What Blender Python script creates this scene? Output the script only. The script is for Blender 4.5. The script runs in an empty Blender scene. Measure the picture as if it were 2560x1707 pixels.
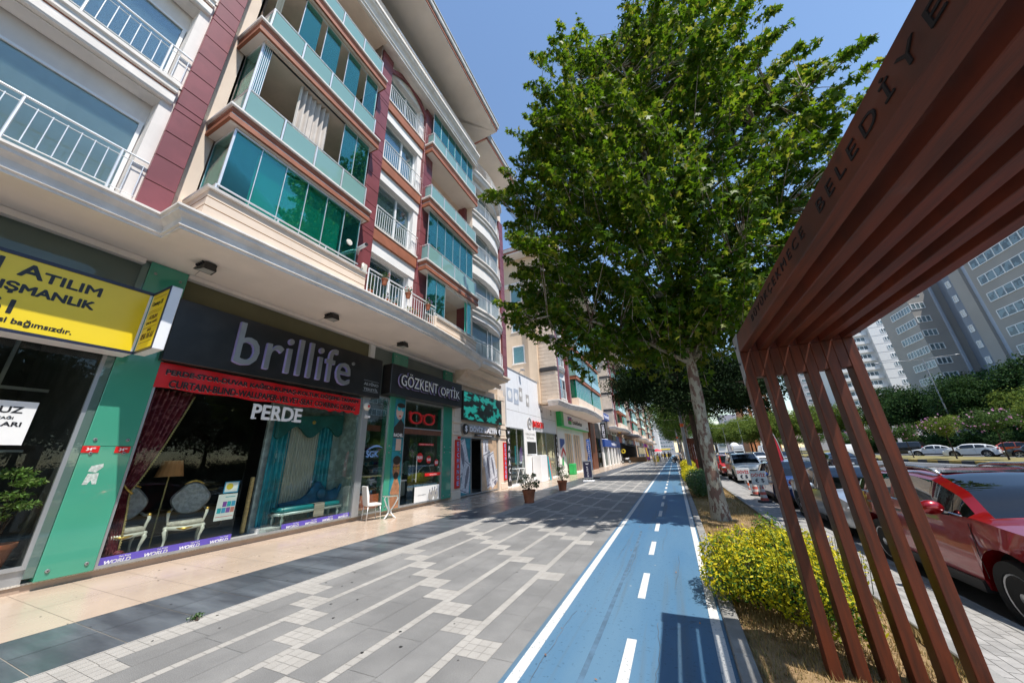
import bpy, bmesh, math, random
import numpy as np
from mathutils import Vector, Matrix
random.seed(7); rng = np.random.default_rng(7)
PI = math.pi; R = math.radians
C = bpy.context.scene.collection
SC = bpy.context.scene
# ---------------- camera
cam_d = bpy.data.cameras.new('camera'); cam = bpy.data.objects.new('camera', cam_d); C.objects.link(cam); SC.camera = cam
F = 827.0
yv = Vector((406, 275.5, F)).normalized(); zv = Vector((-99, -2334.5, F)); zv = (zv - yv * yv.dot(zv)).normalized(); xv = yv.cross(zv)
cam.matrix_world = Matrix(((xv[0], -xv[1], -xv[2], 0), (yv[0], -yv[1], -yv[2], 0), (zv[0], -zv[1], -zv[2], 1.68), (0, 0, 0, 1)))
cam_d.sensor_width = 36; cam_d.lens = 36 * F / 2560; cam_d.clip_start = 0.05; cam_d.clip_end = 3000
# ---------------- sky, sun, exposure
SUNV = Vector((0.44, -0.21, 1.0)).normalized()
W = bpy.data.worlds.new('World'); SC.world = W; W.use_nodes = True
wn = W.node_tree.nodes; wl = W.node_tree.links
sky = wn.new('ShaderNodeTexSky'); sky.sky_type = 'NISHITA'; sky.sun_disc = False
sky.sun_elevation = math.asin(SUNV.z); sky.sun_rotation = math.atan2(SUNV.x, SUNV.y)
sky.air_density = 1.35; sky.dust_density = 0.1; sky.ozone_density = 3.0
wl.new(sky.outputs[0], wn['Background'].inputs[0]); wn['Background'].inputs[1].default_value = 0.125
sd = bpy.data.lights.new('sun', 'SUN'); sun = bpy.data.objects.new('sun', sd); C.objects.link(sun)
sd.energy = 4.3; sd.angle = R(0.55); sd.color = (1.0, 0.95, 0.87)
sun.rotation_euler = SUNV.to_track_quat('Z', 'Y').to_euler(); sun.location = (20, -10, 60)
SC.view_settings.view_transform = 'Standard'; SC.view_settings.look = 'None'
SC.view_settings.exposure = 0.64; SC.view_settings.gamma = 1; SC.view_settings.use_curve_mapping = False
SC.render.engine = 'CYCLES'
SC.cycles.max_bounces = 6; SC.cycles.transparent_max_bounces = 14; SC.cycles.use_denoising = True
SC.cycles.caustics_reflective = False; SC.cycles.caustics_refractive = False; SC.cycles.sample_clamp_indirect = 4
# ---------------- materials
MATS = {}
def nt(name):
    m = bpy.data.materials.new(name); m.use_nodes = True; n = m.node_tree.nodes; MATS[name] = m
    return m, n, m.node_tree.links, n['Principled BSDF']
def noise(n, l, scale, detail=4, coord='Object', stretch=None, rough=.55):
    t = n.new('ShaderNodeTexCoord'); x = n.new('ShaderNodeTexNoise'); x.inputs['Scale'].default_value = scale; x.inputs['Detail'].default_value = detail
    x.inputs['Roughness'].default_value = rough
    if stretch:
        mp = n.new('ShaderNodeMapping'); mp.inputs['Scale'].default_value = stretch; l.new(t.outputs[coord], mp.inputs[0]); l.new(mp.outputs[0], x.inputs[0])
    else: l.new(t.outputs[coord], x.inputs[0])
    return x
def mix(n, l, f, a, b, typ='MIX'):
    m = n.new('ShaderNodeMix'); m.data_type = 'RGBA'; m.blend_type = typ
    for i, v in ((0, f), (6, a), (7, b)):
        if hasattr(v, 'is_linked'): l.new(v, m.inputs[i])
        elif i == 0: m.inputs[0].default_value = v
        else: m.inputs[i].default_value = (*v[:3], 1)
    return m.outputs[2]
def ramp(n, l, src, p0, p1):
    r = n.new('ShaderNodeMapRange'); r.inputs[1].default_value = p0; r.inputs[2].default_value = p1; l.new(src, r.inputs[0]); return r.outputs[0]
def M(name, c, r=.6, m=0, var=.12, scale=2.5, c2=None, t=(.42, .62), bump=0, bs=80, coat=0, spec=.5, stretch=None, isl=0, rv=0, streak=0, fine=0, fs=150):
    mt, n, l, p = nt(name)
    a = tuple(max(0, x * (1 - var)) for x in c[:3]); b = tuple(min(1, x * (1 + var)) for x in (c2 or c)[:3])
    if c2: a = c
    nz = noise(n, l, scale, stretch=stretch)
    col = mix(n, l, ramp(n, l, nz.outputs[0], *t), a, b)
    if fine:
        fn = noise(n, l, fs, 2); col = mix(n, l, ramp(n, l, fn.outputs[0], .35, .65), mix(n, l, 1.0, col, (1 - fine,) * 3, 'MULTIPLY'), mix(n, l, 1.0, col, (1 + fine,) * 3, 'MULTIPLY'))
    if isl:
        g = n.new('ShaderNodeNewGeometry'); hv = n.new('ShaderNodeHueSaturation'); l.new(col, hv.inputs['Color'])
        l.new(ramp(n, l, g.outputs['Random Per Island'], 0, 1), hv.inputs['Value'])
        q = n.new('ShaderNodeMapRange'); q.inputs[3].default_value = 1 - isl; q.inputs[4].default_value = 1 + isl; l.new(g.outputs['Random Per Island'], q.inputs[0]); l.new(q.outputs[0], hv.inputs['Value'])
        col = hv.outputs[0]
    if streak:
        sn = noise(n, l, 3.0, stretch=(1.4, 1.4, .12)); s2 = noise(n, l, .8)
        mm = n.new('ShaderNodeMath'); mm.operation = 'MULTIPLY'; l.new(ramp(n, l, sn.outputs[0], .48, .75), mm.inputs[0]); l.new(ramp(n, l, s2.outputs[0], .35, .7), mm.inputs[1])
        m2 = n.new('ShaderNodeMath'); m2.operation = 'MULTIPLY'; l.new(mm.outputs[0], m2.inputs[0]); m2.inputs[1].default_value = streak
        col = mix(n, l, m2.outputs[0], col, tuple(x * .55 for x in c[:3]))
    l.new(col, p.inputs['Base Color']); p.inputs['Roughness'].default_value = r; p.inputs['Metallic'].default_value = m
    p.inputs['Specular IOR Level'].default_value = spec; p.inputs['Coat Weight'].default_value = coat
    if rv:
        q = n.new('ShaderNodeMapRange'); q.inputs[1].default_value = .35; q.inputs[2].default_value = .65; q.inputs[3].default_value = max(.02, r - rv); q.inputs[4].default_value = r + rv
        n3 = noise(n, l, scale * 1.7); l.new(n3.outputs[0], q.inputs[0]); l.new(q.outputs[0], p.inputs['Roughness'])
    if bump:
        bn = noise(n, l, bs, 6); bp = n.new('ShaderNodeBump'); bp.inputs['Strength'].default_value = bump; bp.inputs['Distance'].default_value = .01
        l.new(bn.outputs[0], bp.inputs['Height']); l.new(bp.outputs[0], p.inputs['Normal'])
    return mt
def glass(name, tint, refl=1.0, rough=0.0, body=None, bodyf=0.0, ior=1.5):
    """thin pane: tinted see-through + fresnel reflection (+ optional diffuse body for frosted glass)"""
    mt, n, l, p = nt(name); out = n['Material Output']; n.remove(p)
    tr = n.new('ShaderNodeBsdfTransparent'); tr.inputs[0].default_value = (*tint, 1)
    gl = n.new('ShaderNodeBsdfGlossy'); gl.inputs['Roughness'].default_value = rough; gl.inputs[0].default_value = (.95, .98, 1, 1)
    fr = n.new('ShaderNodeFresnel'); fr.inputs[0].default_value = ior
    fm = n.new('ShaderNodeMath'); fm.operation = 'MULTIPLY'; fm.use_clamp = True; l.new(fr.outputs[0], fm.inputs[0]); fm.inputs[1].default_value = refl
    base = tr.outputs[0]
    if body:
        d = n.new('ShaderNodeBsdfDiffuse'); d.inputs[0].default_value = (*body, 1); tl = n.new('ShaderNodeBsdfTranslucent'); tl.inputs[0].default_value = (*body, 1)
        ms = n.new('ShaderNodeMixShader'); ms.inputs[0].default_value = .35; l.new(d.outputs[0], ms.inputs[1]); l.new(tl.outputs[0], ms.inputs[2])
        m2 = n.new('ShaderNodeMixShader'); m2.inputs[0].default_value = bodyf; l.new(tr.outputs[0], m2.inputs[1]); l.new(ms.outputs[0], m2.inputs[2]); base = m2.outputs[0]
    mx = n.new('ShaderNodeMixShader'); l.new(fm.outputs[0], mx.inputs[0]); l.new(base, mx.inputs[1]); l.new(gl.outputs[0], mx.inputs[2])
    l.new(mx.outputs[0], out.inputs[0]); return mt
def leafmat(name, c, c2, c3=None, trans=.35, rough=.38, spec=.5, yel=.93):
    mt, n, l, p = nt(name); out = n['Material Output']
    g = n.new('ShaderNodeNewGeometry'); cr = n.new('ShaderNodeValToRGB'); e = cr.color_ramp.elements
    e[0].position = 0; e[0].color = (*c, 1); e[1].position = .72; e[1].color = (*c2, 1)
    q = e.new(yel); q.color = (*(c3 or c2), 1)
    l.new(g.outputs['Random Per Island'], cr.inputs[0])
    nz = noise(n, l, .55); col = mix(n, l, ramp(n, l, nz.outputs[0], .4, .62), cr.outputs[0], c)
    m_ = mix(n, l, .45, cr.outputs[0], col)
    l.new(m_, p.inputs['Base Color']); p.inputs['Roughness'].default_value = rough; p.inputs['Specular IOR Level'].default_value = spec
    t = n.new('ShaderNodeBsdfTranslucent'); hv = n.new('ShaderNodeHueSaturation'); hv.inputs['Value'].default_value = 1.45; hv.inputs['Hue'].default_value = .485; l.new(m_, hv.inputs['Color']); l.new(hv.outputs[0], t.inputs[0])
    mx = n.new('ShaderNodeMixShader'); mx.inputs[0].default_value = trans; l.new(p.outputs[0], mx.inputs[1]); l.new(t.outputs[0], mx.inputs[2]); l.new(mx.outputs[0], out.inputs[0])
    return mt
def emis(name, c, s, c2=None, scale=5):
    mt, n, l, p = nt(name); p.inputs['Base Color'].default_value = (.01, .01, .01, 1); p.inputs['Roughness'].default_value = .3
    if c2:
        nz = noise(n, l, scale, 6, stretch=(1, 1, 2.2)); col = mix(n, l, ramp(n, l, nz.outputs[0], .5, .53), c2, c); l.new(col, p.inputs['Emission Color'])
    else: p.inputs['Emission Color'].default_value = (*c, 1)
    p.inputs['Emission Strength'].default_value = s; return mt
# ---------------- mesh builder
def rootof(o):
    while o.parent: o = o.parent
    return o
class MB:
    def __init__(s): s.v = []; s.f = []; s.mi = []
    def add(s, vs, fs, m=0):
        o = len(s.v); s.v += [tuple(v) for v in vs]; s.f += [tuple(i + o for i in f) for f in fs]; s.mi += [m] * len(fs); return s
    def box(s, x0, x1, y0, y1, z0, z1, m=0):
        x0, x1 = min(x0, x1), max(x0, x1); y0, y1 = min(y0, y1), max(y0, y1); z0, z1 = min(z0, z1), max(z0, z1)
        return s.add([(x0, y0, z0), (x1, y0, z0), (x1, y1, z0), (x0, y1, z0), (x0, y0, z1), (x1, y0, z1), (x1, y1, z1), (x0, y1, z1)],
                     [(0, 3, 2, 1), (4, 5, 6, 7), (0, 1, 5, 4), (1, 2, 6, 5), (2, 3, 7, 6), (3, 0, 4, 7)], m)
    def bbox(s, x0, x1, y0, y1, z0, z1, b=.01, m=0):
        """box with chamfered edges"""
        x0, x1 = min(x0, x1), max(x0, x1); y0, y1 = min(y0, y1), max(y0, y1); z0, z1 = min(z0, z1), max(z0, z1)
        bm = bmesh.new(); bmesh.ops.create_cube(bm, size=1)
        for v in bm.verts: v.co = Vector(((x0 + x1) / 2 + v.co.x * (x1 - x0), (y0 + y1) / 2 + v.co.y * (y1 - y0), (z0 + z1) / 2 + v.co.z * (z1 - z0)))
        bmesh.ops.bevel(bm, geom=bm.edges[:], offset=b, segments=1, affect='EDGES')
        s.bm(bm, m); return s
    def bm(s, bm, m=0, mat=None):
        bm.verts.index_update()
        s.add([(mat @ v.co) if mat else v.co for v in bm.verts], [[v.index for v in f.verts] for f in bm.faces], m); bm.free(); return s
    def quad(s, a, b, c, d, m=0): return s.add([a, b, c, d], [(0, 1, 2, 3)], m)
    def tube(s, pts, r, n=8, m=0, cap=True):
        P = [Vector(p) for p in pts]; rr = r if isinstance(r, (list, tuple)) else [r] * len(P); rings = []; vs = []; fs = []
        up = Vector((0, 0, 1)); d0 = (P[1] - P[0]).normalized(); u = d0.cross(up if abs(d0.z) < .9 else Vector((1, 0, 0))).normalized()
        for i, p in enumerate(P):
            d = (P[min(i + 1, len(P) - 1)] - P[max(i - 1, 0)]).normalized(); u = (u - d * u.dot(d)).normalized(); w = d.cross(u)
            vs += [p + (u * math.cos(2 * PI * k / n) + w * math.sin(2 * PI * k / n)) * rr[i] for k in range(n)]
        for i in range(len(P) - 1):
            for k in range(n): fs.append((i * n + k, i * n + (k + 1) % n, (i + 1) * n + (k + 1) % n, (i + 1) * n + k))
        if cap: fs.append(tuple(range(n))[::-1]); fs.append(tuple((len(P) - 1) * n + k for k in range(n)))
        return s.add(vs, fs, m)
    def lathe(s, prof, c=(0, 0, 0), n=20, m=0, axis='Z'):
        vs = []; fs = []; c = Vector(c)
        for r, z in prof:
            for k in range(n):
                a = 2 * PI * k / n; x, y = r * math.cos(a), r * math.sin(a)
                vs.append(c + (Vector((x, y, z)) if axis == 'Z' else Vector((z, x, y)) if axis == 'X' else Vector((x, z, y))))
        for i in range(len(prof) - 1):
            for k in range(n): fs.append((i * n + k, i * n + (k + 1) % n, (i + 1) * n + (k + 1) % n, (i + 1) * n + k))
        return s.add(vs, fs, m)
    def prism(s, pts, lo, hi, axis='Z', m=0):
        """2-D polygon extruded along an axis; pts are the other two coordinates in x,y,z order"""
        def P(a, b, h): return (a, b, h) if axis == 'Z' else (h, a, b) if axis == 'X' else (a, h, b)
        n = len(pts); return s.add([P(a, b, lo) for a, b in pts] + [P(a, b, hi) for a, b in pts],
            [tuple(range(n))[::-1], tuple(range(n, 2 * n))] + [(i, (i + 1) % n, n + (i + 1) % n, n + i) for i in range(n)], m)
    def ball(s, c, r, m=0, seg=14, rings=8, sc=(1, 1, 1)):
        pr = [(math.sin(PI * i / rings) * r + 1e-5, -math.cos(PI * i / rings) * r) for i in range(rings + 1)]; k = len(s.v); s.lathe(pr, (0, 0, 0), seg, m)
        for i in range(k, len(s.v)): x, y, z = s.v[i]; s.v[i] = (c[0] + x * sc[0], c[1] + y * sc[1], c[2] + z * sc[2])
        return s
    def loft(s, path, prof, m=0, cap=True):
        """profile (offset outward, z) swept along a horizontal polyline path of (x,y); outward = right-hand side of travel"""
        P = [Vector((p[0], p[1])) for p in path]; k = len(prof); vs = []; fs = []
        for i, p in enumerate(P):
            d1 = (P[i] - P[i - 1]).normalized() if i else (P[1] - P[0]).normalized(); d2 = (P[i + 1] - P[i]).normalized() if i < len(P) - 1 else d1
            n1 = Vector((d1.y, -d1.x)); n2 = Vector((d2.y, -d2.x)); nn = (n1 + n2).normalized(); sc = 1 / max(.35, nn.dot(n1))
            vs += [(p.x + nn.x * o * sc, p.y + nn.y * o * sc, z) for o, z in prof]
        for i in range(len(P) - 1):
            for j in range(k): fs.append((i * k + j, i * k + (j + 1) % k, (i + 1) * k + (j + 1) % k, (i + 1) * k + j))
        if cap: fs.append(tuple(range(k))); fs.append(tuple((len(P) - 1) * k + j for j in range(k))[::-1])
        return s.add(vs, fs, m)
    def xf(s, mat, start=0):
        for i in range(start, len(s.v)): s.v[i] = tuple(mat @ Vector(s.v[i]))
        return s
    def build(s, name, mats, parent=None, smooth=False, abs_=False, **tg):
        me = bpy.data.meshes.new(name); off = Vector((0, 0, 0))
        if parent and abs_: off = rootof(parent).location
        me.from_pydata([(v[0] - off[0], v[1] - off[1], v[2] - off[2]) for v in s.v], [], s.f)
        for mm in (mats if isinstance(mats, (list, tuple)) else [mats]): me.materials.append(MATS[mm] if isinstance(mm, str) else mm)
        if len(me.polygons): me.polygons.foreach_set('material_index', s.mi)
        bm = bmesh.new(); bm.from_mesh(me); bmesh.ops.recalc_face_normals(bm, faces=bm.faces[:]); bm.to_mesh(me); bm.free()
        if smooth:
            me.shade_smooth()
            if smooth is not True: me.set_sharp_from_angle(angle=R(smooth))
        o = bpy.data.objects.new(name, me); C.objects.link(o)
        if parent: o.parent = parent
        if tg: tag(o, **tg)
        return o
def tag(o, label=None, cat=None, group=None, kind=None):
    for k, v in (('label', label), ('category', cat), ('group', group), ('kind', kind)):
        if v: o[k] = v
    return o
def thing(name, label, cat, loc=(0, 0, 0), rz=0, group=None):
    o = bpy.data.objects.new(name, None); C.objects.link(o); o.location = loc; o.rotation_euler = (0, 0, rz); o.empty_display_size = .3
    return tag(o, label, cat, group)
def dup(root, loc, rz=None, label=None, group=None, sc=None, mats=None):
    def cp(o, par):
        c = o.copy(); C.objects.link(c); c.parent = par
        if mats and o.type == 'MESH':
            for i, sl in enumerate(o.data.materials):
                if sl and sl.name in mats:
                    c.material_slots[i].link = 'OBJECT'; c.material_slots[i].material = MATS[mats[sl.name]]
        for ch in o.children: cp(ch, c)
        return c
    r = cp(root, None); r.location = loc
    if rz is not None: r.rotation_euler = (0, 0, rz)
    if sc: r.scale = (sc, sc, sc) if not isinstance(sc, tuple) else sc
    if label: r['label'] = label
    if group: r['group'] = group
    return r
# text: returns MB of extruded letters standing in the plane X = const (reading along +Y), scaled into a y/z box
_dg = None
def text(s, y0, y1, z0, z1, x, depth=.02, off=0.0, shear=0, flip=False, axis='X', fitw=True, spacing=1.0):
    cu = bpy.data.curves.new('t', 'FONT'); cu.body = s; cu.extrude = .5; cu.resolution_u = 3; cu.shear = shear; cu.space_character = spacing; cu.align_x = 'LEFT'
    ob = bpy.data.objects.new('t', cu); C.objects.link(ob); bpy.context.view_layer.update()
    me = bpy.data.meshes.new_from_object(ob.evaluated_get(bpy.context.evaluated_depsgraph_get()))
    vs = np.array([v.co[:] for v in me.vertices]) if len(me.vertices) else np.zeros((0, 3)); fs = [tuple(p.vertices) for p in me.polygons]
    bpy.data.objects.remove(ob); bpy.data.curves.remove(cu); bpy.data.meshes.remove(me)
    mb = MB()
    if len(vs) == 0: return mb
    mn = vs.min(0); mx = vs.max(0); w = mx - mn
    u = (vs[:, 0] - mn[0]) / w[0]; v = (vs[:, 1] - mn[1]) / w[1]; d = (vs[:, 2] - mn[2]) / w[2]
    a = y0 + u * (y1 - y0); b = z0 + v * (z1 - z0); h = x + d * depth
    if axis == 'X': co = np.stack([h, a, b], 1)          # faces +X, reads along +Y
    elif axis == '-Y': co = np.stack([a, x - d * depth, b], 1)  # faces -Y, reads along +X
    o = off * abs(z1 - z0) * 1.3; sg = 1 if axis == 'X' else -1; k = 1 if axis == 'X' else 0
    for i, (du, dv) in enumerate([(0, 0)] if off <= 0 else [(-o, 0), (o, 0), (0, o), (0, -o), (-o * .7, -o * .7), (o * .7, o * .7), (-o * .7, o * .7), (o * .7, -o * .7)]):
        c2 = co.copy(); c2[:, 1 if k else 0] += du; c2[:, 2] += dv; c2[:, 0 if k else 1] += sg * i * .00012; mb.add(c2.tolist(), fs)
    return mb
def join(*mbs):
    o = MB()
    for i, (m, k) in enumerate(mbs): o.add(m.v, m.f, k)
    return o
# ---------------- palette
M('beige_tile', (.50, .395, .31), r=.26, var=.05, scale=.7, bump=.02, bs=20, isl=.05, rv=.06)
M('slate_tile', (.066, .074, .088), r=.36, var=.18, scale=1.2, isl=.12, rv=.07, stretch=(.4, 2, 1), c2=(.105, .118, .135))
M('grout', (.30, .275, .24), r=.9)
M('grey_slab', (.166, .165, .164), r=.75, var=.08, scale=1.1, isl=.06, fine=.28, bump=.15, bs=120, c2=(.200, .198, .195), streak=0)
M('pale_cobble', (.345, .33, .31), r=.8, var=.07, scale=1.5, isl=.05, fine=.2, bump=.3, bs=90)
def lanemat():
    mt, n, l, p = nt('blue_lane')
    a = noise(n, l, .45, 6, stretch=(2.2, .35, 1)); b = noise(n, l, 22, 4); c = noise(n, l, 1.1, 5, stretch=(3.5, .12, 1))
    col = mix(n, l, ramp(n, l, a.outputs[0], .38, .66), (.055, .145, .255), (.092, .185, .28))
    col = mix(n, l, ramp(n, l, c.outputs[0], .56, .70), col, (.085, .13, .17))
    col = mix(n, l, ramp(n, l, b.outputs[0], .60, .72), col, (.035, .09, .155))
    v = n.new('ShaderNodeTexVoronoi'); v.inputs['Scale'].default_value = 2.3; t = n.new('ShaderNodeTexCoord'); l.new(t.outputs['Object'], v.inputs[0])
    col = mix(n, l, ramp(n, l, v.outputs['Distance'], .035, .028), col, (.33, .35, .36))
    l.new(col, p.inputs['Base Color']); p.inputs['Roughness'].default_value = .62
    bp = n.new('ShaderNodeBump'); bp.inputs['Strength'].default_value = .35; bp.inputs['Distance'].default_value = .004; q = noise(n, l, 260, 3); l.new(q.outputs[0], bp.inputs['Height']); l.new(bp.outputs[0], p.inputs['Normal'])
lanemat()
M('road_paint', (.56, .56, .545), r=.75, var=.06, scale=38, c2=(.24, .27, .30), t=(.57, .68), bump=.2)
M('kerb_stone', (.24, .235, .225), r=.85, var=.15, scale=4, bump=.3)
M('asphalt', (.085, .09, .10), r=.75, var=.2, scale=1.3, bump=.3, bs=150)
M('side_paver', (.30, .29, .28), r=.85, var=.12, scale=4, bump=.3, isl=.1)
M('dry_soil', (.30, .20, .10), r=.95, var=.25, scale=6, c2=(.17, .11, .055), bump=.8, bs=40)
M('verge_grass', (.14, .13, .05), r=.95, var=.3, scale=1.5, c2=(.2, .16, .06))
leafmat('dry_grass', (.40, .29, .12), (.27, .19, .07), (.12, .14, .04), trans=.25, rough=.8)
M('far_ground', (.2, .19, .17), r=.95)
M('beige_wall', (.78, .65, .54), r=.85, var=.05, scale=1.2, bump=.06, bs=60, streak=.35)
M('cream_panel', (.77, .63, .51), r=.8, var=.04, scale=1, streak=.25)
M('groove', (.30, .16, .07), r=.9)
M('pale_wall', (.78, .73, .69), r=.85, var=.05, scale=1.5, bump=.06, streak=.4)
M('white_wall', (.82, .80, .78), r=.8, var=.03, scale=1.5, streak=.15)
M('soffit', (.84, .765, .70), r=.85, var=.04, scale=.8, streak=0)
M('cornice', (.81, .76, .71), r=.85, var=.07, scale=2, bump=.08, streak=.45)
M('grey_trim', (.42, .40, .39), r=.85, var=.1, scale=3, streak=.5)
M('burgundy', (.21, .052, .058), r=.42, var=.1, scale=1.5, isl=.07, bump=.05, bs=30, coat=.15, streak=.12)
M('burgundy_gap', (.05, .012, .014), r=.8)
M('brown_band', (.33, .115, .06), r=.6, var=.08, scale=3, streak=.3)
M('steel', (.78, .79, .80), r=.38, m=.55, var=.05)
M('white_frame', (.80, .81, .82), r=.35, var=.02)
M('dark_frame', (.03, .03, .035), r=.4)
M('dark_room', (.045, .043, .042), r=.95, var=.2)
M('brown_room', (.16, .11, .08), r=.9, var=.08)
M('roof_fascia', (.50, .49, .47), r=.7, var=.12, scale=4, streak=.4)
M('roof_tile', (.24, .07, .04), r=.7, isl=.1)
glass('win_glass', (.90, .98, .99), refl=.85, body=(.3, .55, .6), bodyf=.10)
glass('teal_glass', (.45, .90, .84), refl=.65, body=(.015, .16, .16), bodyf=.12)
glass('frost_glass', (.45, .80, .78), refl=1.3, body=(.36, .64, .61), bodyf=.86)
glass('shop_glass', (.93, .97, .95), refl=.45)
glass('dark_shop_glass', (.45, .52, .50), refl=.5)
glass('edge_glass', (.55, .75, .70), refl=2.0, body=(.4, .6, .55), bodyf=.35)
M('blind', (.56, .80, .80), r=.8, var=.04, scale=1)
M('blind_green', (.14, .80, .56), r=.7, var=.06, scale=1)
M('curtain_pale', (.55, .50, .46), r=.9, var=.06)
M('curtain_blue', (.30, .46, .58), r=.9, var=.1)
def greenglass():
    m = M('green_panel', (.055, .30, .205), r=.12, var=.04, scale=.5, coat=.6)
greenglass()
M('alu', (.42, .44, .46), r=.38, m=.6, var=.06, scale=6, stretch=(1, 1, .1))
M('stone_plinth', (.50, .47, .42), r=.7, var=.2, scale=40, bump=.1)
M('plinth_face', (.40, .30, .235), r=.5, var=.06)
M('yellow_sign', (.80, .60, .02), r=.3, var=.02, scale=1)
M('black_text', (.012, .012, .014), r=.4)
M('navy', (.015, .02, .05), r=.4)
M('white_paint', (.80, .80, .80), r=.4, var=.02)
M('white_box', (.82, .83, .86), r=.35, var=.02)
M('black_panel', (.018, .017, .017), r=.33, var=.25, scale=2, streak=0)
M('chrome', (.38, .38, .39), r=.36, m=.7, var=.08, scale=2)
M('letter_side', (.42, .38, .72), r=.4)
M('red_banner', (.62, .008, .012), r=.4, var=.04)
M('red_plate', (.65, .015, .015), r=.4)
M('olive_wall', (.15, .135, .07), r=.9, var=.08, scale=1)
M('greygreen_wall', (.17, .19, .17), r=.7, var=.05, scale=1)
M('black_metal', (.02, .02, .02), r=.4, var=.2)
M('lamp_glass', (.5, .5, .48), r=.15)
M('purple_strip', (.11, .08, .42), r=.3, var=.1)
M('maroon_cloth', (.16, .012, .025), r=.55, var=.3, scale=9, c2=(.32, .11, .11), t=(.5, .66), stretch=(1, 1, 1.4))
M('gold', (.62, .38, .09), r=.35, m=.7, var=.2, scale=20)
M('gold_trim', (.40, .30, .12), r=.6, var=.2, scale=20)
M('cream_lacquer', (.72, .68, .60), r=.3, var=.04)
M('silver_fabric', (.36, .34, .34), r=.35, var=.22, scale=14, coat=.3)
M('seat_fabric', (.55, .49, .42), r=.5, var=.2, scale=14)
M('lamp_shade', (.50, .22, .08), r=.8, var=.08)
M('teal_cloth', (.01, .21, .26), r=.45, var=.25, scale=4)
M('teal_velvet', (.008, .10, .095), r=.6, var=.2, scale=3)
M('sofa_blue', (.012, .10, .19), r=.35, var=.25, scale=4)
M('sofa_seat', (.01, .21, .23), r=.35, var=.1)
M('sheer', (.36, .36, .31), r=.85, var=.1, scale=12, stretch=(3, 3, .3))
M('silver_wood', (.45, .53, .52), r=.35, m=.3, var=.1)
M('wallpaper', (.30, .38, .36), r=.8, var=.22, scale=5, t=(.45, .6))
M('shop_floor', (.45, .45, .44), r=.25, var=.06)
M('brown_chest', (.14, .075, .03), r=.4)
M('cloth_stripe', (.42, .36, .30), r=.8, var=.25, scale=10, stretch=(.1, .1, 5))
M('poster_white', (.78, .78, .78), r=.35, var=.02)
M('sky_blue', (.06, .35, .60), r=.4); M('cyan', (.02, .42, .50), r=.4); M('violet', (.25, .08, .38), r=.4); M('salmon', (.65, .22, .18), r=.4); M('yellow', (.8, .6, .05), r=.4)
M('orange_print', (.62, .17, .08), r=.4, var=.1)
M('skin_print', (.36, .17, .09), r=.45, var=.2, scale=6); M('skin_light', (.62, .42, .34), r=.45, var=.1)
M('hair_print', (.03, .018, .012), r=.5); M('teal_print', (.02, .22, .28), r=.4, var=.2)
M('bill', (.50, .50, .55), r=.5, var=.2, scale=9, c2=(.62, .62, .66)); M('bill_ink', (.17, .17, .22), r=.5, var=.3, scale=20); M('kraft', (.52, .36, .24), r=.6)
M('cream_stone', (.70, .58, .47), r=.7, var=.04, scale=1.5, streak=.2)
emis('led_screen', (.02, .42, .36), .38, (.004, .008, .008), 1.3)
M('neon_white', (.80, .80, .88), r=.3)
M('exch_blue', (.25, .45, .85), r=.35)
M('blue_board', (.02, .07, .32), r=.4, var=.05)
M('green_brand', (.02, .42, .10), r=.4)
M('brown_wood', (.14, .045, .02), r=.5, var=.15, scale=5)
M('terracotta', (.32, .10, .045), r=.8, var=.15, scale=5, bump=.1)
M('pot_soil', (.05, .03, .02), r=1)
leafmat('pot_leaf', (.035, .085, .018), (.065, .14, .03), (.10, .17, .05), trans=.25)
leafmat('ficus_leaf', (.10, .20, .035), (.27, .40, .10), (.48, .54, .24), trans=.3)
leafmat('plane_leaf', (.027, .080, .004), (.108, .205, .007), (.24, .26, .03), trans=.46, rough=.5, spec=.22, yel=.95)
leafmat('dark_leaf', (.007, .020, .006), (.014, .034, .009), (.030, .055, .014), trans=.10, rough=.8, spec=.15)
leafmat('street_leaf', (.030, .075, .010), (.065, .13, .018), (.12, .19, .03), trans=.38, rough=.6, spec=.2)
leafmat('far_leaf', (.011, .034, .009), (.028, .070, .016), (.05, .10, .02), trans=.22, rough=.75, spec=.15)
leafmat('olive_leaf', (.08, .13, .02), (.14, .20, .035), (.22, .27, .05), trans=.3, rough=.75, spec=.15)
leafmat('euonymus_leaf', (.25, .30, .012), (.60, .50, .012), (.76, .62, .02), trans=.3, rough=.55, spec=.25)
leafmat('euonymus_green', (.03, .09, .012), (.08, .18, .02), (.20, .26, .03), trans=.3, rough=.55, spec=.25)
leafmat('hibiscus_leaf', (.03, .07, .015), (.07, .13, .03), (.11, .18, .04), trans=.25, rough=.7, spec=.15)
leafmat('hibiscus_flower', (.55, .22, .42), (.62, .32, .50), (.68, .45, .58), trans=.3)
leafmat('dead_leaf', (.25, .11, .04), (.36, .19, .08), (.18, .09, .05), trans=.1, rough=.8)
def barkmat():
    mt, n, l, p = nt('plane_bark'); a = noise(n, l, 7, 3, stretch=(1, 1, .45)); b = noise(n, l, 4.2, 5, stretch=(1.3, 1.3, .6)); c = noise(n, l, 30, 5, stretch=(1, 1, .5))
    col = mix(n, l, ramp(n, l, a.outputs[0], .49, .53), (.34, .31, .24), (.17, .10, .075))
    col = mix(n, l, ramp(n, l, b.outputs[0], .57, .60), col, (.43, .42, .34))
    col = mix(n, l, ramp(n, l, c.outputs[0], .55, .75), col, (.10, .07, .055))
    l.new(col, p.inputs['Base Color']); p.inputs['Roughness'].default_value = .85
    bp = n.new('ShaderNodeBump'); bp.inputs['Strength'].default_value = .6; bp.inputs['Distance'].default_value = .012; l.new(a.outputs[0], bp.inputs['Height']); l.new(bp.outputs[0], p.inputs['Normal'])
barkmat()
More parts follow.
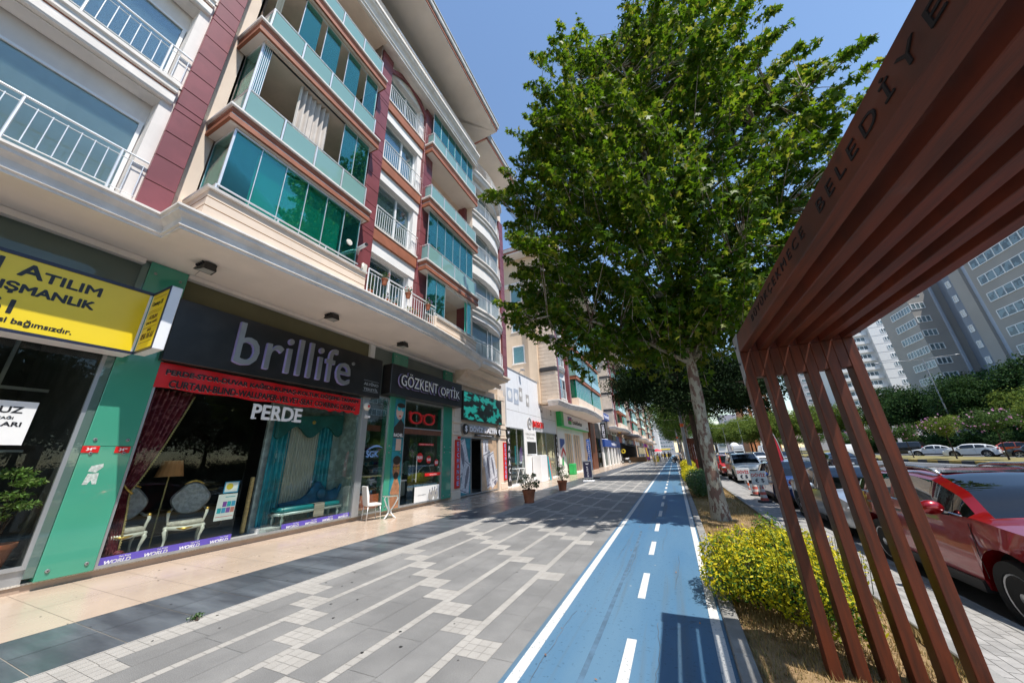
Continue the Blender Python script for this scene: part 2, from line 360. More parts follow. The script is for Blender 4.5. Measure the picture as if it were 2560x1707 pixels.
M('dark_bark', (.06, .04, .03), r=.95, var=.3, scale=12, stretch=(1, 1, .2), bump=.6, bs=25)
def woodmat():
    mt, n, l, p = nt('pergola_wood'); a = noise(n, l, 9, 5, stretch=(3, .25, .25)); b = noise(n, l, 40, 4, stretch=(3, .15, .15)); g = n.new('ShaderNodeNewGeometry')
    c0 = n.new('ShaderNodeValToRGB'); e = c0.color_ramp.elements; e[0].color = (.105, .020, .009, 1); e[1].color = (.080, .020, .010, 1); q = e.new(.5); q.color = (.15, .030, .010, 1)
    l.new(g.outputs['Random Per Island'], c0.inputs[0])
    col = mix(n, l, ramp(n, l, a.outputs[0], .35, .7), c0.outputs[0], (.05, .016, .010)); col = mix(n, l, ramp(n, l, b.outputs[0], .6, .8), col, (.030, .010, .006))
    l.new(col, p.inputs['Base Color']); p.inputs['Roughness'].default_value = .5; p.inputs['Specular IOR Level'].default_value = .35; p.inputs['Coat Weight'].default_value = .04
    bp = n.new('ShaderNodeBump'); bp.inputs['Strength'].default_value = .25; bp.inputs['Distance'].default_value = .003; l.new(b.outputs[0], bp.inputs['Height']); l.new(bp.outputs[0], p.inputs['Normal'])
woodmat()
M('galv', (.30, .31, .33), r=.5, m=.5, var=.12)
M('engrave', (.012, .006, .005), r=.9)
def carpaint(nm, c, metal=.25):
    m = M(nm, c, r=.28, m=metal, var=.02, coat=1.0); m.node_tree.nodes['Principled BSDF'].inputs['Coat Roughness'].default_value = .04
carpaint('car_red', (.30, .002, .006), .5); carpaint('car_silver', (.42, .45, .48), .6); carpaint('car_blue', (.012, .04, .18)); carpaint('car_white', (.74, .72, .66), .0)
carpaint('car_pure', (.76, .77, .78), .0); carpaint('car_orange', (.72, .09, .01), .1); carpaint('car_black', (.012, .012, .014)); carpaint('car_grey', (.09, .10, .11), .5); carpaint('car_bright_red', (.5, .02, .02), .1)
carpaint('car_yellow', (.7, .42, .02), .1)
glass('car_glass', (.22, .26, .27), refl=1.5, body=(.01, .012, .014), bodyf=.55)
M('tyre', (.02, .02, .021), r=.85, bump=.2); M('rim', (.45, .46, .48), r=.3, m=.8); M('car_trim', (.02, .02, .022), r=.5); M('chrome_trim', (.6, .6, .62), r=.2, m=1)
M('headlamp', (.55, .58, .60), r=.08, coat=1); M('taillamp', (.4, .01, .01), r=.15, coat=1); M('plate', (.72, .72, .72), r=.4); M('car_inside', (.02, .02, .02), r=.9)
M('sunshade', (.62, .75, .78), r=.35, m=.4, var=.25, scale=6)
M('orange_plastic', (.85, .13, .02), r=.45); M('cone_red', (.60, .12, .09), r=.6, var=.2, scale=8); M('cone_white', (.66, .62, .60), r=.6, var=.15, scale=8); M('rubber', (.03, .03, .035), r=.8)
M('flag_red', (.60, .02, .04), r=.6, var=.05); M('flag_blue', (.02, .12, .50), r=.6, var=.1)
M('flag_purple', (.14, .01, .16), r=.6); M('board_navy', (.022, .022, .06), r=.5)
M('leather_white', (.80, .79, .78), r=.4, var=.02)
M('tower_grey', (.36, .34, .32), r=.85, var=.05, scale=.15); M('tower_blue', (.24, .27, .33), r=.85, var=.04, scale=.15); M('tower_white', (.74, .73, .72), r=.85, var=.03, scale=.1)
M('tower_pale', (.44, .43, .45), r=.85, var=.04, scale=.1); M('tower_orange', (.48, .19, .08), r=.85, var=.04, scale=.1); M('tower_lilac', (.38, .36, .42), r=.85, var=.04, scale=.1); M('tower_strip', (.42, .47, .56), r=.7, var=.02, scale=.1)
M('tower_glass', (.20, .27, .30), r=.12, var=.5, scale=.7, c2=(.07, .09, .10), t=(.48, .52)); M('shutter', (.62, .62, .63), r=.6)
M('stone_tile', (.66, .54, .43), r=.8, var=.05, scale=1.2, isl=.05); M('charcoal', (.035, .033, .035), r=.6)
M('tan_wall', (.70, .54, .39), r=.9, var=.05, scale=.6, streak=.2)
M('awning_black', (.015, .015, .016), r=.8); M('kerb_yellow', (.42, .28, .06), r=.8, var=.2, scale=6); M('kerb_black', (.05, .05, .055), r=.8, var=.3, scale=6)
M('cloth_grey', (.22, .23, .22), r=.9, var=.1); M('cloth_white', (.62, .62, .62), r=.9); M('cloth_navy', (.02, .03, .09), r=.9); M('cloth_red', (.45, .04, .05), r=.9); M('cloth_black', (.02, .02, .022), r=.9); M('cloth_tan', (.3, .22, .15), r=.9)
M('skin', (.42, .22, .14), r=.6, var=.05); M('hair', (.02, .014, .01), r=.7); M('concrete', (.42, .41, .40), r=.9, var=.08, scale=.5)

M('tyre_mark', (.070, .135, .21), r=.7, var=.2, scale=6)

M('faded_paper', (.46, .52, .49), r=.6, var=.2, scale=30)
# ================= GROUND
def sheet(name, x0, x1, y0, y1, z, m, th=.05, lab=None):
    return MB().box(x0, x1, y0, y1, z - th, z).build(name, m, kind='structure')
MB().box(-900, 900, -300, 1500, -1.2, -.50).build('ground', 'far_ground', kind='structure')
Y0, Y1 = -6, 230
# beige shop-side paving: real slabs over a bed of grout
def slabs(name, rects, z, mats, bed=None, gap=.004):
    mb = MB()
    for (x0, x1, y0, y1, m) in rects: mb.add([(x0 + gap, y0 + gap, z), (x1 - gap, y0 + gap, z), (x1 - gap, y1 - gap, z), (x0 + gap, y1 - gap, z)], [(0, 1, 2, 3)], m)
    return mb.build(name, mats, kind='structure')
sheet('paving_bed', -14, .16, Y0, Y1, -.004, 'grout', .4)
rc = []
y = Y0 + .03
ys = [(-6 + .62 * i + .16) for i in range(0, 300)]
for i in range(len(ys) - 1):
    if ys[i] > 175: break
    for a, b in ((-11.95, -10.72), (-10.72, -9.5), (-9.5, -8.28), (-8.28, -7.05)): rc.append((a, b, ys[i], ys[i + 1], 0))
slabs('beige_pavement', rc, 0, 'beige_tile', gap=.0022)
rc = []
for i in range(len(ys) - 1):
    if ys[i] > 175: break
    for a, b in ((-7.05, -6.335), (-6.335, -5.62)): rc.append((a, b, ys[i], ys[i + 1], 0))
slabs('slate_pavement', rc, 0, 'slate_tile', gap=.0045)
# grey promenade: slab columns, pale cobble stripes, diagonal chains of pale cobble squares
rc = []
cols = [(-2.15, -1.83), (-2.59, -2.25), (-2.93, -2.59), (-3.37, -3.03), (-3.71, -3.37), (-4.15, -3.81), (-4.49, -4.15), (-4.93, -4.59), (-5.27, -4.93)]
def cob(x0, x1, y0, y1, nx, ny):
    for i in range(nx):
        for j in range(ny): rc.append((x0 + (x1 - x0) * i / nx, x0 + (x1 - x0) * (i + 1) / nx, y0 + (y1 - y0) * j / ny, y0 + (y1 - y0) * (j + 1) / ny, 1))
FAR = 48
PER = 2.13
for ci, (a, b) in enumerate(cols):
    k = -4
    while True:
        s = 3.23 + .34 * ci + PER * k
        if s > 170: break
        near = s < FAR
        if near: cob(a, b, s, s + .33, 3, 3)
        else: rc.append((a, b, s, s + .33, 1))
        n = 3 if ci % 2 == 0 else 2; L = (PER - .33) / n
        for j in range(n): rc.append((a, b, s + .33 + L * j, s + .33 + L * (j + 1), 0))
        k += 1
for a, b in ((-2.25, -2.15), (-3.03, -2.93), (-3.81, -3.71), (-4.59, -4.49), (-5.37, -5.27), (-5.60, -5.48), (-5.48, -5.37)):
    s = Y0
    while s < 170:
        st = .12 if s < 14 else (.36 if s < FAR else 2.0); rc.append((a, b, s, s + st, 1)); s += st
s = Y0 + .1
while s < 170: rc.append((-1.83, -1.60, s, s + .575, 0)); s += .575
slabs('promenade_paving', rc, 0, ['grey_slab', 'pale_cobble'], gap=.0018)
sheet('edging_strip', -5.62, -5.600, Y0, 170, .004, 'pale_cobble', .02)
# bike lane with painted markings
sheet('bike_lane', -1.60, .15, Y0, 220, .004, 'blue_lane', .03)
mb = MB(); mb.box(-1.55, -1.452, Y0, 220, .003, .0085); mb.box(.03, .12, Y0, 220, .003, .0085)
k = -9
while k < 219:
    mb.box(-.725, -.638, k + .06, k + 1.03, .003, .0085); k += 2
mb.build('lane_markings', 'road_paint', kind='structure')
mb = MB(); s = Y0
while s < 200: mb.bbox(.155, .30, s + .004, s + .996, -.1, .035, .012); s += 1
mb.build('kerb', 'kerb_stone', kind='structure')
# planted verge
mb = MB(); nx, ny = 9, 420
for j in range(ny + 1):
    for i in range(nx + 1):
        yy = Y0 + j * (206 / ny); mb.v.append((.30 + i * 1.52 / nx, yy, -.05 + .03 * math.sin(yy * 1.7 + i) * math.sin(i * .9) + random.uniform(-.012, .012) + (-.06 if i == nx else 0)))
for j in range(ny):
    for i in range(nx): q = j * (nx + 1) + i; mb.f.append((q, q + 1, q + nx + 2, q + nx + 1)); mb.mi.append(0)
mb.build('planting_bed', 'dry_soil', smooth=True, kind='structure')
mb = MB(); s = Y0
while s < 200: mb.bbox(1.82, 1.94, s + .004, s + .996, -.3, .0, .01); s += 1
mb.build('verge_kerb', 'kerb_stone', kind='structure')
sheet('side_pavement_bed', 1.9, 2.75, Y0, 200, -.124, 'grout', .4)
rc = []
for i in range(8):
    s = Y0 + (i % 2) * .1
    while s < 70: rc.append((1.945 + i * .1, 1.945 + (i + 1) * .1, s, s + .2, 0)); s += .2
    rc.append((1.945 + i * .1, 1.945 + (i + 1) * .1, 70, 200, 0))
slabs('side_pavement', rc, -.12, 'side_paver', gap=.003)
mb = MB(); s = Y0
while s < 200: mb.bbox(2.745, 2.88, s + .004, s + .996, -.5, -.115, .012); s += 1
mb.build('road_kerb', 'kerb_stone', kind='structure')
sheet('road', 2.8, 22.3, -40, 900, -.30, 'asphalt', .3)
mb = MB()
for x in (10.6, 15.2): 
    k = -20
    while k < 300: mb.box(x, x + .13, k, k + 3, -.301, -.295); k += 9
mb.box(21.5, 21.65, -20, 500, -.301, -.295); mb.box(5.6, 5.72, 30, 300, -.301, -.295)
mb.build('road_markings', 'road_paint', kind='structure')
# median with painted kerb, service road and parking beyond
mb = MB(); k = -10; j = 0
while k < 420: mb.bbox(22.3, 22.55, k + .01, k + .99 * 1.5, -.5, -.04, .02, j % 2); k += 1.5; j += 1
mb.build('median_kerb', ['kerb_yellow', 'kerb_black'], kind='structure')
sheet('median_strip', 22.55, 29.0, -10, 420, -.09, 'verge_grass', .4)
sheet('service_road', 29.0, 37.5, -10, 420, -.26, 'asphalt', .3)
sheet('far_verge', 37.5, 58, -20, 420, -.2, 'verge_grass', .3)
# tufts of dry grass on the verge
def blades(name, mat, boxes, n, h, w, z=0, **tg):
    mb = MB()
    for _ in range(n):
        x0, x1, y0, y1 = boxes[random.randrange(len(boxes))]; x = random.uniform(x0, x1); y = y0 + (y1 - y0) * random.random() ** 1.5; a = random.uniform(0, 2 * PI); hh = h * random.uniform(.4, 1.3); l = random.uniform(0, hh * .9)
        dx, dy = math.cos(a), math.sin(a); mb.add([(x - dy * w, y + dx * w, z), (x + dy * w, y - dx * w, z), (x + dx * l, y + dy * l, z + hh)], [(0, 1, 2)])
    return mb.build(name, mat, **tg)
blades('dry_grass', 'dry_grass', [(.32, 1.82, 3.2, 24)], 36000, .065, .0045, -.05, kind='stuff', label='short dry yellow grass on the verge around the tree trunk', cat='grass')
mb = MB()
for _ in range(150):
    x = random.uniform(.32, 1.8) if random.random() < .75 else random.uniform(-1.5, .3); y = random.uniform(3, 10); z = -.03 if x > .31 else .012; a = random.uniform(0, 6.3); s = random.uniform(.015, .05) if x > .3 else random.uniform(.008, .02)
    u = Vector((math.cos(a), math.sin(a), random.uniform(-.3, .3))) * s; v = Vector((-math.sin(a), math.cos(a), random.uniform(-.1, .5))) * s * .6; c = Vector((x, y, z + s * .3))
    mb.add([c - u, c + v, c + u, c - v * .7], [(0, 1, 2, 3)])
mb.build('leaf_litter', 'dead_leaf', kind='stuff', label='scattered dry brown leaves on the verge and the blue lane', cat='fallen leaves')
# small stains and chewing gum on the promenade
mb = MB()
for _ in range(150):
    x = random.uniform(-9.3, -1.7); y = 2 + 14 * random.random() ** 1.4; r_ = random.uniform(.006, .019); n = 8
    mb.add([(x + r_ * random.uniform(.7, 1.2) * math.cos(2 * PI * i / n), y + r_ * random.uniform(.7, 1.2) * math.sin(2 * PI * i / n), .003) for i in range(n)], [tuple(range(n))])
mb.build('pavement_spots', 'black_metal', kind='structure')

# tyre marks and hairline cracks on the lane
def strip(pts, w, z=.0060):
    mb = MB()
    for a, b in zip(pts[:-1], pts[1:]): mb.quad((a[0] - w, a[1], z), (a[0] + w, a[1], z), (b[0] + w, b[1], z), (b[0] - w, b[1], z))
    return mb
mb = strip([(-1.0, 2.4), (-.992, 3.3), (-.988, 4.0), (-.985, 4.9), (-.98, 6.07), (-.975, 7.17), (-1.0, 9.0)], .024)
mb.add(*(lambda m: (m.v, m.f))(strip([(-.34, 4.35), (-.22, 4.5), (-.12, 4.62)], .03, .0061)))
mb.build('tyre_marks', 'tyre_mark', kind='structure')
mb = MB()
for x0, y0_, L in ((-1.35, 3.0, 1.4), (-.45, 3.2, 1.2), (-.95, 5.8, 2.0), (-.3, 5.5, 1.6), (-.5, 7.4, 2), (-1.2, 6.6, 1.5)):
    pts = [(x0, y0_)]
    while pts[-1][1] < y0_ + L: pts.append((pts[-1][0] + random.uniform(-.012, .014), pts[-1][1] + .07))
    m = strip(pts, .0022, .0064); mb.add(m.v, m.f)
mb.build('lane_cracks', 'slate_tile', kind='structure')
# ================= MAIN APARTMENT BUILDING
B = thing('apartment_building', 'large beige apartment building with burgundy columns and teal glazed balconies over the shops', 'building', (-9.65, 8, 0))
def P(mb, name, mats, parent=None, smooth=False, label=None, kind=None):
    o = mb.build(name, mats, parent or B, smooth, abs_=True)
    if label: o['label'] = label
    if kind: o['kind'] = kind
    return o
SX = -9.65
EDGE = [(-8.42, -9), (-8.42, -4), (-8.42, -1), (-8.42, .6), (-8.42, 2.10), (-7.75, 2.11), (-7.67, 3.2), (-7.58, 4.6), (-7.49, 6.0), (-7.43, 7.6), (-7.45, 9.3), (-7.58, 11.2), (-7.80, 12.8), (-7.98, 13.7), (-8.15, 14.1), (-8.55, 14.35), (-9.4, 14.42)]
# soffit of the overhang
mb = MB()
for p_, q_ in zip(EDGE[:-1], EDGE[1:]):
    mb.quad((p_[0], p_[1], 6.06), (q_[0], q_[1], 6.06), (-9.95, q_[1], 6.06), (-9.95, p_[1], 6.06))
P(mb, 'soffit', 'soffit')
PR = [(-.03, 6.052), (.0, 6.05), (.0, 6.10), (.035, 6.115), (.035, 6.16), (.01, 6.18), (.03, 6.27), (.10, 6.33), (.13, 6.345), (.13, 6.40), (.17, 6.43), (.17, 6.475), (.14, 6.49), (-1.2, 6.505), (-.06, 6.44), (-.06, 6.07)]
P(MB().loft(EDGE, PR), 'cornice', 'cornice')
P(MB().box(-9.72, -9.55, -9, 2.3, 5.93, 6.05).box(-9.72, -9.55, 3.04, 14.3, 5.95, 6.05), 'ceiling_trim', 'soffit')
# ---- ground-floor shell: rooms behind the shop fronts
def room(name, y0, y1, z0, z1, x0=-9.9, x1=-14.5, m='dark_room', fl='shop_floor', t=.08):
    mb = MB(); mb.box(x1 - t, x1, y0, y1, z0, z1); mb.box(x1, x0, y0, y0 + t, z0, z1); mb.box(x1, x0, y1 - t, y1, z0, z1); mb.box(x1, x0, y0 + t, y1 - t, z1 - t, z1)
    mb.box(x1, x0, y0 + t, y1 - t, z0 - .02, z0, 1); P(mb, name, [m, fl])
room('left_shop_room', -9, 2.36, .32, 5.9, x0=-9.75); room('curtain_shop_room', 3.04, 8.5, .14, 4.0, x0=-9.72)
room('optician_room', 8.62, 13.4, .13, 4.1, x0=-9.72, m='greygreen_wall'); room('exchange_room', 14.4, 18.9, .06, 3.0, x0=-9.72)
mb = MB(); mb.box(-15, -9.72, 3.0, 8.5, 4.0, 5.95, 0); P(mb, 'upper_shop_wall', 'olive_wall')
mb = MB(); mb.box(-15, -9.72, 8.72, 13.9, 4.1, 5.95, 0); P(mb, 'upper_shop_wall', 'greygreen_wall')
P(MB().box(-9.8, -9.62, 8.5, 8.72, 3.9, 6.0), 'upper_shop_post', 'white_wall')
P(MB().box(-15, -9.70, -9, 2.3, 5.2, 5.93), 'upper_shop_wall', 'greygreen_wall')
P(MB().box(-9.68, -9.665, -9, 2.28, 5.3, 5.93), 'upper_shop_pane', 'shop_glass')
# plinth step with stone tread
mb = MB(); mb.box(-9.95, -9.72, -9, 13.83, -.2, .10, 0); mb.box(-9.98, -9.695, -9, 13.83, .10, .13, 1); P(mb, 'plinth', ['plinth_face', 'stone_plinth'])
mb = MB(); mb.box(-9.95, -9.70, -9, 2.3, .13, .33); P(mb, 'left_shop_sill', 'alu')
# green pillars
BOLT = []
def pillar(y0, y1, seam=2.2, bolts=True):
    mb = MB(); mb.bbox(-9.95, -9.60, y0, y1, .13, seam - .004, .006); mb.bbox(-9.95, -9.60, y0, y1, seam + .004, 6.05, .006); o = P(mb, 'green_pillar', 'green_panel')
    for z in (.26, 2.08, 2.32, 5.8):
        for y in (y0 + .11, y1 - .11):
            if not BOLT: 
                mb = MB().lathe([(.001, .022), (.022, .02), (.028, .006), (.03, 0)], n=12, axis='X').lathe([(.001, .026), (.009, .025), (.009, .02)], n=8, m=1, axis='X'); BOLT.append(mb.build('bolt', ['chrome', 'black_metal'], smooth=40)); q = BOLT[0]
            else: q = BOLT[0].copy(); C.objects.link(q)
            q.parent = o; q.location = Vector((-9.60, y, z)) - B.location
    return o
p1 = pillar(2.40, 3.04); p2 = pillar(9.69, 10.51); p3 = pillar(13.13, 13.81)
P(MB().box(-9.70, -9.64, 2.29, 2.395, .20, 6.0), 'glass_fin', 'edge_glass', p1)
mb = MB(); mb.add([(-9.597, 2.58, 1.86), (-9.597, 2.72, 1.90), (-9.597, 2.73, 1.84), (-9.597, 2.66, 1.75), (-9.597, 2.56, 1.77)], [(0, 1, 2, 3, 4)]); P(mb, 'torn_sticker', 'faded_paper', p1); mb = MB(); mb.add([(-9.597, 2.57, 1.73), (-9.597, 2.70, 1.74), (-9.597, 2.71, 1.55), (-9.597, 2.66, 1.55), (-9.597, 2.63, 1.62), (-9.597, 2.60, 1.55), (-9.597, 2.54, 1.55)], [(0, 1, 2, 3, 4, 5, 6)])
P(mb, 'torn_sticker', 'faded_paper', p1)
# shop windows: frames and panes
def frame(y0, y1, z0, z1, x, w=.05, d=.06, mat='alu', name='shop_frame', mull=(), trans=()):
    mb = MB(); mb.box(x - d, x, y0, y0 + w, z0, z1).box(x - d, x, y1 - w, y1, z0, z1).box(x - d, x, y0 + w, y1 - w, z0, z0 + w).box(x - d, x, y0 + w, y1 - w, z1 - w, z1)
    for y in mull: mb.box(x - d, x, y - w / 2, y + w / 2, z0 + w, z1 - w)
    for z in trans: mb.box(x - d + .002, x - .002, y0 + w, y1 - w, z - w / 2, z + w / 2)
    return P(mb, name, mat)
f = frame(-5, 2.30, .33, 5.3, -9.66, .06); P(MB().box(-9.70, -9.692, -4.9, 2.24, .39, 5.2), 'shop_pane', 'shop_glass', f)
mb = MB()
for y in (-.6, .5, 1.55): mb.box(-11.9, -11.84, y, y + .05, .4, 4.6)
mb.box(-11.88, -11.85, -3, 2.2, 3.4, 3.46); mb.box(-11.88, -11.85, -3, 2.2, 2.2, 2.24); P(mb, 'inner_partition', 'alu')
f = frame(3.04, 8.46, .13, 4.05, -9.64, .05, .05, mull=()); P(MB().box(-9.668, -9.658, 3.09, 5.14, .15, 3.95), 'shop_pane', 'shop_glass', f); P(MB().box(-9.668, -9.658, 6.27, 8.40, .15, 3.95), 'shop_pane', 'shop_glass', f)
P(MB().box(-9.72, -9.712, 5.80, 6.32, .16, 3.3).box(-9.725, -9.707, 5.79, 5.80, .15, 3.3), 'sliding_door', 'shop_glass', f)
P(MB().box(-9.80, -9.585, 8.40, 8.66, .13, 4.0), 'metal_post', 'alu')
f = frame(8.66, 9.69, .13, 4.1, -9.64, .04, .05); P(MB().box(-9.672, -9.66, 8.7, 9.65, .15, 4.05), 'shop_pane', 'shop_glass', f)
f = frame(10.51, 13.12, .13, 4.15, -9.62, .06, .06, mull=(), trans=(3.02,)); P(MB().box(-9.66, -9.65, 11.38, 13.05, .16, 4.1).box(-9.66, -9.65, 10.6, 11.3, 3.1, 4.1), 'shop_pane', 'shop_glass', f)
P(MB().box(-9.66, -9.60, 10.58, 12.95, 2.80, 3.00), 'door_header', 'brown_wood', f); P(MB().box(-9.70, -9.66, 8.76, 9.37, 2.82, 3.02), 'door_header', 'brown_wood')
d = P(MB().box(-9.690, -9.680, 11.0, 11.75, .18, 2.75), 'glass_door', 'shop_glass', f); P(MB().tube([(-9.60, 11.38, .95), (-9.60, 11.38, 1.95)], .014).tube([(-9.68, 11.38, 1.05), (-9.60, 11.38, 1.05)], .01), 'handle', 'steel', f, smooth=50)
P(MB().box(-9.72, -9.69, 8.74, 9.58, .28, .72), 'window_print', 'orange_print')
# exchange shop: cream stone surround
mb = MB(); mb.box(-9.95, -9.60, 13.83, 14.60, .0, 5.6); mb.box(-9.95, -9.60, 18.72, 19.80, 0, 5.6); mb.box(-15, -9.70, 14.6, 18.72, 2.84, 5.6)
for y0, y1 in ((13.85, 14.58), (18.95, 19.78)):
    mb.bbox(-9.62, -9.54, y0, y1, 2.88, 2.98, .01); mb.bbox(-9.62, -9.54, y0, y1, 3.46, 3.56, .01); mb.bbox(-9.61, -9.575, y0 + .1, y1 - .1, 3.05, 3.40, .01); mb.bbox(-9.61, -9.575, y0 + .12, y1 - .12, 3.75, 5.2, .02); mb.bbox(-9.62, -9.55, y0, y1, 0, .35, .02); mb.bbox(-9.61, -9.57, y0 + .08, y1 - .08, 5.25, 5.5, .01)
P(mb, 'stone_surround', 'cream_stone')
P(MB().box(-15, -9.72, 19.0, 19.8, 0, 6.0), 'shop_side_wall', 'cream_stone')
path = [(-9.6, 13.95), (-9.6, 18.45), (-11, 18.5)]
PR2 = [(0, 5.45), (.08, 5.46), (.10, 5.60), (.30, 5.66), (.34, 5.70), (.55, 5.90), (.60, 5.93), (.60, 5.97), (.95, 6.10), (1.0, 6.12), (1.0, 6.20), (1.12, 6.28), (1.12, 6.36), (0, 6.40)]
P(MB().loft([(-9.55, 13.9), (-9.55, 17.2), (-13, 17.25)], PR2), 'dentil_cornice', 'cream_stone')
mb = MB(); y = 14.2
while y < 18.0: mb.box(-9.10, -8.955, y, y + .09, 5.74, 5.93); y += .17
P(mb, 'dentils', 'cream_panel')
f = frame(14.6, 18.72, .04, 2.84, -9.66, .05, .05, mull=(15.68, 16.76)); P(MB().box(-9.70, -9.692, 14.64, 15.66, .06, 2.8).box(-9.70, -9.692, 16.78, 18.68, .06, 2.8), 'shop_pane', 'shop_glass', f)
# ---- upper storeys: backing walls (kept behind the rooms)
ST = [6.50, 9.43, 12.55, 15.66]
mb = MB(); mb.box(-13, -8.78, -9, 1.62, 6.5, 19.0); P(mb, 'wall', 'pale_wall')
mb = MB(); mb.box(-13, -8.60, 1.62, 2.44, 6.5, 19.0); P(mb, 'wall', 'beige_wall')
mb = MB(); mb.box(-13, -10.8, 2.44, 17.5, 6.5, 19.2); mb.box(-13, -8.6, 2.40, 2.44, 6.5, 19); mb.box(-12, -8.1, 6.0, 6.12, 6.5, 18); mb.box(-12, -8.12, 9.02, 9.2, 6.5, 18); mb.box(-12, -8.2, 12.95, 13.1, 6.5, 18); mb.box(-12, -8.55, 17.28, 17.86, 6.3, 18.4); P(mb, 'wall', 'beige_wall')
# burgundy pilasters, jointed panels
def col(y0, y1, x, z0=6.5, z1=18.3, depth=.45):
    mb = MB(); mb.box(x - depth, x - .012, y0 + .01, y1 - .01, z0, z1, 1); z = z0
    hs = [.55, .62, .62, .62, .18, .46]; i = 0
    while z < z1 - .05:
        h = min(hs[i % 6] * 1.017, z1 - z); mb.bbox(x - depth - .003, x, y0, y1, z + .006, z + h - .006, .008); z += h; i += 1
    return P(mb, 'pilaster', ['burgundy', 'burgundy_gap'])
col(1.60, 2.05, -8.32); col(6.12, 6.67, -8.0); col(8.90, 9.50, -8.0); col(12.72, 13.12, -8.25); col(17.32, 17.88, -8.42, z0=6.38, z1=17.6)
# left part: slabs, windows and railings
def railing(path, z0, z1, step=.155, r=.008, mat='steel', post=1.0, mid=True, name='railing'):
    mb = MB(); L = 0; nxt = 0; pn = 0
    for (a, b) in zip(path[:-1], path[1:]):
        A = Vector((*a, 0)); Bv = Vector((*b, 0)); d = Bv - A; ln = d.length; u = d / ln; s = 0
        while s < ln:
            p = A + u * s; big = (pn % max(1, round(post / step)) == 0); rr = .02 if big else r
            mb.tube([(p.x, p.y, z0 + (0 if big else .07)), (p.x, p.y, z1 - (0 if big else .10))], rr, 6); pn += 1; s += step
        mb.tube([(A.x, A.y, z1), (Bv.x, Bv.y, z1)], .022, 8); mb.tube([(A.x, A.y, z1 - .13), (Bv.x, Bv.y, z1 - .13)], .009, 6); mb.tube([(A.x, A.y, z0 + .07), (Bv.x, Bv.y, z0 + .07)], .009, 6)
    return P(mb, name, mat, smooth=50)
def window(y0, y1, z0, z1, x, mull=(), cover='blind', cz=0.0, folds=False, fr=.055, name='window', glassm='win_glass', trans=(), lab=None):
    mb = MB(); mb.box(x - .07, x, y0, y0 + fr, z0, z1).box(x - .07, x, y1 - fr, y1, z0, z1).box(x - .07, x, y0 + fr, y1 - fr, z0, z0 + fr).box(x - .07, x, y0 + fr, y1 - fr, z1 - fr, z1)
    for y in mull: mb.box(x - .07, x, y - fr * .7, y + fr * .7, z0 + fr, z1 - fr)
    for z in trans: mb.box(x - .068, x - .002, y0 + fr, y1 - fr, z - fr * .4, z + fr * .4)
    w = P(mb, name, 'white_frame', label=lab)
    P(MB().box(x - .04, x - .03, y0 + fr * .9, y1 - fr * .9, z0 + fr * .9, z1 - fr * .9), 'pane', glassm, w)
    mb = MB(); mb.box(x - .45, x - .44, y0, y1, z0, z1, 1)
    if cover:
        zz = z0 + (z1 - z0) * cz
        if folds:
            n = int((y1 - y0) / .04); pts = [(x - .16 + .028 * math.sin(i * 1.1) * (1 + .4 * math.sin(i * .37)), y0 + (y1 - y0) * i / n) for i in range(n + 1)]
            for a, b in zip(pts[:-1], pts[1:]): mb.quad((a[0], a[1], zz), (b[0], b[1], zz), (b[0], b[1], z1), (a[0], a[1], z1))
        else: mb.box(x - .13, x - .125, y0 + .02, y1 - .02, zz, z1)
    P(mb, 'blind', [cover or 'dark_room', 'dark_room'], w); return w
for k in range(4):
    z = 6.5 + 3.05 * k
    zt = z + .10 if k == 0 else z + .16
    window(-4.2, 1.38, zt, z + 2.0, -8.76 + .03, mull=(-1.4,), cover='blind' if k == 0 else 'curtain_blue', cz=.17 if k == 0 else 0, folds=k > 0)
    P(MB().box(-8.78, -8.42, 1.40, 1.615, z, z + 3.1), 'pier', 'pale_wall')
    railing([(-8.36, -4.2), (-8.36, 1.58)], z + (.03 if k == 0 else .08), z + .92, .155, post=1.1)
    zs = z + 2.55
    pr = [(0, zs), (.10, zs), (.12, zs + .04), (.12, zs + .20), (.08, zs + .22), (.08, zs + .26), (.04, zs + .27), (.04, zs + .31), (.13, zs + .32), (.13, zs + .43), (.17, zs + .46), (.17, zs + .54), (0, zs + .56)]
    P(MB().loft([(-8.45, -9), (-8.45, 1.55)], pr), 'floor_slab', 'cornice'); P(MB().box(-8.44, -8.385, -9, 1.54, zs + .255, zs + .325), 'brown_line', 'brown_band')
    P(MB().box(-8.76, -8.44, -9, 1.55, zs - .03, zs + .5), 'lintel', 'pale_wall')
# ---- bays: parapet, glazing, slabs, frosted railings
def slabband(path, z0, z1, name='balcony_slab', under=True):
    h = z1 - z0
    pr = [(-.9, z0 + .02), (-.02, z0), (.0, z0), (.0, z0 + h * .34), (-.035, z0 + h * .36), (-.035, z0 + h * .50), (-.01, z0 + h * .52), (-.01, z0 + h * .58), (.0, z0 + h * .6), (.0, z0 + h * .82)]
    o = P(MB().loft(path, pr + [(-.9, z0 + h * .82)]), name, 'brown_band')
    P(MB().loft(path, [(-.9, z0 + h * .822), (.035, z0 + h * .822), (.05, z0 + h * .88), (.05, z1), (-.9, z1)]), 'slab_lip', 'cornice', o)
    P(MB().box(-8.58, -7.66, path[1][1] + .06, path[2][1] - .05, z0 - .014, z0 - .003), 'slab_soffit', 'soffit', o)
    P(MB().loft(path, [(-.036, z0 + h * .37), (-.026, z0 + h * .37), (-.026, z0 + h * .5), (-.036, z0 + h * .5)]), 'slab_line', 'grey_trim', o)
    return o
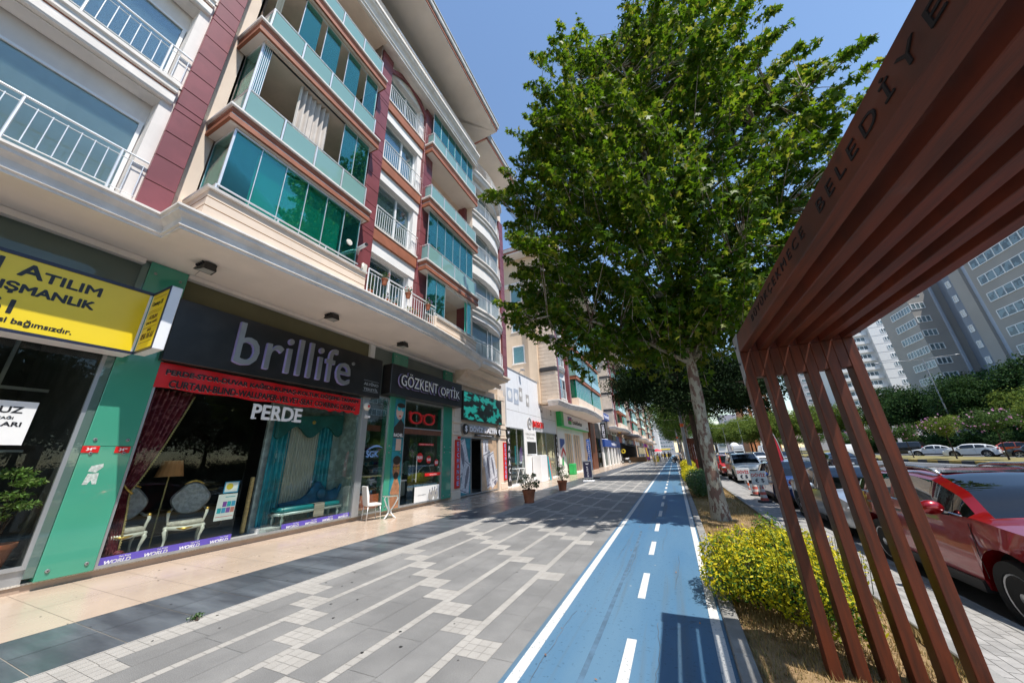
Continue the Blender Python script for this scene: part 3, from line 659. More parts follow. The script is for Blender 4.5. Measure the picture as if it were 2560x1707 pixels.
def frosted(pts, z0, z1, x=None):
    """railing: steel posts, handrail and frosted panels along points"""
    mb = MB(); g = MB()
    for i, (a, b) in enumerate(zip(pts[:-1], pts[1:])):
        A = Vector((*a, 0)); D = Vector((*b, 0)) - A; u = D.normalized(); n = Vector((u.y, -u.x, 0)) * .006
        p = A + u * .035; q = A + D - u * .035
        g.add([(p.x - n.x, p.y - n.y, z0 + .05), (q.x - n.x, q.y - n.y, z0 + .05), (q.x - n.x, q.y - n.y, z1 - .05), (p.x - n.x, p.y - n.y, z1 - .05), (p.x + n.x, p.y + n.y, z0 + .05), (q.x + n.x, q.y + n.y, z0 + .05), (q.x + n.x, q.y + n.y, z1 - .05), (p.x + n.x, p.y + n.y, z1 - .05)],
              [(0, 1, 2, 3), (4, 7, 6, 5), (0, 4, 5, 1), (2, 6, 7, 3), (1, 5, 6, 2), (0, 3, 7, 4)])
        mb.tube([(A.x, A.y, z1), (b[0], b[1], z1)], .024, 8)
    for a in pts: mb.box(a[0] - .02, a[0] + .02, a[1] - .02, a[1] + .02, z0, z1)
    r = P(mb, 'balcony_railing', 'steel'); P(g, 'frosted_panels', 'frost_glass', r)
def glazing(ys, x, z0, z1, mat='teal_glass', side=None, cover=None, miss=()):
    mb = MB(); g = MB(); c = MB()
    for i, (a, b) in enumerate(zip(ys[:-1], ys[1:])):
        if i in miss: continue
        g.box(x - .005, x + .005, a + .006, b - .006, z0 + .04, z1 - .04); mb.box(x - .012, x + .012, a - .008, a + .008, z0, z1)
        if cover and i in cover: c.box(x - .14, x - .13, a, b, z0 + .03, z1 - .02)
    mb.box(x - .03, x + .03, ys[0], ys[-1], z1 - .05, z1); mb.box(x - .03, x + .03, ys[0], ys[-1], z0, z0 + .04); mb.box(x - .012, x + .012, ys[-1] - .008, ys[-1] + .008, z0, z1)
    if side:
        x1, yy = side; g.box(x1, x - .01, yy - .005, yy + .005, z0 + .04, z1 - .04); mb.box(x - .02, x + .02, yy - .02, yy + .02, z0, z1); mb.box(x1, x, yy - .02, yy + .02, z1 - .05, z1); mb.box(x1, x1 + .02, yy - .012, yy + .012, z0, z1)
    r = P(mb, 'balcony_glazing', 'steel'); P(g, 'glass_panels', mat, r)
    if len(c.v): P(c, 'blinds', 'blind_green', r)
    return r
def broom(y0, y1, z0, z1, x0=-7.8, x1=-10.6, m='brown_room'):
    mb = MB(); mb.box(x1 - .05, x1, y0, y1, z0, z1); mb.box(x1, -8.55, y0 + .01, y0 + .05, z0, z1); mb.box(x1, x0 - .1, y1 - .05, y1 - .01, z0, z1)
    P(mb, 'balcony_interior', m)
    P(MB().box(x1, x0 + .1, y0 + .02, y1 - .02, z1 - .012, z1 + .02), 'balcony_ceiling', 'beige_wall')
def wav(y0, y1, x, z0, z1, amp=.05, per=.14, mat='curtain_pale', name='curtain'):
    mb = MB(); n = int((y1 - y0) / .02); pts = [(x + amp * math.sin(2 * PI * i * .02 / per) * (1 + .4 * math.sin(i * .23)), y0 + (y1 - y0) * i / n) for i in range(n + 1)]
    for j in range(10):
        za, zb = z0 + (z1 - z0) * j / 10, z0 + (z1 - z0) * (j + 1) / 10; wa = .3 * math.sin(j * .5); wb = .3 * math.sin((j + 1) * .5)
        for a, b in zip(pts[:-1], pts[1:]): mb.quad((a[0] + wa * .05, a[1], za), (b[0] + wa * .05, b[1], za), (b[0] + wb * .05, b[1], zb), (a[0] + wb * .05, a[1], zb))
    return P(mb, name, mat, smooth=True)
# bay one parapet
PP = [(-8.6, 2.27), (-7.62, 2.27), (-7.56, 4.0), (-7.5, 6.18)]
mb = MB(); mb.loft(PP, [(-.12, 6.48), (-.04, 6.48), (-.04, 7.12), (-.12, 7.12)]); o = P(mb, 'parapet', 'cream_panel')
P(MB().loft(PP, [(-.14, 7.12), (.02, 7.12), (.03, 7.17), (-.14, 7.19)]), 'parapet_cap', 'cornice', o)
for z in (6.72, 6.93): P(MB().loft(PP, [(-.05, z), (-.037, z), (-.037, z + .018), (-.05, z + .018)]), 'groove', 'groove', o)
railing([(-8.5, 2.40), (-7.70, 2.40), (-7.60, 5.9)], 7.18, 7.34, .62, mid=False, name='low_railing')
YG = [2.44, 3.02, 3.60, 4.18, 4.76, 5.34, 5.90]
glazing(YG, -7.74, 7.19, 9.0, side=(-8.6, 2.44), cover=(1, 2, 3, 4))
wav(4.2, 4.5, -7.95, 7.2, 9.0, .03, .12, 'blind_green')
for i, z in enumerate((7.2, 9.43, 12.55, 15.66)): broom(2.44, 6.0, z, z + (1.82 if i == 0 else 2.68 if i < 3 else 2.2))
BP = [(-8.62, 2.22), (-7.60, 2.22), (-7.60, 6.12)]
BR = [(-8.5, 2.42), (-7.66, 2.42), (-7.66, 3.28), (-7.66, 4.16), (-7.66, 5.02), (-7.66, 5.88)]
for z0, z1 in ((9.05, 9.43), (12.16, 12.55), (15.26, 15.66)): slabband(BP, z0, z1); frosted(BR, z1 + .01, z1 + .80)
# level one: panes folded to the left corner, open middle with curtain, two panes right
glazing([4.92, 5.40, 5.90], -7.80, 9.43, 12.14); glazing([2.46, 2.50, 2.54, 2.58, 2.62, 2.66], -7.80, 9.43, 12.14, side=(-8.6, 2.46))
P(MB().box(-7.83, -7.77, 2.6, 4.95, 12.09, 12.16), 'top_rail', 'dark_frame')
wav(3.55, 4.5, -7.93, 9.5, 12.10)
glazing([3.1, 3.62, 3.80, 4.32, 4.62, 5.12, 5.40, 5.9], -7.80, 12.55, 15.25, miss=(1, 3, 5)); P(MB().box(-7.83, -7.77, 2.46, 3.1, 15.2, 15.26), 'top_rail', 'dark_frame')
wav(2.46, 2.62, -7.85, 12.6, 15.2, .03, .06, 'greygreen_wall')
# bay two
PP2 = [(-7.50, 9.62), (-7.56, 11.2), (-7.66, 12.4), (-7.78, 13.15), (-8.3, 13.25)]
mb = MB(); mb.loft(PP2, [(-.12, 6.48), (-.04, 6.48), (-.04, 7.02), (-.12, 7.02)]); o = P(mb, 'parapet', 'cream_panel')
P(MB().loft(PP2, [(-.14, 7.02), (.02, 7.02), (.03, 7.07), (-.14, 7.09)]), 'parapet_cap', 'cornice', o)
for z in (6.66, 6.84): P(MB().loft(PP2, [(-.05, z), (-.037, z), (-.037, z + .018), (-.05, z + .018)]), 'groove', 'groove', o)
railing([(-7.62, 9.6), (-7.75, 12.8)], 7.08, 7.22, .8, name='low_railing')
P(MB().box(-7.72, -7.5, 9.50, 9.62, 6.5, 7.05), 'parapet_end', 'cream_panel')
glazing([9.25, 9.85, 10.45], -7.76, 7.1, 8.88); glazing([12.2, 12.55], -7.76, 7.1, 8.88, cover=(0,)); P(MB().box(-7.79, -7.73, 10.4, 12.3, 8.82, 8.90), 'top_rail', 'white_frame')
BP2 = [(-8.3, 8.95), (-7.60, 8.95), (-7.60, 13.0), (-8.3, 13.0)]
BR2 = [(-8.1, 9.12), (-7.66, 9.12), (-7.66, 10.05), (-7.66, 10.98), (-7.66, 11.9), (-7.66, 12.84)]
for z0, z1 in ((8.90, 9.34), (12.0, 12.46), (15.08, 15.58)): slabband(BP2, z0, z1); frosted(BR2, z1 + .01, z1 + .80)
YB = [9.2, 9.8, 10.4, 11.0, 11.6, 12.2, 12.75]
glazing(YB, -7.80, 9.34, 11.98); glazing(YB, -7.80, 15.58, 17.9)
for i, z in enumerate((7.1, 9.34, 12.46, 15.58)): broom(9.2, 12.95, z, z + (1.8, 2.66, 2.62, 2.4)[i], m='beige_wall' if i in (0, 2) else 'brown_room')
# window axis between the bays
mb = MB()
for z0, z1 in ((8.50, 9.0), (11.66, 12.2), (14.78, 15.32), (17.5, 18.2)): mb.box(-8.5, -8.12, 6.67, 8.90, z0, z1)
mb.box(-8.5, -8.16, 8.64, 8.90, 6.5, 17.5); mb.box(-8.5, -8.16, 6.67, 6.74, 6.5, 17.5); P(mb, 'wall', 'white_wall')
for k, (z0, z1) in enumerate(((6.52, 8.5), (9.52, 11.66), (12.66, 14.78), (15.78, 17.5))):
    window(6.74, 8.64, z0, z1, -8.34, mull=(7.86,), cover='curtain_pale' if k == 1 else 'blind' if k else 'dark_room', folds=k == 1, cz=.02, lab=None)
    if k:
        P(MB().bbox(-8.16, -8.04, 6.68, 8.89, z0 - .54, z0 - .08, .01), 'brown_band', 'brown_band'); P(MB().box(-8.3, -8.01, 6.68, 8.89, z0 - .08, z0 - .03), 'sill', 'cornice'); railing([(-8.05, 6.72), (-8.05, 8.86)], z0 - .03, z0 + .86, .10, .009, 'white_frame', post=5, name='window_railing')
arc = [(6.67, 17.3)] + [(6.67 + 2.23 * t, 17.3 + .62 * math.sin(PI * t)) for t in (.1, .2, .3, .4, .5, .6, .7, .8, .9)] + [(8.9, 17.3)]
mb = MB()
for a, b in zip(arc[:-1], arc[1:]): mb.add([(-8.1, a[0], a[1]), (-8.1, b[0], b[1]), (-8.1, b[0], b[1] + .22), (-8.1, a[0], a[1] + .22), (-8.0, a[0], a[1]), (-8.0, b[0], b[1]), (-8.0, b[0], b[1] + .22), (-8.0, a[0], a[1] + .22)], [(4, 5, 6, 7), (0, 4, 7, 3), (1, 2, 6, 5), (3, 7, 6, 2), (0, 1, 5, 4)])
P(mb, 'window_arch', 'burgundy')
# flower balcony
railing([(-7.50, 6.24), (-7.46, 7.9), (-7.48, 9.5)], 6.52, 7.36, .125, .009, 'white_frame', post=9, name='balcony_railing')
# bowed white windows
bow = [(-8.30, 13.1), (-8.16, 13.8), (-8.06, 14.7), (-8.05, 15.4), (-8.13, 16.2), (-8.30, 16.9), (-8.48, 17.32)]
for k, z in enumerate((6.30, 8.96, 12.07, 15.2)):
    pr = [(-.5, z), (.0, z), (.03, z + .05), (.03, z + .13), (.0, z + .15), (.04, z + .22), (.10, z + .26), (.10, z + .34), (-.5, z + .36)]
    P(MB().loft(bow, pr), 'bowed_slab', 'cornice')
    z0 = z + .36
    window(13.2, 17.2, z0 + .02, z0 + 2.05, -8.52, mull=(15.6, 16.1), cover='blind', cz=.0)
    P(MB().loft([(x - .06, y) for x, y in bow], [(-.35, z0 + 2.05), (-.02, z0 + 2.05), (-.02, z0 + 2.80), (-.35, z0 + 2.80)]), 'bowed_lintel', 'white_wall')
    railing([(x + .02, y) for x, y in bow], z0, z0 + .82, .13, .008, 'white_frame', post=9, name='bowed_railing')
P(MB().box(-8.9, -8.56, 13.1, 17.3, 6.4, 18.3), 'wall', 'white_wall')
# crowning cornice, balustrade, attic and roof
CP = [(-8.3, -9), (-7.66, -9), (-7.62, 2.2), (-7.60, 6.5), (-7.60, 12.9), (-8.2, 13.05)]
P(MB().box(-10, -7.7, -9, 13.0, 17.92, 18.1), 'upper_soffit', 'soffit')
pr = [(-.2, 17.90), (0, 17.90), (.0, 18.02), (.05, 18.04), (.05, 18.14), (.02, 18.16), (.08, 18.3), (.18, 18.38), (.18, 18.46), (.24, 18.50), (.24, 18.62), (-.2, 18.66)]
P(MB().loft(CP[1:-1], pr), 'upper_cornice', 'cornice')
P(MB().box(-7.8, -7.62, -9, 6.35, 18.6, 19.5).box(-7.8, -7.62, 9.5, 12.9, 18.6, 19.5), 'attic_parapet', 'cream_panel')
mb = MB(); y = 6.45
while y < 9.45: mb.lathe([(.05, 0), (.05, .05), (.03, .08), (.055, .25), (.03, .5), (.05, .6), (.05, .66)], (-7.70, y, 18.66), 8); y += .2
mb.box(-7.8, -7.6, 6.35, 9.5, 19.32, 19.44); P(mb, 'balustrade', 'white_wall', smooth=50)
P(MB().box(-13, -9.0, -9, 17.8, 19, 21.3), 'attic_wall', 'brown_room')
P(MB().box(-10, -7.9, -9, 13.0, 18.62, 18.72), 'terrace', 'grey_trim')
bow2 = [(x + .15, y) for x, y in bow]
P(MB().loft(bow2, [(-.9, 17.95), (0, 17.95), (.05, 18.05), (.05, 18.15), (.14, 18.25), (.14, 18.35), (-.9, 18.38)]), 'bowed_slab', 'cornice'); railing(bow2, 18.36, 19.25, .13, .012, 'white_frame', post=9, name='bowed_railing')
P(MB().box(-9.3, -8.9, 13.1, 17.8, 18.3, 21.2), 'attic_wall', 'beige_wall')
def roof(path, z=21.2):
    P(MB().loft(path, [(-3.2, z - .02), (-.02, z), (-.02, z + .08), (-3.2, z + .08)]), 'roof_soffit', 'soffit')
    P(MB().loft(path, [(-.10, z + .08), (.02, z + .08), (.02, z + .26), (-.10, z + .26)]), 'roof_board', 'brown_band'); P(MB().loft(path, [(-.10, z + .26), (.06, z + .26), (.10, z + .34), (.10, z + .60), (.14, z + .62), (.14, z + .68), (-.10, z + .68)]), 'gutter', 'roof_fascia')
roof([(-6.50, -9), (-6.55, 4), (-6.66, 13.85), (-9.3, 13.9)]); roof([(-7.45, 13.95), (-7.45, 19.2), (-11, 19.25)], 21.1)
P(MB().add([(-6.5, -9, 21.88), (-6.6, 13.9, 21.88), (-12, 17.8, 24.5), (-12, -9, 24.5)], [(0, 1, 2, 3)]), 'roof', 'roof_tile')
P(MB().box(-6.95, -6.75, 8.2, 8.45, 21.88, 22.35), 'roof_post', 'white_wall')
# ================= SIGNS AND SHOP FITTINGS
def T(name, label, cat, mb, mats, smooth=False, group=None): return mb.build(name, mats, None, smooth, label=label, cat=cat, group=group)
def part(mb, name, mats, par, smooth=False, label=None): 
    o = mb.build(name, mats, par, smooth, abs_=True)
    if label: o['label'] = label
    return o
def lettering(par, s, y0, y1, z0, z1, x, mat, depth=.012, off=.02, name='lettering', **k): return part(text(s, y0, y1, z0, z1, x, depth, off, **k), name, mat, par)
# yellow sign box with its projecting end box
s = thing('sign_box', 'long yellow estate agent sign box with black capital lettering over the leftmost shop', 'sign', (-9.3, 0, 4))
part(MB().bbox(-9.62, -9.2, -6, 2.48, 3.88, 5.20, .01), 'casing', 'white_box', s); part(MB().box(-9.199, -9.193, -5.98, 2.44, 3.93, 5.14), 'yellow_face', 'yellow_sign', s)
part(MB().box(-9.2, -9.18, -6, 2.48, 5.14, 5.2).box(-9.2, -9.18, -6, 2.48, 3.88, 3.93), 'trim', 'navy', s)
K = dict(x=-9.192, mat='black_text', depth=.004, off=.035)
lettering(s, 'A', .92, 1.16, 4.83, 5.05, **K); lettering(s, 'TILIM', 1.17, 1.82, 4.82, 4.985, **K); lettering(s, 'DANIŞMANLIK', .33, 1.80, 4.505, 4.70, **K)
lettering(s, 'CENTURY 21', -1.1, .74, 4.82, 5.06, **K); lettering(s, '0212 856 16 61', -.9, 1.02, 4.18, 4.40, **K); lettering(s, 'Her ofisin hukuki işletmesi bağımsızdır.', -.35, 1.68, 4.00, 4.12, x=-9.192, mat='black_text', depth=.004, off=.02)
s = thing('projecting_sign', 'white projecting sign box with yellow side face at the end of the yellow sign', 'sign', (-8.8, 2.5, 4))
part(MB().bbox(-9.2, -8.45, 2.49, 2.66, 3.88, 5.19, .012), 'casing', 'white_box', s); part(MB().box(-9.15, -8.49, 2.484, 2.49, 3.93, 5.14), 'yellow_face', 'yellow_sign', s)
part(MB().box(-9.2, -8.45, 2.478, 2.49, 5.13, 5.19).box(-9.2, -8.45, 2.478, 2.49, 3.88, 3.93).box(-8.49, -8.45, 2.478, 2.49, 3.93, 5.13), 'trim', 'navy', s)
for t, z0, z1, a, b, mm in (('Century 21', 4.83, 4.95, -9.06, -8.64, 'black_text'), ('ATILIM', 4.56, 4.64, -9.0, -8.68, 'brown_chest'), ('EMLAK OFİSİ', 4.46, 4.52, -9.04, -8.62, 'brown_chest'), ('0212', 4.30, 4.35, -8.9, -8.75, 'brown_chest'), ('856 16 61', 4.14, 4.26, -9.07, -8.6, 'brown_chest')):
    part(text(t, a, b, z0, z1, 2.483, .003, .02, axis='-Y'), 'lettering', mm, s)
for z in (5.03, 4.74, 4.70, 4.38, 4.07): part(MB().box(-9.1, -8.58, 2.481, 2.484, z, z + .006), 'rule_line', 'brown_chest', s)
# estate agent notice inside left window, plant in pot
s = thing('window_notice', 'white paper notice with black lettering on the leftmost shop window', 'notice', (-9.7, 1.2, 2.2))
part(MB().box(-9.664, -9.658, .55, 1.75, 2.21, 2.90), 'paper', 'poster_white', s)
for t, a, b, z0, z1 in (('ARIYORUZ', .78, 1.62, 2.71, 2.81), ('İŞ ORTAĞI', 1.2, 1.56, 2.60, 2.66), ('DANIŞMANLARI', .74, 1.66, 2.48, 2.57), ('856 16 61', .78, 1.45, 2.33, 2.45)): lettering(s, t, a, b, z0, z1, -9.657, 'black_text', .002, .03)
def foliage(mb, c, r, n, s, flat=1.0, mat=0, shape='leaf', outer=.35, seed=None):
    """leaf blades spread through an ellipsoid"""
    cx, cy, cz = c; rx, ry, rz = (r if isinstance(r, (tuple, list)) else (r, r, r))
    for _ in range(n):
        while True:
            d = Vector((random.gauss(0, 1), random.gauss(0, 1), random.gauss(0, 1)))
            if d.length > .01: break
        d.normalize(); q = random.random() ** outer; p = Vector((cx + d.x * rx * q, cy + d.y * ry * q, cz + d.z * rz * q))
        u = (d + Vector((random.uniform(-1, 1), random.uniform(-1, 1), random.uniform(-1, .6)))).normalized(); w = u.cross(Vector((random.uniform(-1, 1), random.uniform(-1, 1), 1 + random.random()))).normalized(); h = s * random.uniform(.6, 1.25)
        nrm = u.cross(w)
        mb.add([p - u * h * .5, p + w * h * .24 + nrm * h * .06, p + u * h * .55, p - w * h * .24 + nrm * h * .06], [(0, 1, 2, 3)], mat)
def potplant(label, loc, r, h, crown, n, leaf, ls, group=None, pot_r=.22, pot_h=.42, stems=5, name='potted_plant'):
    t = thing(name, label, 'plant', loc, 0, group)
    p = MB().lathe([(.001, 0), (pot_r * .72, 0), (pot_r * .74, .03), (pot_r * .70, .05), (pot_r * .92, pot_h * .82), (pot_r, pot_h * .83), (pot_r * 1.02, pot_h), (pot_r * .92, pot_h), (pot_r * .9, pot_h * .9), (.001, pot_h * .88)], n=24).build('pot', 'terracotta', t, smooth=40)
    MB().lathe([(.001, pot_h * .885), (pot_r * .9, pot_h * .885)], n=20).build('soil', 'pot_soil', p)
    mb = MB(); st = MB()
    for (dx, dy, dz, rr) in crown:
        foliage(mb, (dx, dy, dz), rr, n, ls); st.tube([(random.uniform(-.03, .03), random.uniform(-.03, .03), pot_h * .85), (dx * .4, dy * .4, (pot_h + dz) / 2), (dx, dy, dz)], [.014, .010, .005], 6)
    st.build('stems', 'dark_bark', t, smooth=True); mb.build('foliage', leaf, t); return t
t = potplant('variegated fig plant in a clay pot behind the leftmost shop window', (-9.93, 1.93, .33), .3, 1, [(-.05, -.05, 1.45, (.2, .25, .10)), (.04, .10, 1.30, (.16, .2, .07)), (0, -.05, 1.12, (.22, .26, .08)), (.05, .12, .95, (.17, .2, .08)), (-.02, -.12, .80, (.18, .22, .08)), (.0, -.5, 1.3, (.2, .3, .3)), (.02, -.4, .9, (.2, .3, .2))], 230, 'ficus_leaf', .075, pot_r=.24, pot_h=.40)
# house number plates
for y0, y1, z0, z1, w, lb in ((2.39, 2.60, 2.09, 2.205, 'ND', 'small red house number plate reading 34 ND, left one on the big green pillar'), (2.80, 3.0, 2.085, 2.20, 'NC', 'small red house number plate reading 34 NC, right one on the big green pillar')):
    s = thing('number_plate', lb, 'plate', (-9.59, y0, z0), 0, 'number plates on the green pillar'); part(MB().bbox(-9.597, -9.588, y0, y1, z0, z1, .002), 'plate', 'red_plate', s); lettering(s, '34', y0 + .055, y0 + .12, z0 + .035, z0 + .085, -9.588, 'white_paint', .002, .03); lettering(s, w, y0 + .125, y0 + .165, z0 + .065, z0 + .088, -9.588, 'white_paint', .002, .03)
# curtain shop sign with big metal letters
s = thing('fascia_sign', 'wide matt black fascia sign with big silver brillife letters over the curtain shop', 'sign', (-9.5, 6, 4))
part(MB().bbox(-9.72, -9.45, 2.98, 8.98, 3.95, 5.38, .01), 'panel', 'black_panel', s)
w = text('brillife', 4.20, 7.55, 4.16, 5.24, -9.37, .02, .0, spacing=1.05); part(w, 'letters', 'chrome', s); w = text('brillife', 4.195, 7.545, 4.155, 5.24, -9.445, .075, .004, spacing=1.05); part(w, 'letter_sides', 'letter_side', s)
part(MB().lathe([(.05, 0), (.05, .05), (.04, .06), (.001, .06)], (-9.44, 7.66, 4.95), 16, axis='X'), 'round_mark', 'chrome', s, smooth=40); lettering(s, 'R', 7.635, 7.685, 4.925, 4.975, -9.38, 'black_text', .003)
lettering(s, 'ALVİNO', 8.22, 8.86, 4.34, 4.46, -9.448, 'alu', .008, .025); lettering(s, 'TEKSTİL', 8.22, 8.86, 4.16, 4.27, -9.448, 'alu', .008, .025)
for z in (4.50, 4.12): part(MB().box(-9.449, -9.444, 8.2, 8.88, z, z + .012), 'rule_line', 'alu', s)
# red banner
s = thing('banner', 'red cloth banner with black curtain and wallpaper lettering under the black fascia', 'banner', (-9.6, 5.6, 3.3))
mb = MB(); N = 60
for i in range(N + 1):
    y = 3.03 + 5.28 * i / N; zt = 3.93 - .08 * i / N; zb = 3.39 + .015 * math.sin(i * .5) + (.03 * math.sin(i * 1.7) if i > 44 else 0) - .06 * i / N; x = -9.615 + .012 * math.sin(i * .8); mb.v += [(x, y, zb), (x + .004, y, (zt + zb) / 2), (x, y, zt)]
for i in range(N):
    for j in range(2): q = i * 3 + j; mb.f.append((q, q + 3, q + 4, q + 1)); mb.mi.append(0)
part(mb, 'cloth', 'red_banner', s, smooth=True)
for t, a, b, z0, z1 in (('PERDE-STOR-DUVAR KAĞIDI-KUMAŞ-KOLTUK DÖŞEME-TASARIM', 3.17, 8.18, 3.655, 3.83), ('CURTAIN-BLIND-WALLPAPER-VELVET-SEAT COVERING DESING', 3.27, 8.09, 3.42, 3.575)):
    lettering(s, t, a, b, z0 - .008, z1 - .008, -9.602, 'poster_white', .002, .008); lettering(s, t, a, b, z0, z1, -9.597, 'black_text', .004, .03)
s = thing('window_lettering', 'white serif PERDE letters standing behind the curtain shop glass', 'lettering', (-9.66, 5, 2.9)); 
mb = text('PERDE', 5.02, 6.31, 2.92, 3.28, -9.654, .012, .03); part(mb, 'letters', 'white_paint', s)
mb = MB()
for i in range(5):
    for zz in (2.915, 3.262): mb.box(-9.653, -9.643, 5.02 + i * .262 - .02, 5.02 + i * .262 + .11, zz, zz + .03)
part(mb, 'serifs', 'white_paint', s)
# payment strips on the glass
for y0, y1, n, lb in ((3.03, 5.14, 4, 'purple WORLD sticker strip along the foot of the left pane of the curtain shop'), (6.28, 8.38, 4, 'purple WORLD sticker strip along the foot of the right pane of the curtain shop')):
    s = thing('sticker_strip', lb, 'sticker', (-9.65, y0, .15)); part(MB().box(-9.656, -9.653, y0, y1, .155, .30), 'strip', 'purple_strip', s)
    for i in range(n):
        a = y0 + .13 + (y1 - y0) * i / n; lettering(s, 'WORLD', a, a + .34, .175, .235, -9.652, 'bill', .002, .05, shear=.2); lettering(s, 'Yapı Kredi', a + .17, a + .33, .25, .28, -9.652, 'bill', .002, .02)
# alarm siren + camera on the post
s = thing('alarm_siren', 'small round white alarm siren with a red mark at the top of the metal post', 'siren', (-9.585, 8.55, 3.6)); part(MB().ball((-9.57, 8.56, 3.62), .14, sc=(.55, 1, 1)), 'cover', 'cream_lacquer', s, True); part(MB().ball((-9.50, 8.58, 3.63), .05, sc=(.4, 1, 1)), 'badge', 'red_plate', s, True)
s = thing('security_camera', 'small white box camera on the metal post below the siren', 'camera', (-9.585, 8.55, 3.3)); part(MB().bbox(-9.58, -9.40, 8.50, 8.60, 3.22, 3.29, .01), 'housing', 'white_box', s); part(MB().tube([(-9.6, 8.55, 3.35), (-9.52, 8.55, 3.28)], .015), 'bracket', 'white_box', s)
# curtain shop window display
s = thing('curtain', 'maroon brocade curtain with beaded gold edge tied back in the left shop window', 'curtain', (-9.9, 3.3, .15))
mb = MB(); gt = MB(); rows = 44; cols_ = 90
def edge(z):
    if z > 1.37: t = (z - 1.37) / (3.45 - 1.37); return 3.26 + .62 * t ** .8
    t = (1.37 - z) / 1.2; return 3.26 + .10 * math.sin(t * PI / 2) + (.04 if z < .3 else 0)
for i in range(rows + 1):
    z = .16 + (3.4 - .16) * i / rows; e = edge(z); y0 = 3.05
    for j in range(cols_ + 1):
        t = j / cols_; amp = .045 * (.35 + abs(z - 1.37) / 2.2); mb.v.append((-9.86 + amp * math.sin(t * 2 * PI * 8 + math.sin(z * 2) * .6) + .02 * math.sin(z * 9 + t * 7), y0 + (e - y0) * t, z))
for i in range(rows):
    for j in range(cols_): q = i * (cols_ + 1) + j; mb.f.append((q, q + 1, q + cols_ + 2, q + cols_ + 1)); mb.mi.append(0)
part(mb, 'drape', 'maroon_cloth', s, smooth=True)
for i in range(70):
    z = .3 + 3.05 * i / 70; gt.ball((-9.83, edge(z) + .012, z), .016, seg=6, rings=4)
gt.tube([(-9.83, edge(z), z) for z in [.3 + .1 * k for k in range(31)]], .012, 5); part(gt, 'beaded_edge', 'gold_trim', s, True)
part(MB().tube([(-9.84, 3.06, 1.62), (-9.79, 3.2, 1.42), (-9.80, 3.30, 1.33)], .018), 'tie_back', 'gold', s, True)
mb = MB(); [mb.ball((-9.85 + random.uniform(-.06, .06), 3.36 + random.uniform(-.08, .08), .2 + .05 * k), .075, sc=(1, 1, .7)) for k in range(3)]; part(mb, 'gathered_hem', 'maroon_cloth', s, True)
part(MB().box(-10.9, -9.72, 3.1, 5.15, .14, .20), 'display_step', 'shop_floor', B)
def armchair(label, loc, rz):
    t = thing('armchair', label, 'armchair', loc, rz, 'ornate armchairs in the shop window')   # faces +X, local
    mb = MB().bbox(-.28, .30, -.30, .30, .40, .50, .04); mb.build('seat', 'seat_fabric', t, smooth=40)
    ap = MB()
    for (a, b) in (((.31, -.28), (.31, .28)), ((-.26, -.3), (.3, -.3)), ((-.26, .3), (.3, .3))): ap.tube([(a[0], a[1], .385), ((a[0] + b[0]) / 2, (a[1] + b[1]) / 2, .355), (b[0], b[1], .385)], [.035, .045, .035], 8)
    ap.build('seat_rail', 'cream_lacquer', t, smooth=True); MB().tube([(.335, -.14, .375), (.345, 0, .35), (.335, .14, .375)], [.012, .03, .012], 8).build('gilt_carving', 'gold', t, smooth=True)
    for x, y in ((.28, -.27), (.28, .27), (-.27, -.25), (-.27, .25)):
        sx = 1 if x > 0 else -1; sy = 1 if y > 0 else -1
        MB().tube([(x, y, .40), (x + .05 * sx, y + .03 * sy, .32), (x + .03 * sx, y, .18), (x - .01 * sx, y, .07), (x + .04 * sx, y + .02 * sy, .02), (x + .05 * sx, y + .02 * sy, 0)], [.035, .036, .025, .019, .026, .02], 8).build('leg', 'cream_lacquer', t, smooth=True)
    for sy in (-1, 1):
        a = MB().tube([(.26, .27 * sy, .42), (.20, .30 * sy, .54), (.25, .31 * sy, .64), (.18, .31 * sy, .70), (-.05, .30 * sy, .68), (-.26, .27 * sy, .72)], [.022, .025, .03, .03, .022, .022], 8).build('armrest', 'cream_lacquer', t, smooth=True); MB().ball((.20, .31 * sy, .70), .035, sc=(1.2, 1, 1)).build('gilt_tip', 'gold', a, smooth=True)
    def bk(sc, x, nm, mat):
        pts = []
        for i in range(36):
            a = 2 * PI * i / 36; y = math.sin(a) * (.30 + .05 * math.cos(2 * a) ** 2) * sc; z = .86 + math.cos(a) * (.34 if math.cos(a) > 0 else .34) * sc * (1 + .05 * math.cos(3 * a)); pts.append((y, z + .05))
        m = MB(); k = len(pts); m.v += [(x - .02 - .10 * (z - .5), y, z) for y, z in pts]; m.v += [(x + .045 - .10 * (z - .5), y * .9, .86 + (z - .86) * .9) for y, z in pts]
        m.f += [tuple(range(k))[::-1], tuple(range(k, 2 * k))] + [(i, (i + 1) % k, k + (i + 1) % k, k + i) for i in range(k)]; m.mi += [0] * (k + 2); return m.build(nm, mat, t, smooth=40)
    bk(1.0, -.27, 'backrest', 'silver_fabric'); MB().tube([(-.31, -.17, 1.22), (-.33, -.08, 1.27), (-.335, 0, 1.295), (-.33, .08, 1.27), (-.31, .17, 1.22)], [.012, .022, .03, .022, .012], 8).build('crest', 'gold', t, smooth=True)
    return t
a1 = armchair('cream and silver armchair with gilt crest in the middle of the left shop window', (-10.15, 4.42, .20), R(-22)); a2 = dup(a1, (-10.18, 3.42, .20), R(-8), 'cream and gilt armchair half hidden behind the maroon curtain')
t = thing('floor_lamp', 'brass floor lamp with a fluted orange fabric shade behind the two armchairs', 'lamp', (-10.5, 4.05, .15))
MB().tube([(0, 0, 0), (0, 0, 1.75)], .014).lathe([(.001, 0), (.14, .0), (.13, .02), (.03, .04), (.014, .08)], n=16).build('stand', 'gold_trim', t, smooth=40)
mb = MB(); n = 48
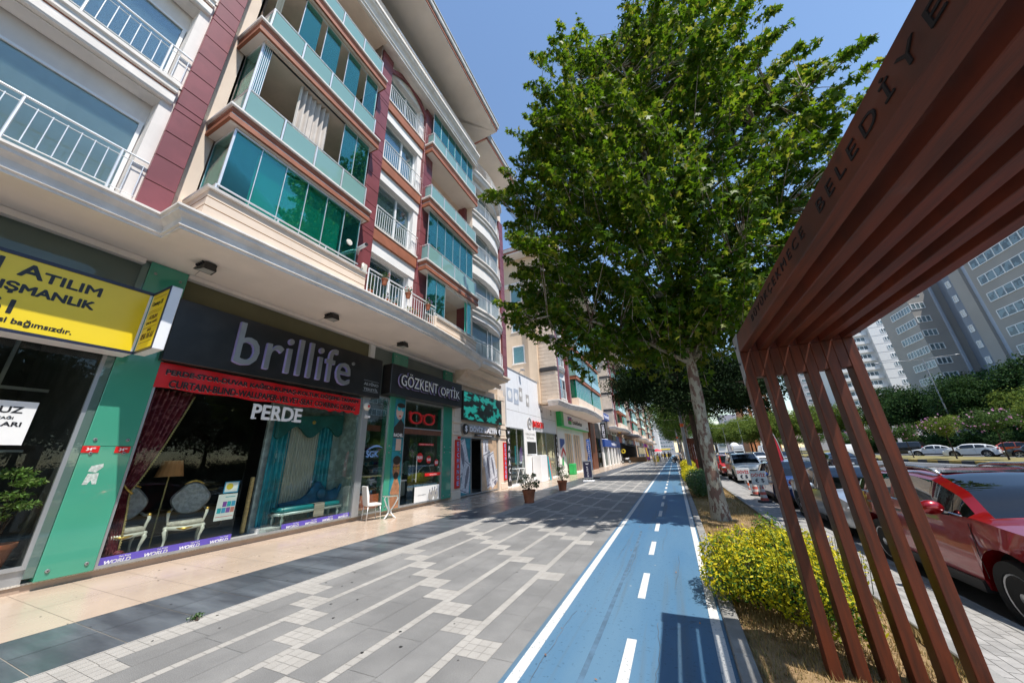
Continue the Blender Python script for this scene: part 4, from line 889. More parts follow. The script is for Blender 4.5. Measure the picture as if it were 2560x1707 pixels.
for i in range(n + 1):
    a = 2 * PI * i / n; w = 1 + .02 * math.cos(a * 16); mb.v += [(.24 * math.cos(a) * w, .24 * math.sin(a) * w, 1.46), (.17 * math.cos(a) * w, .17 * math.sin(a) * w, 1.80)]
for i in range(n): mb.f.append((2 * i, 2 * i + 2, 2 * i + 3, 2 * i + 1)); mb.mi.append(0)
mb.build('lamp_shade', 'lamp_shade', t, smooth=True)
s = thing('window_poster', 'white paper poster with coloured service squares stuck inside the left pane beside the door', 'poster', (-9.67, 4.9, .6)); part(MB().box(-9.680, -9.676, 4.72, 5.10, .62, 1.17), 'paper', 'poster_white', s)
for i, c in enumerate(('poster_white', 'violet', 'cyan', 'sky_blue', 'cyan', 'sky_blue', 'violet', 'salmon')): part(MB().box(-9.6755, -9.675, 4.745 + (i % 4) * .088, 4.825 + (i % 4) * .088, .90 - (i // 4) * .13, 1.01 - (i // 4) * .13), 'coloured_square', c, s)
part(MB().box(-9.6755, -9.675, 4.74, 5.08, .69, .70), 'rule_line', 'red_plate', s); part(MB().box(-9.6755, -9.675, 4.86, 5.06, 1.10, 1.115), 'heading', 'cyan', s)
s = thing('window_sticker', 'square blue and yellow rounded sticker above the poster beside the shop door', 'sticker', (-9.67, 4.9, 1.2)); part(MB().bbox(-9.681, -9.676, 4.79, 5.09, 1.19, 1.44, .002), 'backing', 'sky_blue', s); part(MB().box(-9.676, -9.675, 4.81, 5.07, 1.215, 1.42), 'panel', 'poster_white', s); part(MB().lathe([(.001, .0), (.07, .0)], (-9.674, 4.90, 1.33), 16, axis='X'), 'yellow_dot', 'yellow', s)
# teal display niche
mb = MB(); mb.box(-10.55, -10.5, 5.95, 8.4, .14, 3.6); mb.box(-10.5, -9.75, 8.34, 8.39, .14, 3.6); mb.box(-10.5, -10.42, 5.9, 5.95, .14, 3.6); part(mb, 'wallpaper_niche', 'wallpaper', B); part(MB().box(-10.5, -9.72, 5.95, 8.33, .14, .24), 'display_step', 'poster_white', B)
def drape(label, y0, y1, x, z0, z1, mat, amp=.05, per=.13, name='curtain', cat='curtain', folds=1):
    mb = MB(); n = int((y1 - y0) / .012)
    for i in range(n + 1):
        for j in range(7): mb.v.append((x + amp * math.sin(2 * PI * i * .012 / per) * (.7 + .05 * j), y0 + (y1 - y0) * i / n, z0 + (z1 - z0) * j / 6))
    for i in range(n):
        for j in range(6): q = i * 7 + j; mb.f.append((q, q + 7, q + 8, q + 1)); mb.mi.append(0)
    return T(name, label, cat, mb, mat, True)
drape('bright teal curtain hanging left of the sheer drapes in the niche', 6.03, 6.55, -10.38, .25, 3.0, 'teal_cloth'); drape('bright teal curtain hanging right of the sheer drapes in the niche', 7.48, 8.0, -10.38, .25, 3.1, 'teal_cloth', name='curtain')
drape('pale grey sheer drapes between the two teal curtains', 6.5, 7.52, -10.43, .25, 3.0, 'sheer', .025, .08)
pts = [(6.03, 3.08), (8.22, 3.36), (8.22, 2.72)] + [(8.12 - 2.0 * t, 2.80 - .12 * t + .17 * math.cos(t * PI * 4 + PI) - .02) for t in [k / 24 for k in range(25)]] + [(6.03, 2.55)]
s = thing('pelmet', 'dark green velvet curtain pelmet with scalloped lower edge and a gold boss', 'pelmet', (-10.4, 7.2, 2.9)); part(MB().prism(pts, -10.32, -10.24, 'X'), 'board', 'teal_velvet', s); part(MB().ball((-10.235, 7.15, 3.02), .06, sc=(.4, 1, 1)), 'boss', 'gold', s, True)
s = thing('chaise_longue', 'blue buttoned velvet chaise longue on white carved legs in the right shop window', 'sofa', (-9.98, 7.2, .24)); s.scale = (.78, 1, 1)
MB().bbox(-.30, .30, -.95, .88, .30, .44, .05).build('seat', 'sofa_seat', s, smooth=40); MB().tube([(.31, -.95, .28), (.31, .9, .28)], .035).tube([(-.31, -.95, .28), (-.31, .9, .28)], .035).tube([(-.3, -.95, .28), (.3, -.95, .28)], .035).build('carved_rail', 'silver_wood', s, smooth=True)
mb = MB(); N = 30; prof = lambda t: .50 + .12 * t + .42 * math.exp(-((t - .62) / .17) ** 2) + .16 * (t > .8) * (t - .8) / .2
for i in range(N + 1):
    t = i / N; y = -.75 + 1.75 * t; mb.v += [(-.30, y, .42), (-.34, y, prof(t)), (-.27, y, prof(t) + .03), (-.20, y, prof(t) - .03), (-.17, y, .42)]
for i in range(N):
    for j in range(4): q = i * 5 + j; mb.f.append((q, q + 5, q + 6, q + 1)); mb.mi.append(0)
mb.build('backrest', 'sofa_blue', s, smooth=True); MB().ball((-.14, .45, .66), .17, sc=(.4, 1, 1)).build('round_cushion', 'sofa_blue', s, smooth=True)
MB().tube([(-.25, .95, .42), (-.25, 1.05, .6), (-.22, 1.14, .86), (-.2, 1.25, .92)], [.07, .06, .06, .03]).build('scroll_end', 'sofa_blue', s, smooth=True); MB().box(.0, .36, -.02, .30, .442, .452).box(.345, .36, -.02, .30, .10, .45).build('throw', 'cloth_stripe', s)
for x, y in ((.26, -.86), (.26, .82), (-.26, -.86), (-.26, .82)): MB().lathe([(.03, .27), (.05, .24), (.02, .20), (.045, .14), (.035, .08), (.018, .03), (.03, .01), (.02, 0)], (x, y, 0), 12).build('leg', 'silver_wood', s, smooth=True)
T('gilt_post', 'narrow gilt wooden post standing inside the open doorway of the curtain shop', 'post', MB().bbox(-10.4, -10.3, 5.70, 5.78, .16, 1.5, .02), 'gold_trim')
T('pouf', 'long dark upholstered bench deep inside the curtain shop', 'bench', MB().bbox(-13.4, -12.6, 4.2, 6.4, .15, .75, .06), 'brown_chest')
# chair and small table outside
t = thing('side_chair', 'white leather dining chair on slim metal legs outside the metal post', 'chair', (-9.22, 8.86, 0), R(68))
MB().bbox(-.22, .24, -.22, .22, .42, .50, .035).build('seat', 'leather_white', t, smooth=40)
mb = MB(); mb.v += [(x, y, z) for (x, z) in ((-.17, .46), (-.22, .47), (-.31, 1.02), (-.27, 1.03), (-.19, .75)) for y in (-.21, .21)]; mb.f += [(0, 2, 3, 1), (2, 4, 5, 3), (4, 6, 7, 5), (6, 8, 9, 7), (8, 0, 1, 9), (0, 8, 6, 4, 2), (1, 3, 5, 7, 9)]; mb.mi += [0] * 7; mb.build('backrest', 'leather_white', t)
for x, y in ((.2, -.18), (.2, .18), (-.19, -.18), (-.19, .18)): MB().tube([(x, y, .43), (x * 1.15, y * 1.15, 0)], .011).build('leg', 'steel', t, smooth=True)
t = thing('side_table', 'small round glass topped table on white scrolled legs beside the white chair', 'table', (-8.86, 9.28, 0), 0)
MB().lathe([(.001, .70), (.30, .70), (.305, .706), (.30, .712), (.001, .712)], n=28).build('table_top', 'edge_glass', t, smooth=40); MB().lathe([(.21, .66), (.23, .66), (.23, .69), (.21, .69), (.21, .66)], n=24).build('ring', 'white_paint', t)
for k in range(3):
    a = 2 * PI * k / 3 + .5; MB().tube([(.20 * math.cos(a), .20 * math.sin(a), .68), (.25 * math.cos(a), .25 * math.sin(a), .60), (.16 * math.cos(a), .16 * math.sin(a), .42), (.05 * math.cos(a), .05 * math.sin(a), .26), (.05 * math.cos(a), .05 * math.sin(a), .17), (.13 * math.cos(a), .13 * math.sin(a), .07), (.22 * math.cos(a), .22 * math.sin(a), 0)], .022, 8).build('leg', 'white_paint', t, smooth=True)
# floodlights under the soffit
def flood(loc, label):
    t = thing('floodlight', label, 'floodlight', loc, 0, 'floodlights under the overhang')
    mb = MB(); mb.v += [(-.17, -.10, -.02), (.17, -.10, -.02), (.17, .10, -.02), (-.17, .10, -.02), (-.13, -.17, -.16), (.20, -.12, -.19), (.20, .12, -.19), (-.13, .17, -.16)]; mb.f += [(0, 1, 2, 3), (4, 7, 6, 5), (0, 4, 5, 1), (1, 5, 6, 2), (2, 6, 7, 3), (3, 7, 4, 0)]; mb.mi += [0] * 6
    for i in range(4): mb.box(-.16 + i * .08, -.13 + i * .08, -.14, .14, -.05, -.01)
    mb.build('housing', 'black_metal', t); MB().quad((-.10, -.13, -.166), (.17, -.10, -.192), (.17, .10, -.192), (-.10, .13, -.166)).build('lens', 'lamp_glass', t); MB().box(-.02, .02, -.02, .02, -.02, .01).build('bracket', 'black_metal', t)
    MB().tube([(0, .02, 0), (-.35, .05, -.006), (-.75, .1, -.006)], .006, 5).build('cable', 'grey_trim', t)
    return t
f1 = flood((-8.75, 3.0, 6.055), 'black floodlight under the overhang nearest the big green pillar'); dup(f1, (-8.75, 6.15, 6.055), label='black floodlight under the overhang above the brillife letters'); dup(f1, (-8.75, 9.2, 6.055), label='black floodlight under the overhang above the optician sign')
# optician
s = thing('fascia_sign', 'black box sign with white GÖZKENT OPTİK letters over the optician', 'sign', (-9.5, 11.6, 4)); part(MB().bbox(-9.66, -9.20, 9.22, 14.05, 4.16, 5.32, .015), 'panel', 'black_panel', s)
for dx, mm, gx in ((-9.20, 'letter_side', .03), (-9.15, 'black_text', 0)):
    part(text('GÖZKENT', 9.62, 11.98, 4.50, 5.08, dx, .04, .06 if gx else .045), 'halo', mm, s); part(text('OPTİK', 12.15, 13.72, 4.50, 5.04, dx, .04, .06 if gx else .045), 'halo', mm, s)
part(text('GÖZKENT', 9.66, 11.95, 4.52, 5.06, -9.105, .01, .0), 'letters', 'white_paint', s); part(text('OPTİK', 12.18, 13.7, 4.52, 5.02, -9.105, .01, .0), 'letters', 'white_paint', s)
s = thing('poster', 'upper poster on the middle green pillar, person in mirrored glasses, reading RACHEL', 'poster', (-9.6, 10.2, 2.1), 0, 'eyewear posters'); part(MB().box(-9.598, -9.590, 9.95, 10.50, 2.14, 4.10), 'print', 'teal_print', s)
def disc(y, z, ry, rz, x, n=20): return MB().add([(x, y + ry * math.cos(2 * PI * i / n), z + rz * math.sin(2 * PI * i / n)) for i in range(n)], [tuple(range(n))])
part(disc(10.22, 3.62, .20, .32, -9.589), 'face', 'skin_light', s); part(disc(10.17, 3.73, .11, .09, -9.588), 'lens', 'cyan', s); part(disc(10.38, 3.72, .09, .09, -9.588), 'lens', 'cyan', s); part(disc(10.27, 3.86, .22, .10, -9.5875), 'hair', 'hair_print', s); part(disc(10.24, 3.44, .06, .03, -9.5875), 'lips', 'red_plate', s)
part(MB().add([(-9.5885, 9.96, 2.62), (-9.5885, 10.49, 2.62), (-9.5885, 10.49, 3.15), (-9.5885, 10.3, 3.35), (-9.5885, 9.96, 3.0)], [(0, 1, 2, 3, 4)]), 'coat', 'hair_print', s); part(MB().box(-9.589, -9.588, 10.12, 10.4, 2.15, 2.58), 'skin_area', 'skin_light', s); lettering(s, 'RACHEL', 9.98, 10.46, 2.66, 2.78, -9.587, 'white_paint', .002, .03)
s = thing('poster', 'tall poster of a bearded man in amber sunglasses, lower one on the middle green pillar', 'poster', (-9.6, 10.2, .1), 0, 'eyewear posters'); part(MB().box(-9.598, -9.590, 9.95, 10.50, .14, 2.12), 'print', 'teal_print', s)
part(disc(10.24, 1.50, .19, .36, -9.589), 'face', 'skin_print', s); part(disc(10.24, 1.80, .20, .16, -9.588), 'hair', 'hair_print', s); part(disc(10.24, 1.26, .13, .13, -9.588), 'beard', 'hair_print', s); part(disc(10.15, 1.52, .075, .05, -9.587), 'lens', 'gold', s); part(disc(10.33, 1.52, .075, .05, -9.587), 'lens', 'gold', s); part(MB().box(-9.5875, -9.5872, 10.05, 10.43, 1.56, 1.58), 'glasses_bridge', 'black_text', s)
part(MB().add([(-9.5885, 10.0, .15), (-9.5885, 10.48, .15), (-9.5885, 10.46, .9), (-9.5885, 10.34, 1.15), (-9.5885, 10.16, 1.15), (-9.5885, 10.0, .7)], [(0, 1, 2, 3, 4, 5)]), 'torso', 'skin_print', s)
mb = MB()
s = thing('glasses_emblem', 'big red spectacle frame hanging inside the upper optician window', 'emblem', (-9.8, 11.6, 3.4))
for cy in (11.22, 12.08):
    n = 28; o_ = [(cy + (.36 + .03 * math.cos(2 * a)) * math.copysign(abs(math.cos(a)) ** .7, math.cos(a)), 3.46 + .25 * math.copysign(abs(math.sin(a)) ** .75, math.sin(a))) for a in [2 * PI * i / n for i in range(n)]]; i_ = [(cy + (y - cy) * .74, 3.46 + (z - 3.46) * .72) for y, z in o_]
    k = len(mb.v); mb.v += [(-9.60, y, z) for y, z in o_] + [(-9.60, y, z) for y, z in i_] + [(-9.64, y, z) for y, z in o_] + [(-9.64, y, z) for y, z in i_]
    for i in range(n): j = (i + 1) % n; mb.f += [(k + i, k + j, k + n + j, k + n + i), (k + i, k + 2 * n + i, k + 2 * n + j, k + j), (k + n + i, k + n + j, k + 3 * n + j, k + 3 * n + i)]; mb.mi += [0] * 3
mb.box(-9.64, -9.60, 11.53, 11.77, 3.54, 3.62); mb.box(-9.64, -9.60, 10.82, 10.9, 3.56, 3.7); mb.box(-9.64, -9.60, 12.4, 12.48, 3.56, 3.7); part(mb, 'frame', 'red_plate', s)
for y, z, r_, tx, lb in ((11.62, 1.88, .19, '%50', 'large'), (12.2, 1.79, .16, '%40', 'middle'), (12.74, 1.66, .14, '%30', 'small')):
    s = thing('discount_sticker', f'{lb} round red {tx[1:]} per cent sticker on the optician glass', 'sticker', (-9.64, y, z), 0, 'round discount stickers'); part(disc(y, z, r_, r_, -9.645), 'disc', 'red_plate', s); lettering(s, tx, y - r_ * .75, y + r_ * .75, z - .055, z + .055, -9.643, 'white_paint', .002, .04)
s = thing('window_strip', 'short red lettered strip across the upper part of the optician door', 'sticker', (-9.64, 12, 2.4)); part(MB().box(-9.646, -9.643, 11.5, 12.5, 2.36, 2.45), 'strip', 'red_plate', s); lettering(s, 'GÜNEŞ GÖZLÜKLERİ', 11.55, 12.45, 2.385, 2.425, -9.642, 'white_paint', .001, .02)
s = thing('window_strip', 'longer red strip low on the optician glass above the white banner', 'sticker', (-9.64, 12.5, 1.2)); part(MB().box(-9.646, -9.643, 11.98, 13.05, 1.13, 1.25), 'strip', 'red_plate', s); lettering(s, 'NET İNDİRİM', 12.3, 12.8, 1.16, 1.21, -9.642, 'white_paint', .001, .02)
s = thing('window_banner', 'white banner with black and white group picture low on the optician glass', 'banner', (-9.64, 12.2, .2)); part(MB().box(-9.648, -9.643, 11.39, 13.0, .19, .76), 'print', 'poster_white', s); lettering(s, 'DOLCE GABBANA', 11.6, 12.1, .42, .46, -9.642, 'alu', .001, .02)
for i, (y, z) in enumerate(((12.35, .5), (12.52, .56), (12.68, .58), (12.83, .5), (12.45, .38), (12.75, .36))): part(disc(y, z - .14, .09, .17, -9.6425 + i * .0001), 'figure', 'tower_grey', s); part(disc(y, z + .06, .04, .055, -9.642 + i * .0001), 'figure_head', 'bill_ink', s)
s = thing('window_lettering', 'light blue SGK letters under a blue swoosh on the narrow optician pane', 'lettering', (-9.65, 9.1, 2)); lettering(s, 'SGK', 8.82, 9.36, 1.93, 2.13, -9.658, 'exch_blue', .002, .02)
mb = MB(); n = 14
for i in range(n): 
    a0, a1 = i / n, (i + 1) / n; fz = lambda a: 2.12 + .16 * math.sin(a * PI * .75); mb.quad((-9.657, 8.78 + .78 * a0, fz(a0)), (-9.657, 8.78 + .78 * a1, fz(a1)), (-9.657, 8.78 + .78 * a1, fz(a1) + .06 * (math.sin(a1 * PI) + .05)), (-9.657, 8.78 + .78 * a0, fz(a0) + .06 * (math.sin(a0 * PI) + .05)))
part(mb, 'swoosh', 'exch_blue', s)
for k, (y, z, r_) in enumerate(((9.0, 2.65, .3), (9.2, 1.35, .32), (9.0, .95, .22), (12.2, 2.2, .3), (11.6, 2.2, .34), (11.5, 1.2, .33), (12.2, 1.5, .3))): T('window_mirror', ('round mirror', 'round black display disc', 'small round mirror', 'round mirror in the doorway', 'dark round disc in the doorway', 'low round mirror in the doorway', 'round mirror at the right')[k] + ' hanging inside the optician window', 'mirror', MB().lathe([(.001, .02), (r_, .02), (r_ + .02, 0), (r_, -.02), (.001, -.02)], (-10.1 - .12 * k, y, z), 28, axis='X'), ['edge_glass', 'black_metal', 'edge_glass', 'edge_glass', 'black_metal', 'edge_glass', 'edge_glass'][k], 40)
s = thing('display_counter', 'white glass display counter inside the optician door', 'counter', (-10.6, 11, .14)); MB().bbox(-.3, .3, -.6, .6, 0.3, .85, .03).build('body', 'greygreen_wall', s); MB().box(-.32, .32, -.62, .62, .85, .9).build('top', 'white_paint', s)
s = thing('display_rack', 'tall rack of coloured spectacle boxes on the optician back wall', 'rack', (-12.5, 11.5, .14)); MB().box(-.2, .1, -1.6, 1.6, 0, 2.4).build('back_panel', 'tower_lilac', s)
for k in range(7): MB().box(.1, .3, -1.5, 1.5, .3 + k * .3, .33 + k * .3).build('shelf', 'white_paint', s)
for k in range(7): 
    mb = MB(); [mb.box(.12, .26, -1.5 + j * .12, -1.42 + j * .12, .33 + k * .3, .40 + k * .3 + random.random() * .08, random.randrange(3)) for j in range(25) if random.random() < .8]; o = mb.build('boxes', ['violet', 'sky_blue', 'poster_white'], s); o['kind'] = 'stuff'
# exchange office
s = thing('led_screen', 'big black LED screen showing teal pixels above the exchange office', 'screen', (-9.5, 16.8, 3.7)); part(MB().bbox(-9.6, -9.48, 14.62, 19.05, 3.66, 5.18, .01), 'casing', 'black_metal', s); part(MB().box(-9.479, -9.475, 14.67, 19.0, 3.71, 5.13), 'display', 'led_screen', s)
s = thing('fascia_sign', 'white DÖVİZ ALTIN letters between two round black discs above the exchange door', 'sign', (-9.5, 16.8, 3.2)); part(text('DÖVİZ & ALTIN', 15.36, 18.38, 3.12, 3.44, -9.54, .02, .02), 'letters', 'neon_white', s); part(MB().box(-9.6, -9.57, 15.3, 18.42, 3.08, 3.48), 'letter_backs', 'grey_trim', s)
for y, c in ((14.95, '$'), (18.70, '€')): part(MB().lathe([(.001, .05), (.26, .05), (.27, .03), (.27, 0)], (-9.56, y, 3.22), 24, axis='X'), 'round_disc', 'black_metal', s, 40); lettering(s, c, y - .10, y + .10, 3.07, 3.38, -9.508, 'neon_white', .02, .03)
part(MB().box(-9.58, -9.54, 15.9, 18.0, 2.90, 3.03), 'lower_strip', 'black_metal', s); lettering(s, 'YETKİLİ MÜESSESE', 16.1, 17.8, 2.94, 2.99, -9.539, 'neon_white', .002, .01)
for y0, y1, lb in ((14.08, 14.47, 'red vertical EXCHANGE sign on the left pilaster of the exchange office'), (19.30, 19.68, 'red vertical EXCHANGE sign on the right pilaster of the exchange office')):
    s = thing('vertical_sign', lb, 'sign', (-9.55, y0, .5), 0, 'red exchange signs'); part(MB().bbox(-9.6, -9.53, y0, y1, .47, 2.66, .01), 'panel', 'red_plate', s); part(MB().box(-9.531, -9.526, y0 + .02, y1 - .02, .49, .5).box(-9.531, -9.526, y0 + .02, y1 - .02, 2.63, 2.64), 'border', 'black_text', s)
    for i, ch in enumerate('EXCHANGE'): lettering(s, ch, y0 + .11, y1 - .11, 2.38 - i * .255, 2.56 - i * .255, -9.528, 'exch_blue', .006, .03)
s = thing('number_plate', 'small red number plate above the left EXCHANGE sign', 'plate', (-9.54, 14.4, 2.75)); part(MB().box(-9.6, -9.535, 14.32, 14.5, 2.72, 2.83), 'plate', 'red_plate', s)
def bills(label, y0, y1, spec):
    s = thing('window_print', label, 'window print', (-9.69, (y0 + y1) / 2, .1), 0, 'banknote prints on the exchange glass'); part(MB().box(-9.688, -9.684, y0, y1, .1, 2.78), 'backing', 'kraft' if y0 > 16 else 'teal_print', s)
    for i, (cy, cz, w, h, a) in enumerate(spec):
        def Q(u, v): return (-9.683 + i * .0008, cy + u * math.cos(a) - v * math.sin(a), cz + u * math.sin(a) + v * math.cos(a))
        cl = lambda p: (p[0], min(max(p[1], y0), y1), min(max(p[2], .1), 2.78))
        part(MB().quad(*[cl(Q(u, v)) for u, v in ((-w, -h), (w, -h), (w, h), (-w, h))]), 'banknote', 'bill', s); x = .0004
        for u0, u1, v0, v1 in ((-.95, .95, .84, .90), (-.95, .95, -.90, -.84), (-.95, -.9, -.9, .9), (.9, .95, -.9, .9)): part(MB().quad(*[(lambda p: (p[0] + x, p[1], p[2]))(cl(Q(w * u, h * v))) for u, v in ((u0, v0), (u1, v0), (u1, v1), (u0, v1))]), 'note_border', 'bill_ink', s)
        part(MB().add([(lambda p: (p[0] + x, p[1], p[2]))(cl(Q(w * .02 + w * .30 * math.cos(t), h * .7 * math.sin(t)))) for t in [2 * PI * k / 18 for k in range(18)]], [tuple(range(18))]), 'portrait_oval', 'bill_ink', s)
bills('print of scattered banknotes on the fixed pane left of the exchange door', 14.66, 15.64, [(14.9, 1.9, .5, .9, .3), (15.3, .9, .45, .8, -.3)]); bills('print of grey banknotes on kraft paper on the pane right of the exchange door', 16.8, 18.66, [(17.3, 2.1, .32, .75, .05), (17.6, 1.2, .42, .95, .25), (18.3, .55, .6, .4, .5), (18.1, 1.3, .35, .8, .3)])
s = thing('roller_banner', 'red and black strip hanging just inside the exchange doorway', 'banner', (-9.9, 15.8, .1)); part(MB().box(-9.95, -9.93, 15.75, 15.9, .1, 2.2), 'strip', 'black_metal', s); part(MB().box(-9.929, -9.925, 15.76, 15.89, .9, 1.4), 'red_area', 'red_plate', s)
# facade bits
s = thing('security_camera', 'long white tube camera jutting from the second burgundy column', 'camera', (-7.9, 6.3, 7.9)); part(MB().tube([(-7.98, 6.15, 7.98), (-7.60, 5.86, 7.86), (-7.22, 5.80, 7.84)], [.03, .055, .055], 12), 'housing', 'white_box', s, 40); part(MB().tube([(-7.22, 5.80, 7.84), (-7.19, 5.795, 7.838)], .05, 12), 'lens_hood', 'black_metal', s, 40)
T('alarm_box', 'small white alarm box with dark base on the second burgundy column', 'alarm box', MB().bbox(-8.0, -7.90, 6.32, 6.52, 7.42, 7.75, .03), 'cream_lacquer', 40)
T('satellite_cover', 'round white ventilator cover on the lowest green glazing of the near bay', 'vent cover', MB().lathe([(.001, .03), (.09, .025), (.10, 0)], (-7.73, 5.62, 7.98), 20, axis='X'), 'cream_lacquer', 40)
hues = ['red_plate', 'salmon', 'violet', 'poster_white', 'red_plate', 'yellow', 'salmon', 'violet', 'red_plate']
for i in range(9):
    y = 6.45 + i * .36; hi = i % 3 == 1 and i < 8; z = 7.05 if hi else 6.53; x = -7.42 if hi else -7.62 - .04 * (i % 2)
    t = thing('flower_pot', f'terracotta balcony pot, number {i + 1} from the left, with ' + ('red', 'pink', 'violet', 'white', 'scarlet', 'yellow', 'salmon', 'purple', 'crimson')[i] + ' flowers', 'flower pot', (x, y, z), 0, 'flower pots on the balcony')
    p = MB().lathe([(.001, 0), (.07, 0), (.095, .15), (.105, .15), (.105, .19), (.001, .18)], n=14).build('pot', 'terracotta', t, smooth=40); mb = MB(); hgt = .5 if i == 0 else .16; foliage(mb, (0, 0, .22 + hgt / 2), (.14, .14, hgt / 2 + .06), 110 if i else 260, .06); mb.build('foliage', 'pot_leaf', t)
    mb = MB(); [mb.ball((random.uniform(-.11, .11), random.uniform(-.11, .11), .26 + random.random() * hgt), .022, seg=6, rings=4) for _ in range(6)]; mb.build('blossoms', hues[i], t)['kind'] = 'stuff'
# pots on the promenade
cr = [(-.18, .05, .62, (.22, .2, .14)), (.15, -.08, .66, (.22, .2, .14)), (.02, .14, .80, (.22, .2, .16)), (.3, .1, .72, (.16, .16, .10)), (-.3, -.1, .76, (.15, .15, .10)), (-.05, -.1, .95, (.16, .16, .1)), (.2, .1, .98, (.12, .12, .08)), (.38, -.1, .60, (.12, .12, .08))]
potplant('broad leafy shrub in the nearer terracotta pot on the promenade', (-5.60, 13.5, 0), .4, 1, [(x, y, z + .03, r_) for x, y, z, r_ in cr], 130, 'pot_leaf', .075, 'terracotta pots on the promenade', pot_r=.27, pot_h=.48)
potplant('upright dark leaved shrub in the farther terracotta pot on the promenade', (-5.72, 18.5, 0), .4, 1, [(-.1, 0, .7, (.2, .2, .18)), (.12, .06, .8, (.2, .2, .2)), (0, -.08, 1.0, (.2, .2, .2)), (.05, .1, 1.15, (.15, .15, .15)), (-.16, .05, 1.05, (.14, .14, .14)), (.3, -.05, .68, (.14, .14, .1))], 130, 'pot_leaf', .07, 'terracotta pots on the promenade', pot_r=.27, pot_h=.48)
# ================= WHITE SHOP BUILDING (appliances)
W2 = thing('shop_building', 'low white appliance shop building with a tall blank white fascia and karaca banners', 'building', (-9.65, 25, 0))
def Q(mb, name, mats, par=None, smooth=False, label=None):
    o = mb.build(name, mats, par or W2, smooth, abs_=True)
    if label: o['label'] = label
    return o
mb = MB(); mb.box(-16, -9.70, 20.2, 30.9, 3.68, 7.76, 0)
for y in (22.2, 24.2, 26.2, 28.4): mb.box(-9.702, -9.698, y, y + .012, 4.86, 7.76, 1)
mb.box(-9.702, -9.698, 20.2, 30.9, 4.83, 4.86, 1); mb.box(-9.9, -9.66, 20.2, 30.9, 7.76, 7.84, 1); Q(mb, 'fascia', ['white_box', 'grey_trim'])
mb = MB(); mb.box(-16, -9.7, 19.82, 20.44, 0, 3.68); mb.box(-16, -9.7, 30.1, 30.9, 0, 3.68); mb.box(-9.9, -9.68, 22.95, 25.4, 0, 3.68); mb.box(-9.95, -9.6, 19.8, 30.9, 0, .12); Q(mb, 'wall', 'white_wall')
Q(MB().box(-15, -14.9, 20.4, 30.2, 0, 3.7).box(-15, -9.8, 20.4, 30.2, 3.6, 3.68), 'interior', 'greygreen_wall')
for y0, y1 in ((20.44, 22.95), (25.4, 30.1)):
    mb = MB(); mb.box(-9.74, -9.68, y0, y1, .12, .18).box(-9.74, -9.68, y0, y1, 3.6, 3.66).box(-9.74, -9.68, y0, y0 + .05, .18, 3.6).box(-9.74, -9.68, y1 - .05, y1, .18, 3.6).box(-9.74, -9.68, (y0 + y1) / 2 - .03, (y0 + y1) / 2 + .03, .18, 3.6); o = Q(mb, 'shop_window', 'alu'); Q(MB().box(-9.715, -9.705, y0 + .04, y1 - .04, .16, 3.62), 'pane', 'shop_glass', o)
o = Q(MB().box(-9.69, -9.66, 23.42, 25.24, 1.95, 2.82), 'upper_window', 'black_metal'); Q(MB().box(-9.67, -9.65, 23.35, 23.42, 1.9, 2.88).box(-9.67, -9.65, 25.24, 25.31, 1.9, 2.88).box(-9.67, -9.65, 23.42, 25.24, 2.82, 2.88).box(-9.67, -9.65, 23.42, 25.24, 1.9, 1.95), 'window_frame', 'white_frame', o)
s = thing('sign_letters', 'red BOSCH letters and round grey emblem on the white fascia', 'sign', (-9.6, 25.9, 4.2)); part(text('BOSCH', 24.78, 27.15, 3.95, 4.42, -9.66, .06, .018), 'letters', 'red_plate', s); part(MB().lathe([(.36, 0), (.42, 0), (.42, .05), (.36, .05), (.36, 0)], (-9.69, 24.15, 4.18), 28, axis='X'), 'ring', 'grey_trim', s); part(MB().box(-9.69, -9.65, 23.95, 24.02, 3.95, 4.42).box(-9.69, -9.65, 24.28, 24.35, 3.95, 4.42).box(-9.69, -9.65, 24.02, 24.28, 4.15, 4.22), 'armature', 'grey_trim', s)
lt = thing('fascia_lettering', 'small grey arabesque lettering on the white panel under the BOSCH sign', 'lettering', (-9.65, 24.3, 3.2)); lettering(lt, 'KARACA HOME', 23.3, 25.1, 3.3, 3.45, -9.675, 'grey_trim', .004, .02); lettering(lt, 'KÜTAHYA', 23.5, 24.9, 3.02, 3.18, -9.675, 'grey_trim', .004, .02)
mb = MB()
for y, z, w, h in ((20.8, 5.9, .9, .9), (21.9, 5.9, .8, 1.1), (22.75, 6.2, .6, 1.0), (24.05, 5.9, .6, .9), (27.1, 5.6, .45, .65), (29.6, 5.5, .3, .5)):
    s = thing('printed_picture', f'faded picture of an appliance on the white fascia, {w:.1f} m wide one'.replace('0.9 m wide one', 'leftmost').replace('0.8 m wide one', 'second from left').replace('0.6 m wide one', ('third' if y < 23 else 'fourth') + ' from left').replace('0.5 m wide one', 'small one right of the emblem').replace('0.3 m wide one', 'rightmost'), 'picture', (-9.69, y, z), 0, 'faded appliance pictures on the fascia')
    MB().box(0, .006, -w / 2, w / 2, -h / 2, h / 2).build('print', 'tower_strip' if w > .7 else 'grey_trim', s); MB().lathe([(.001, .012), (w * .32, .012), (w * .34, .006)], n=20, axis='X').build('round_door', 'poster_white', s)
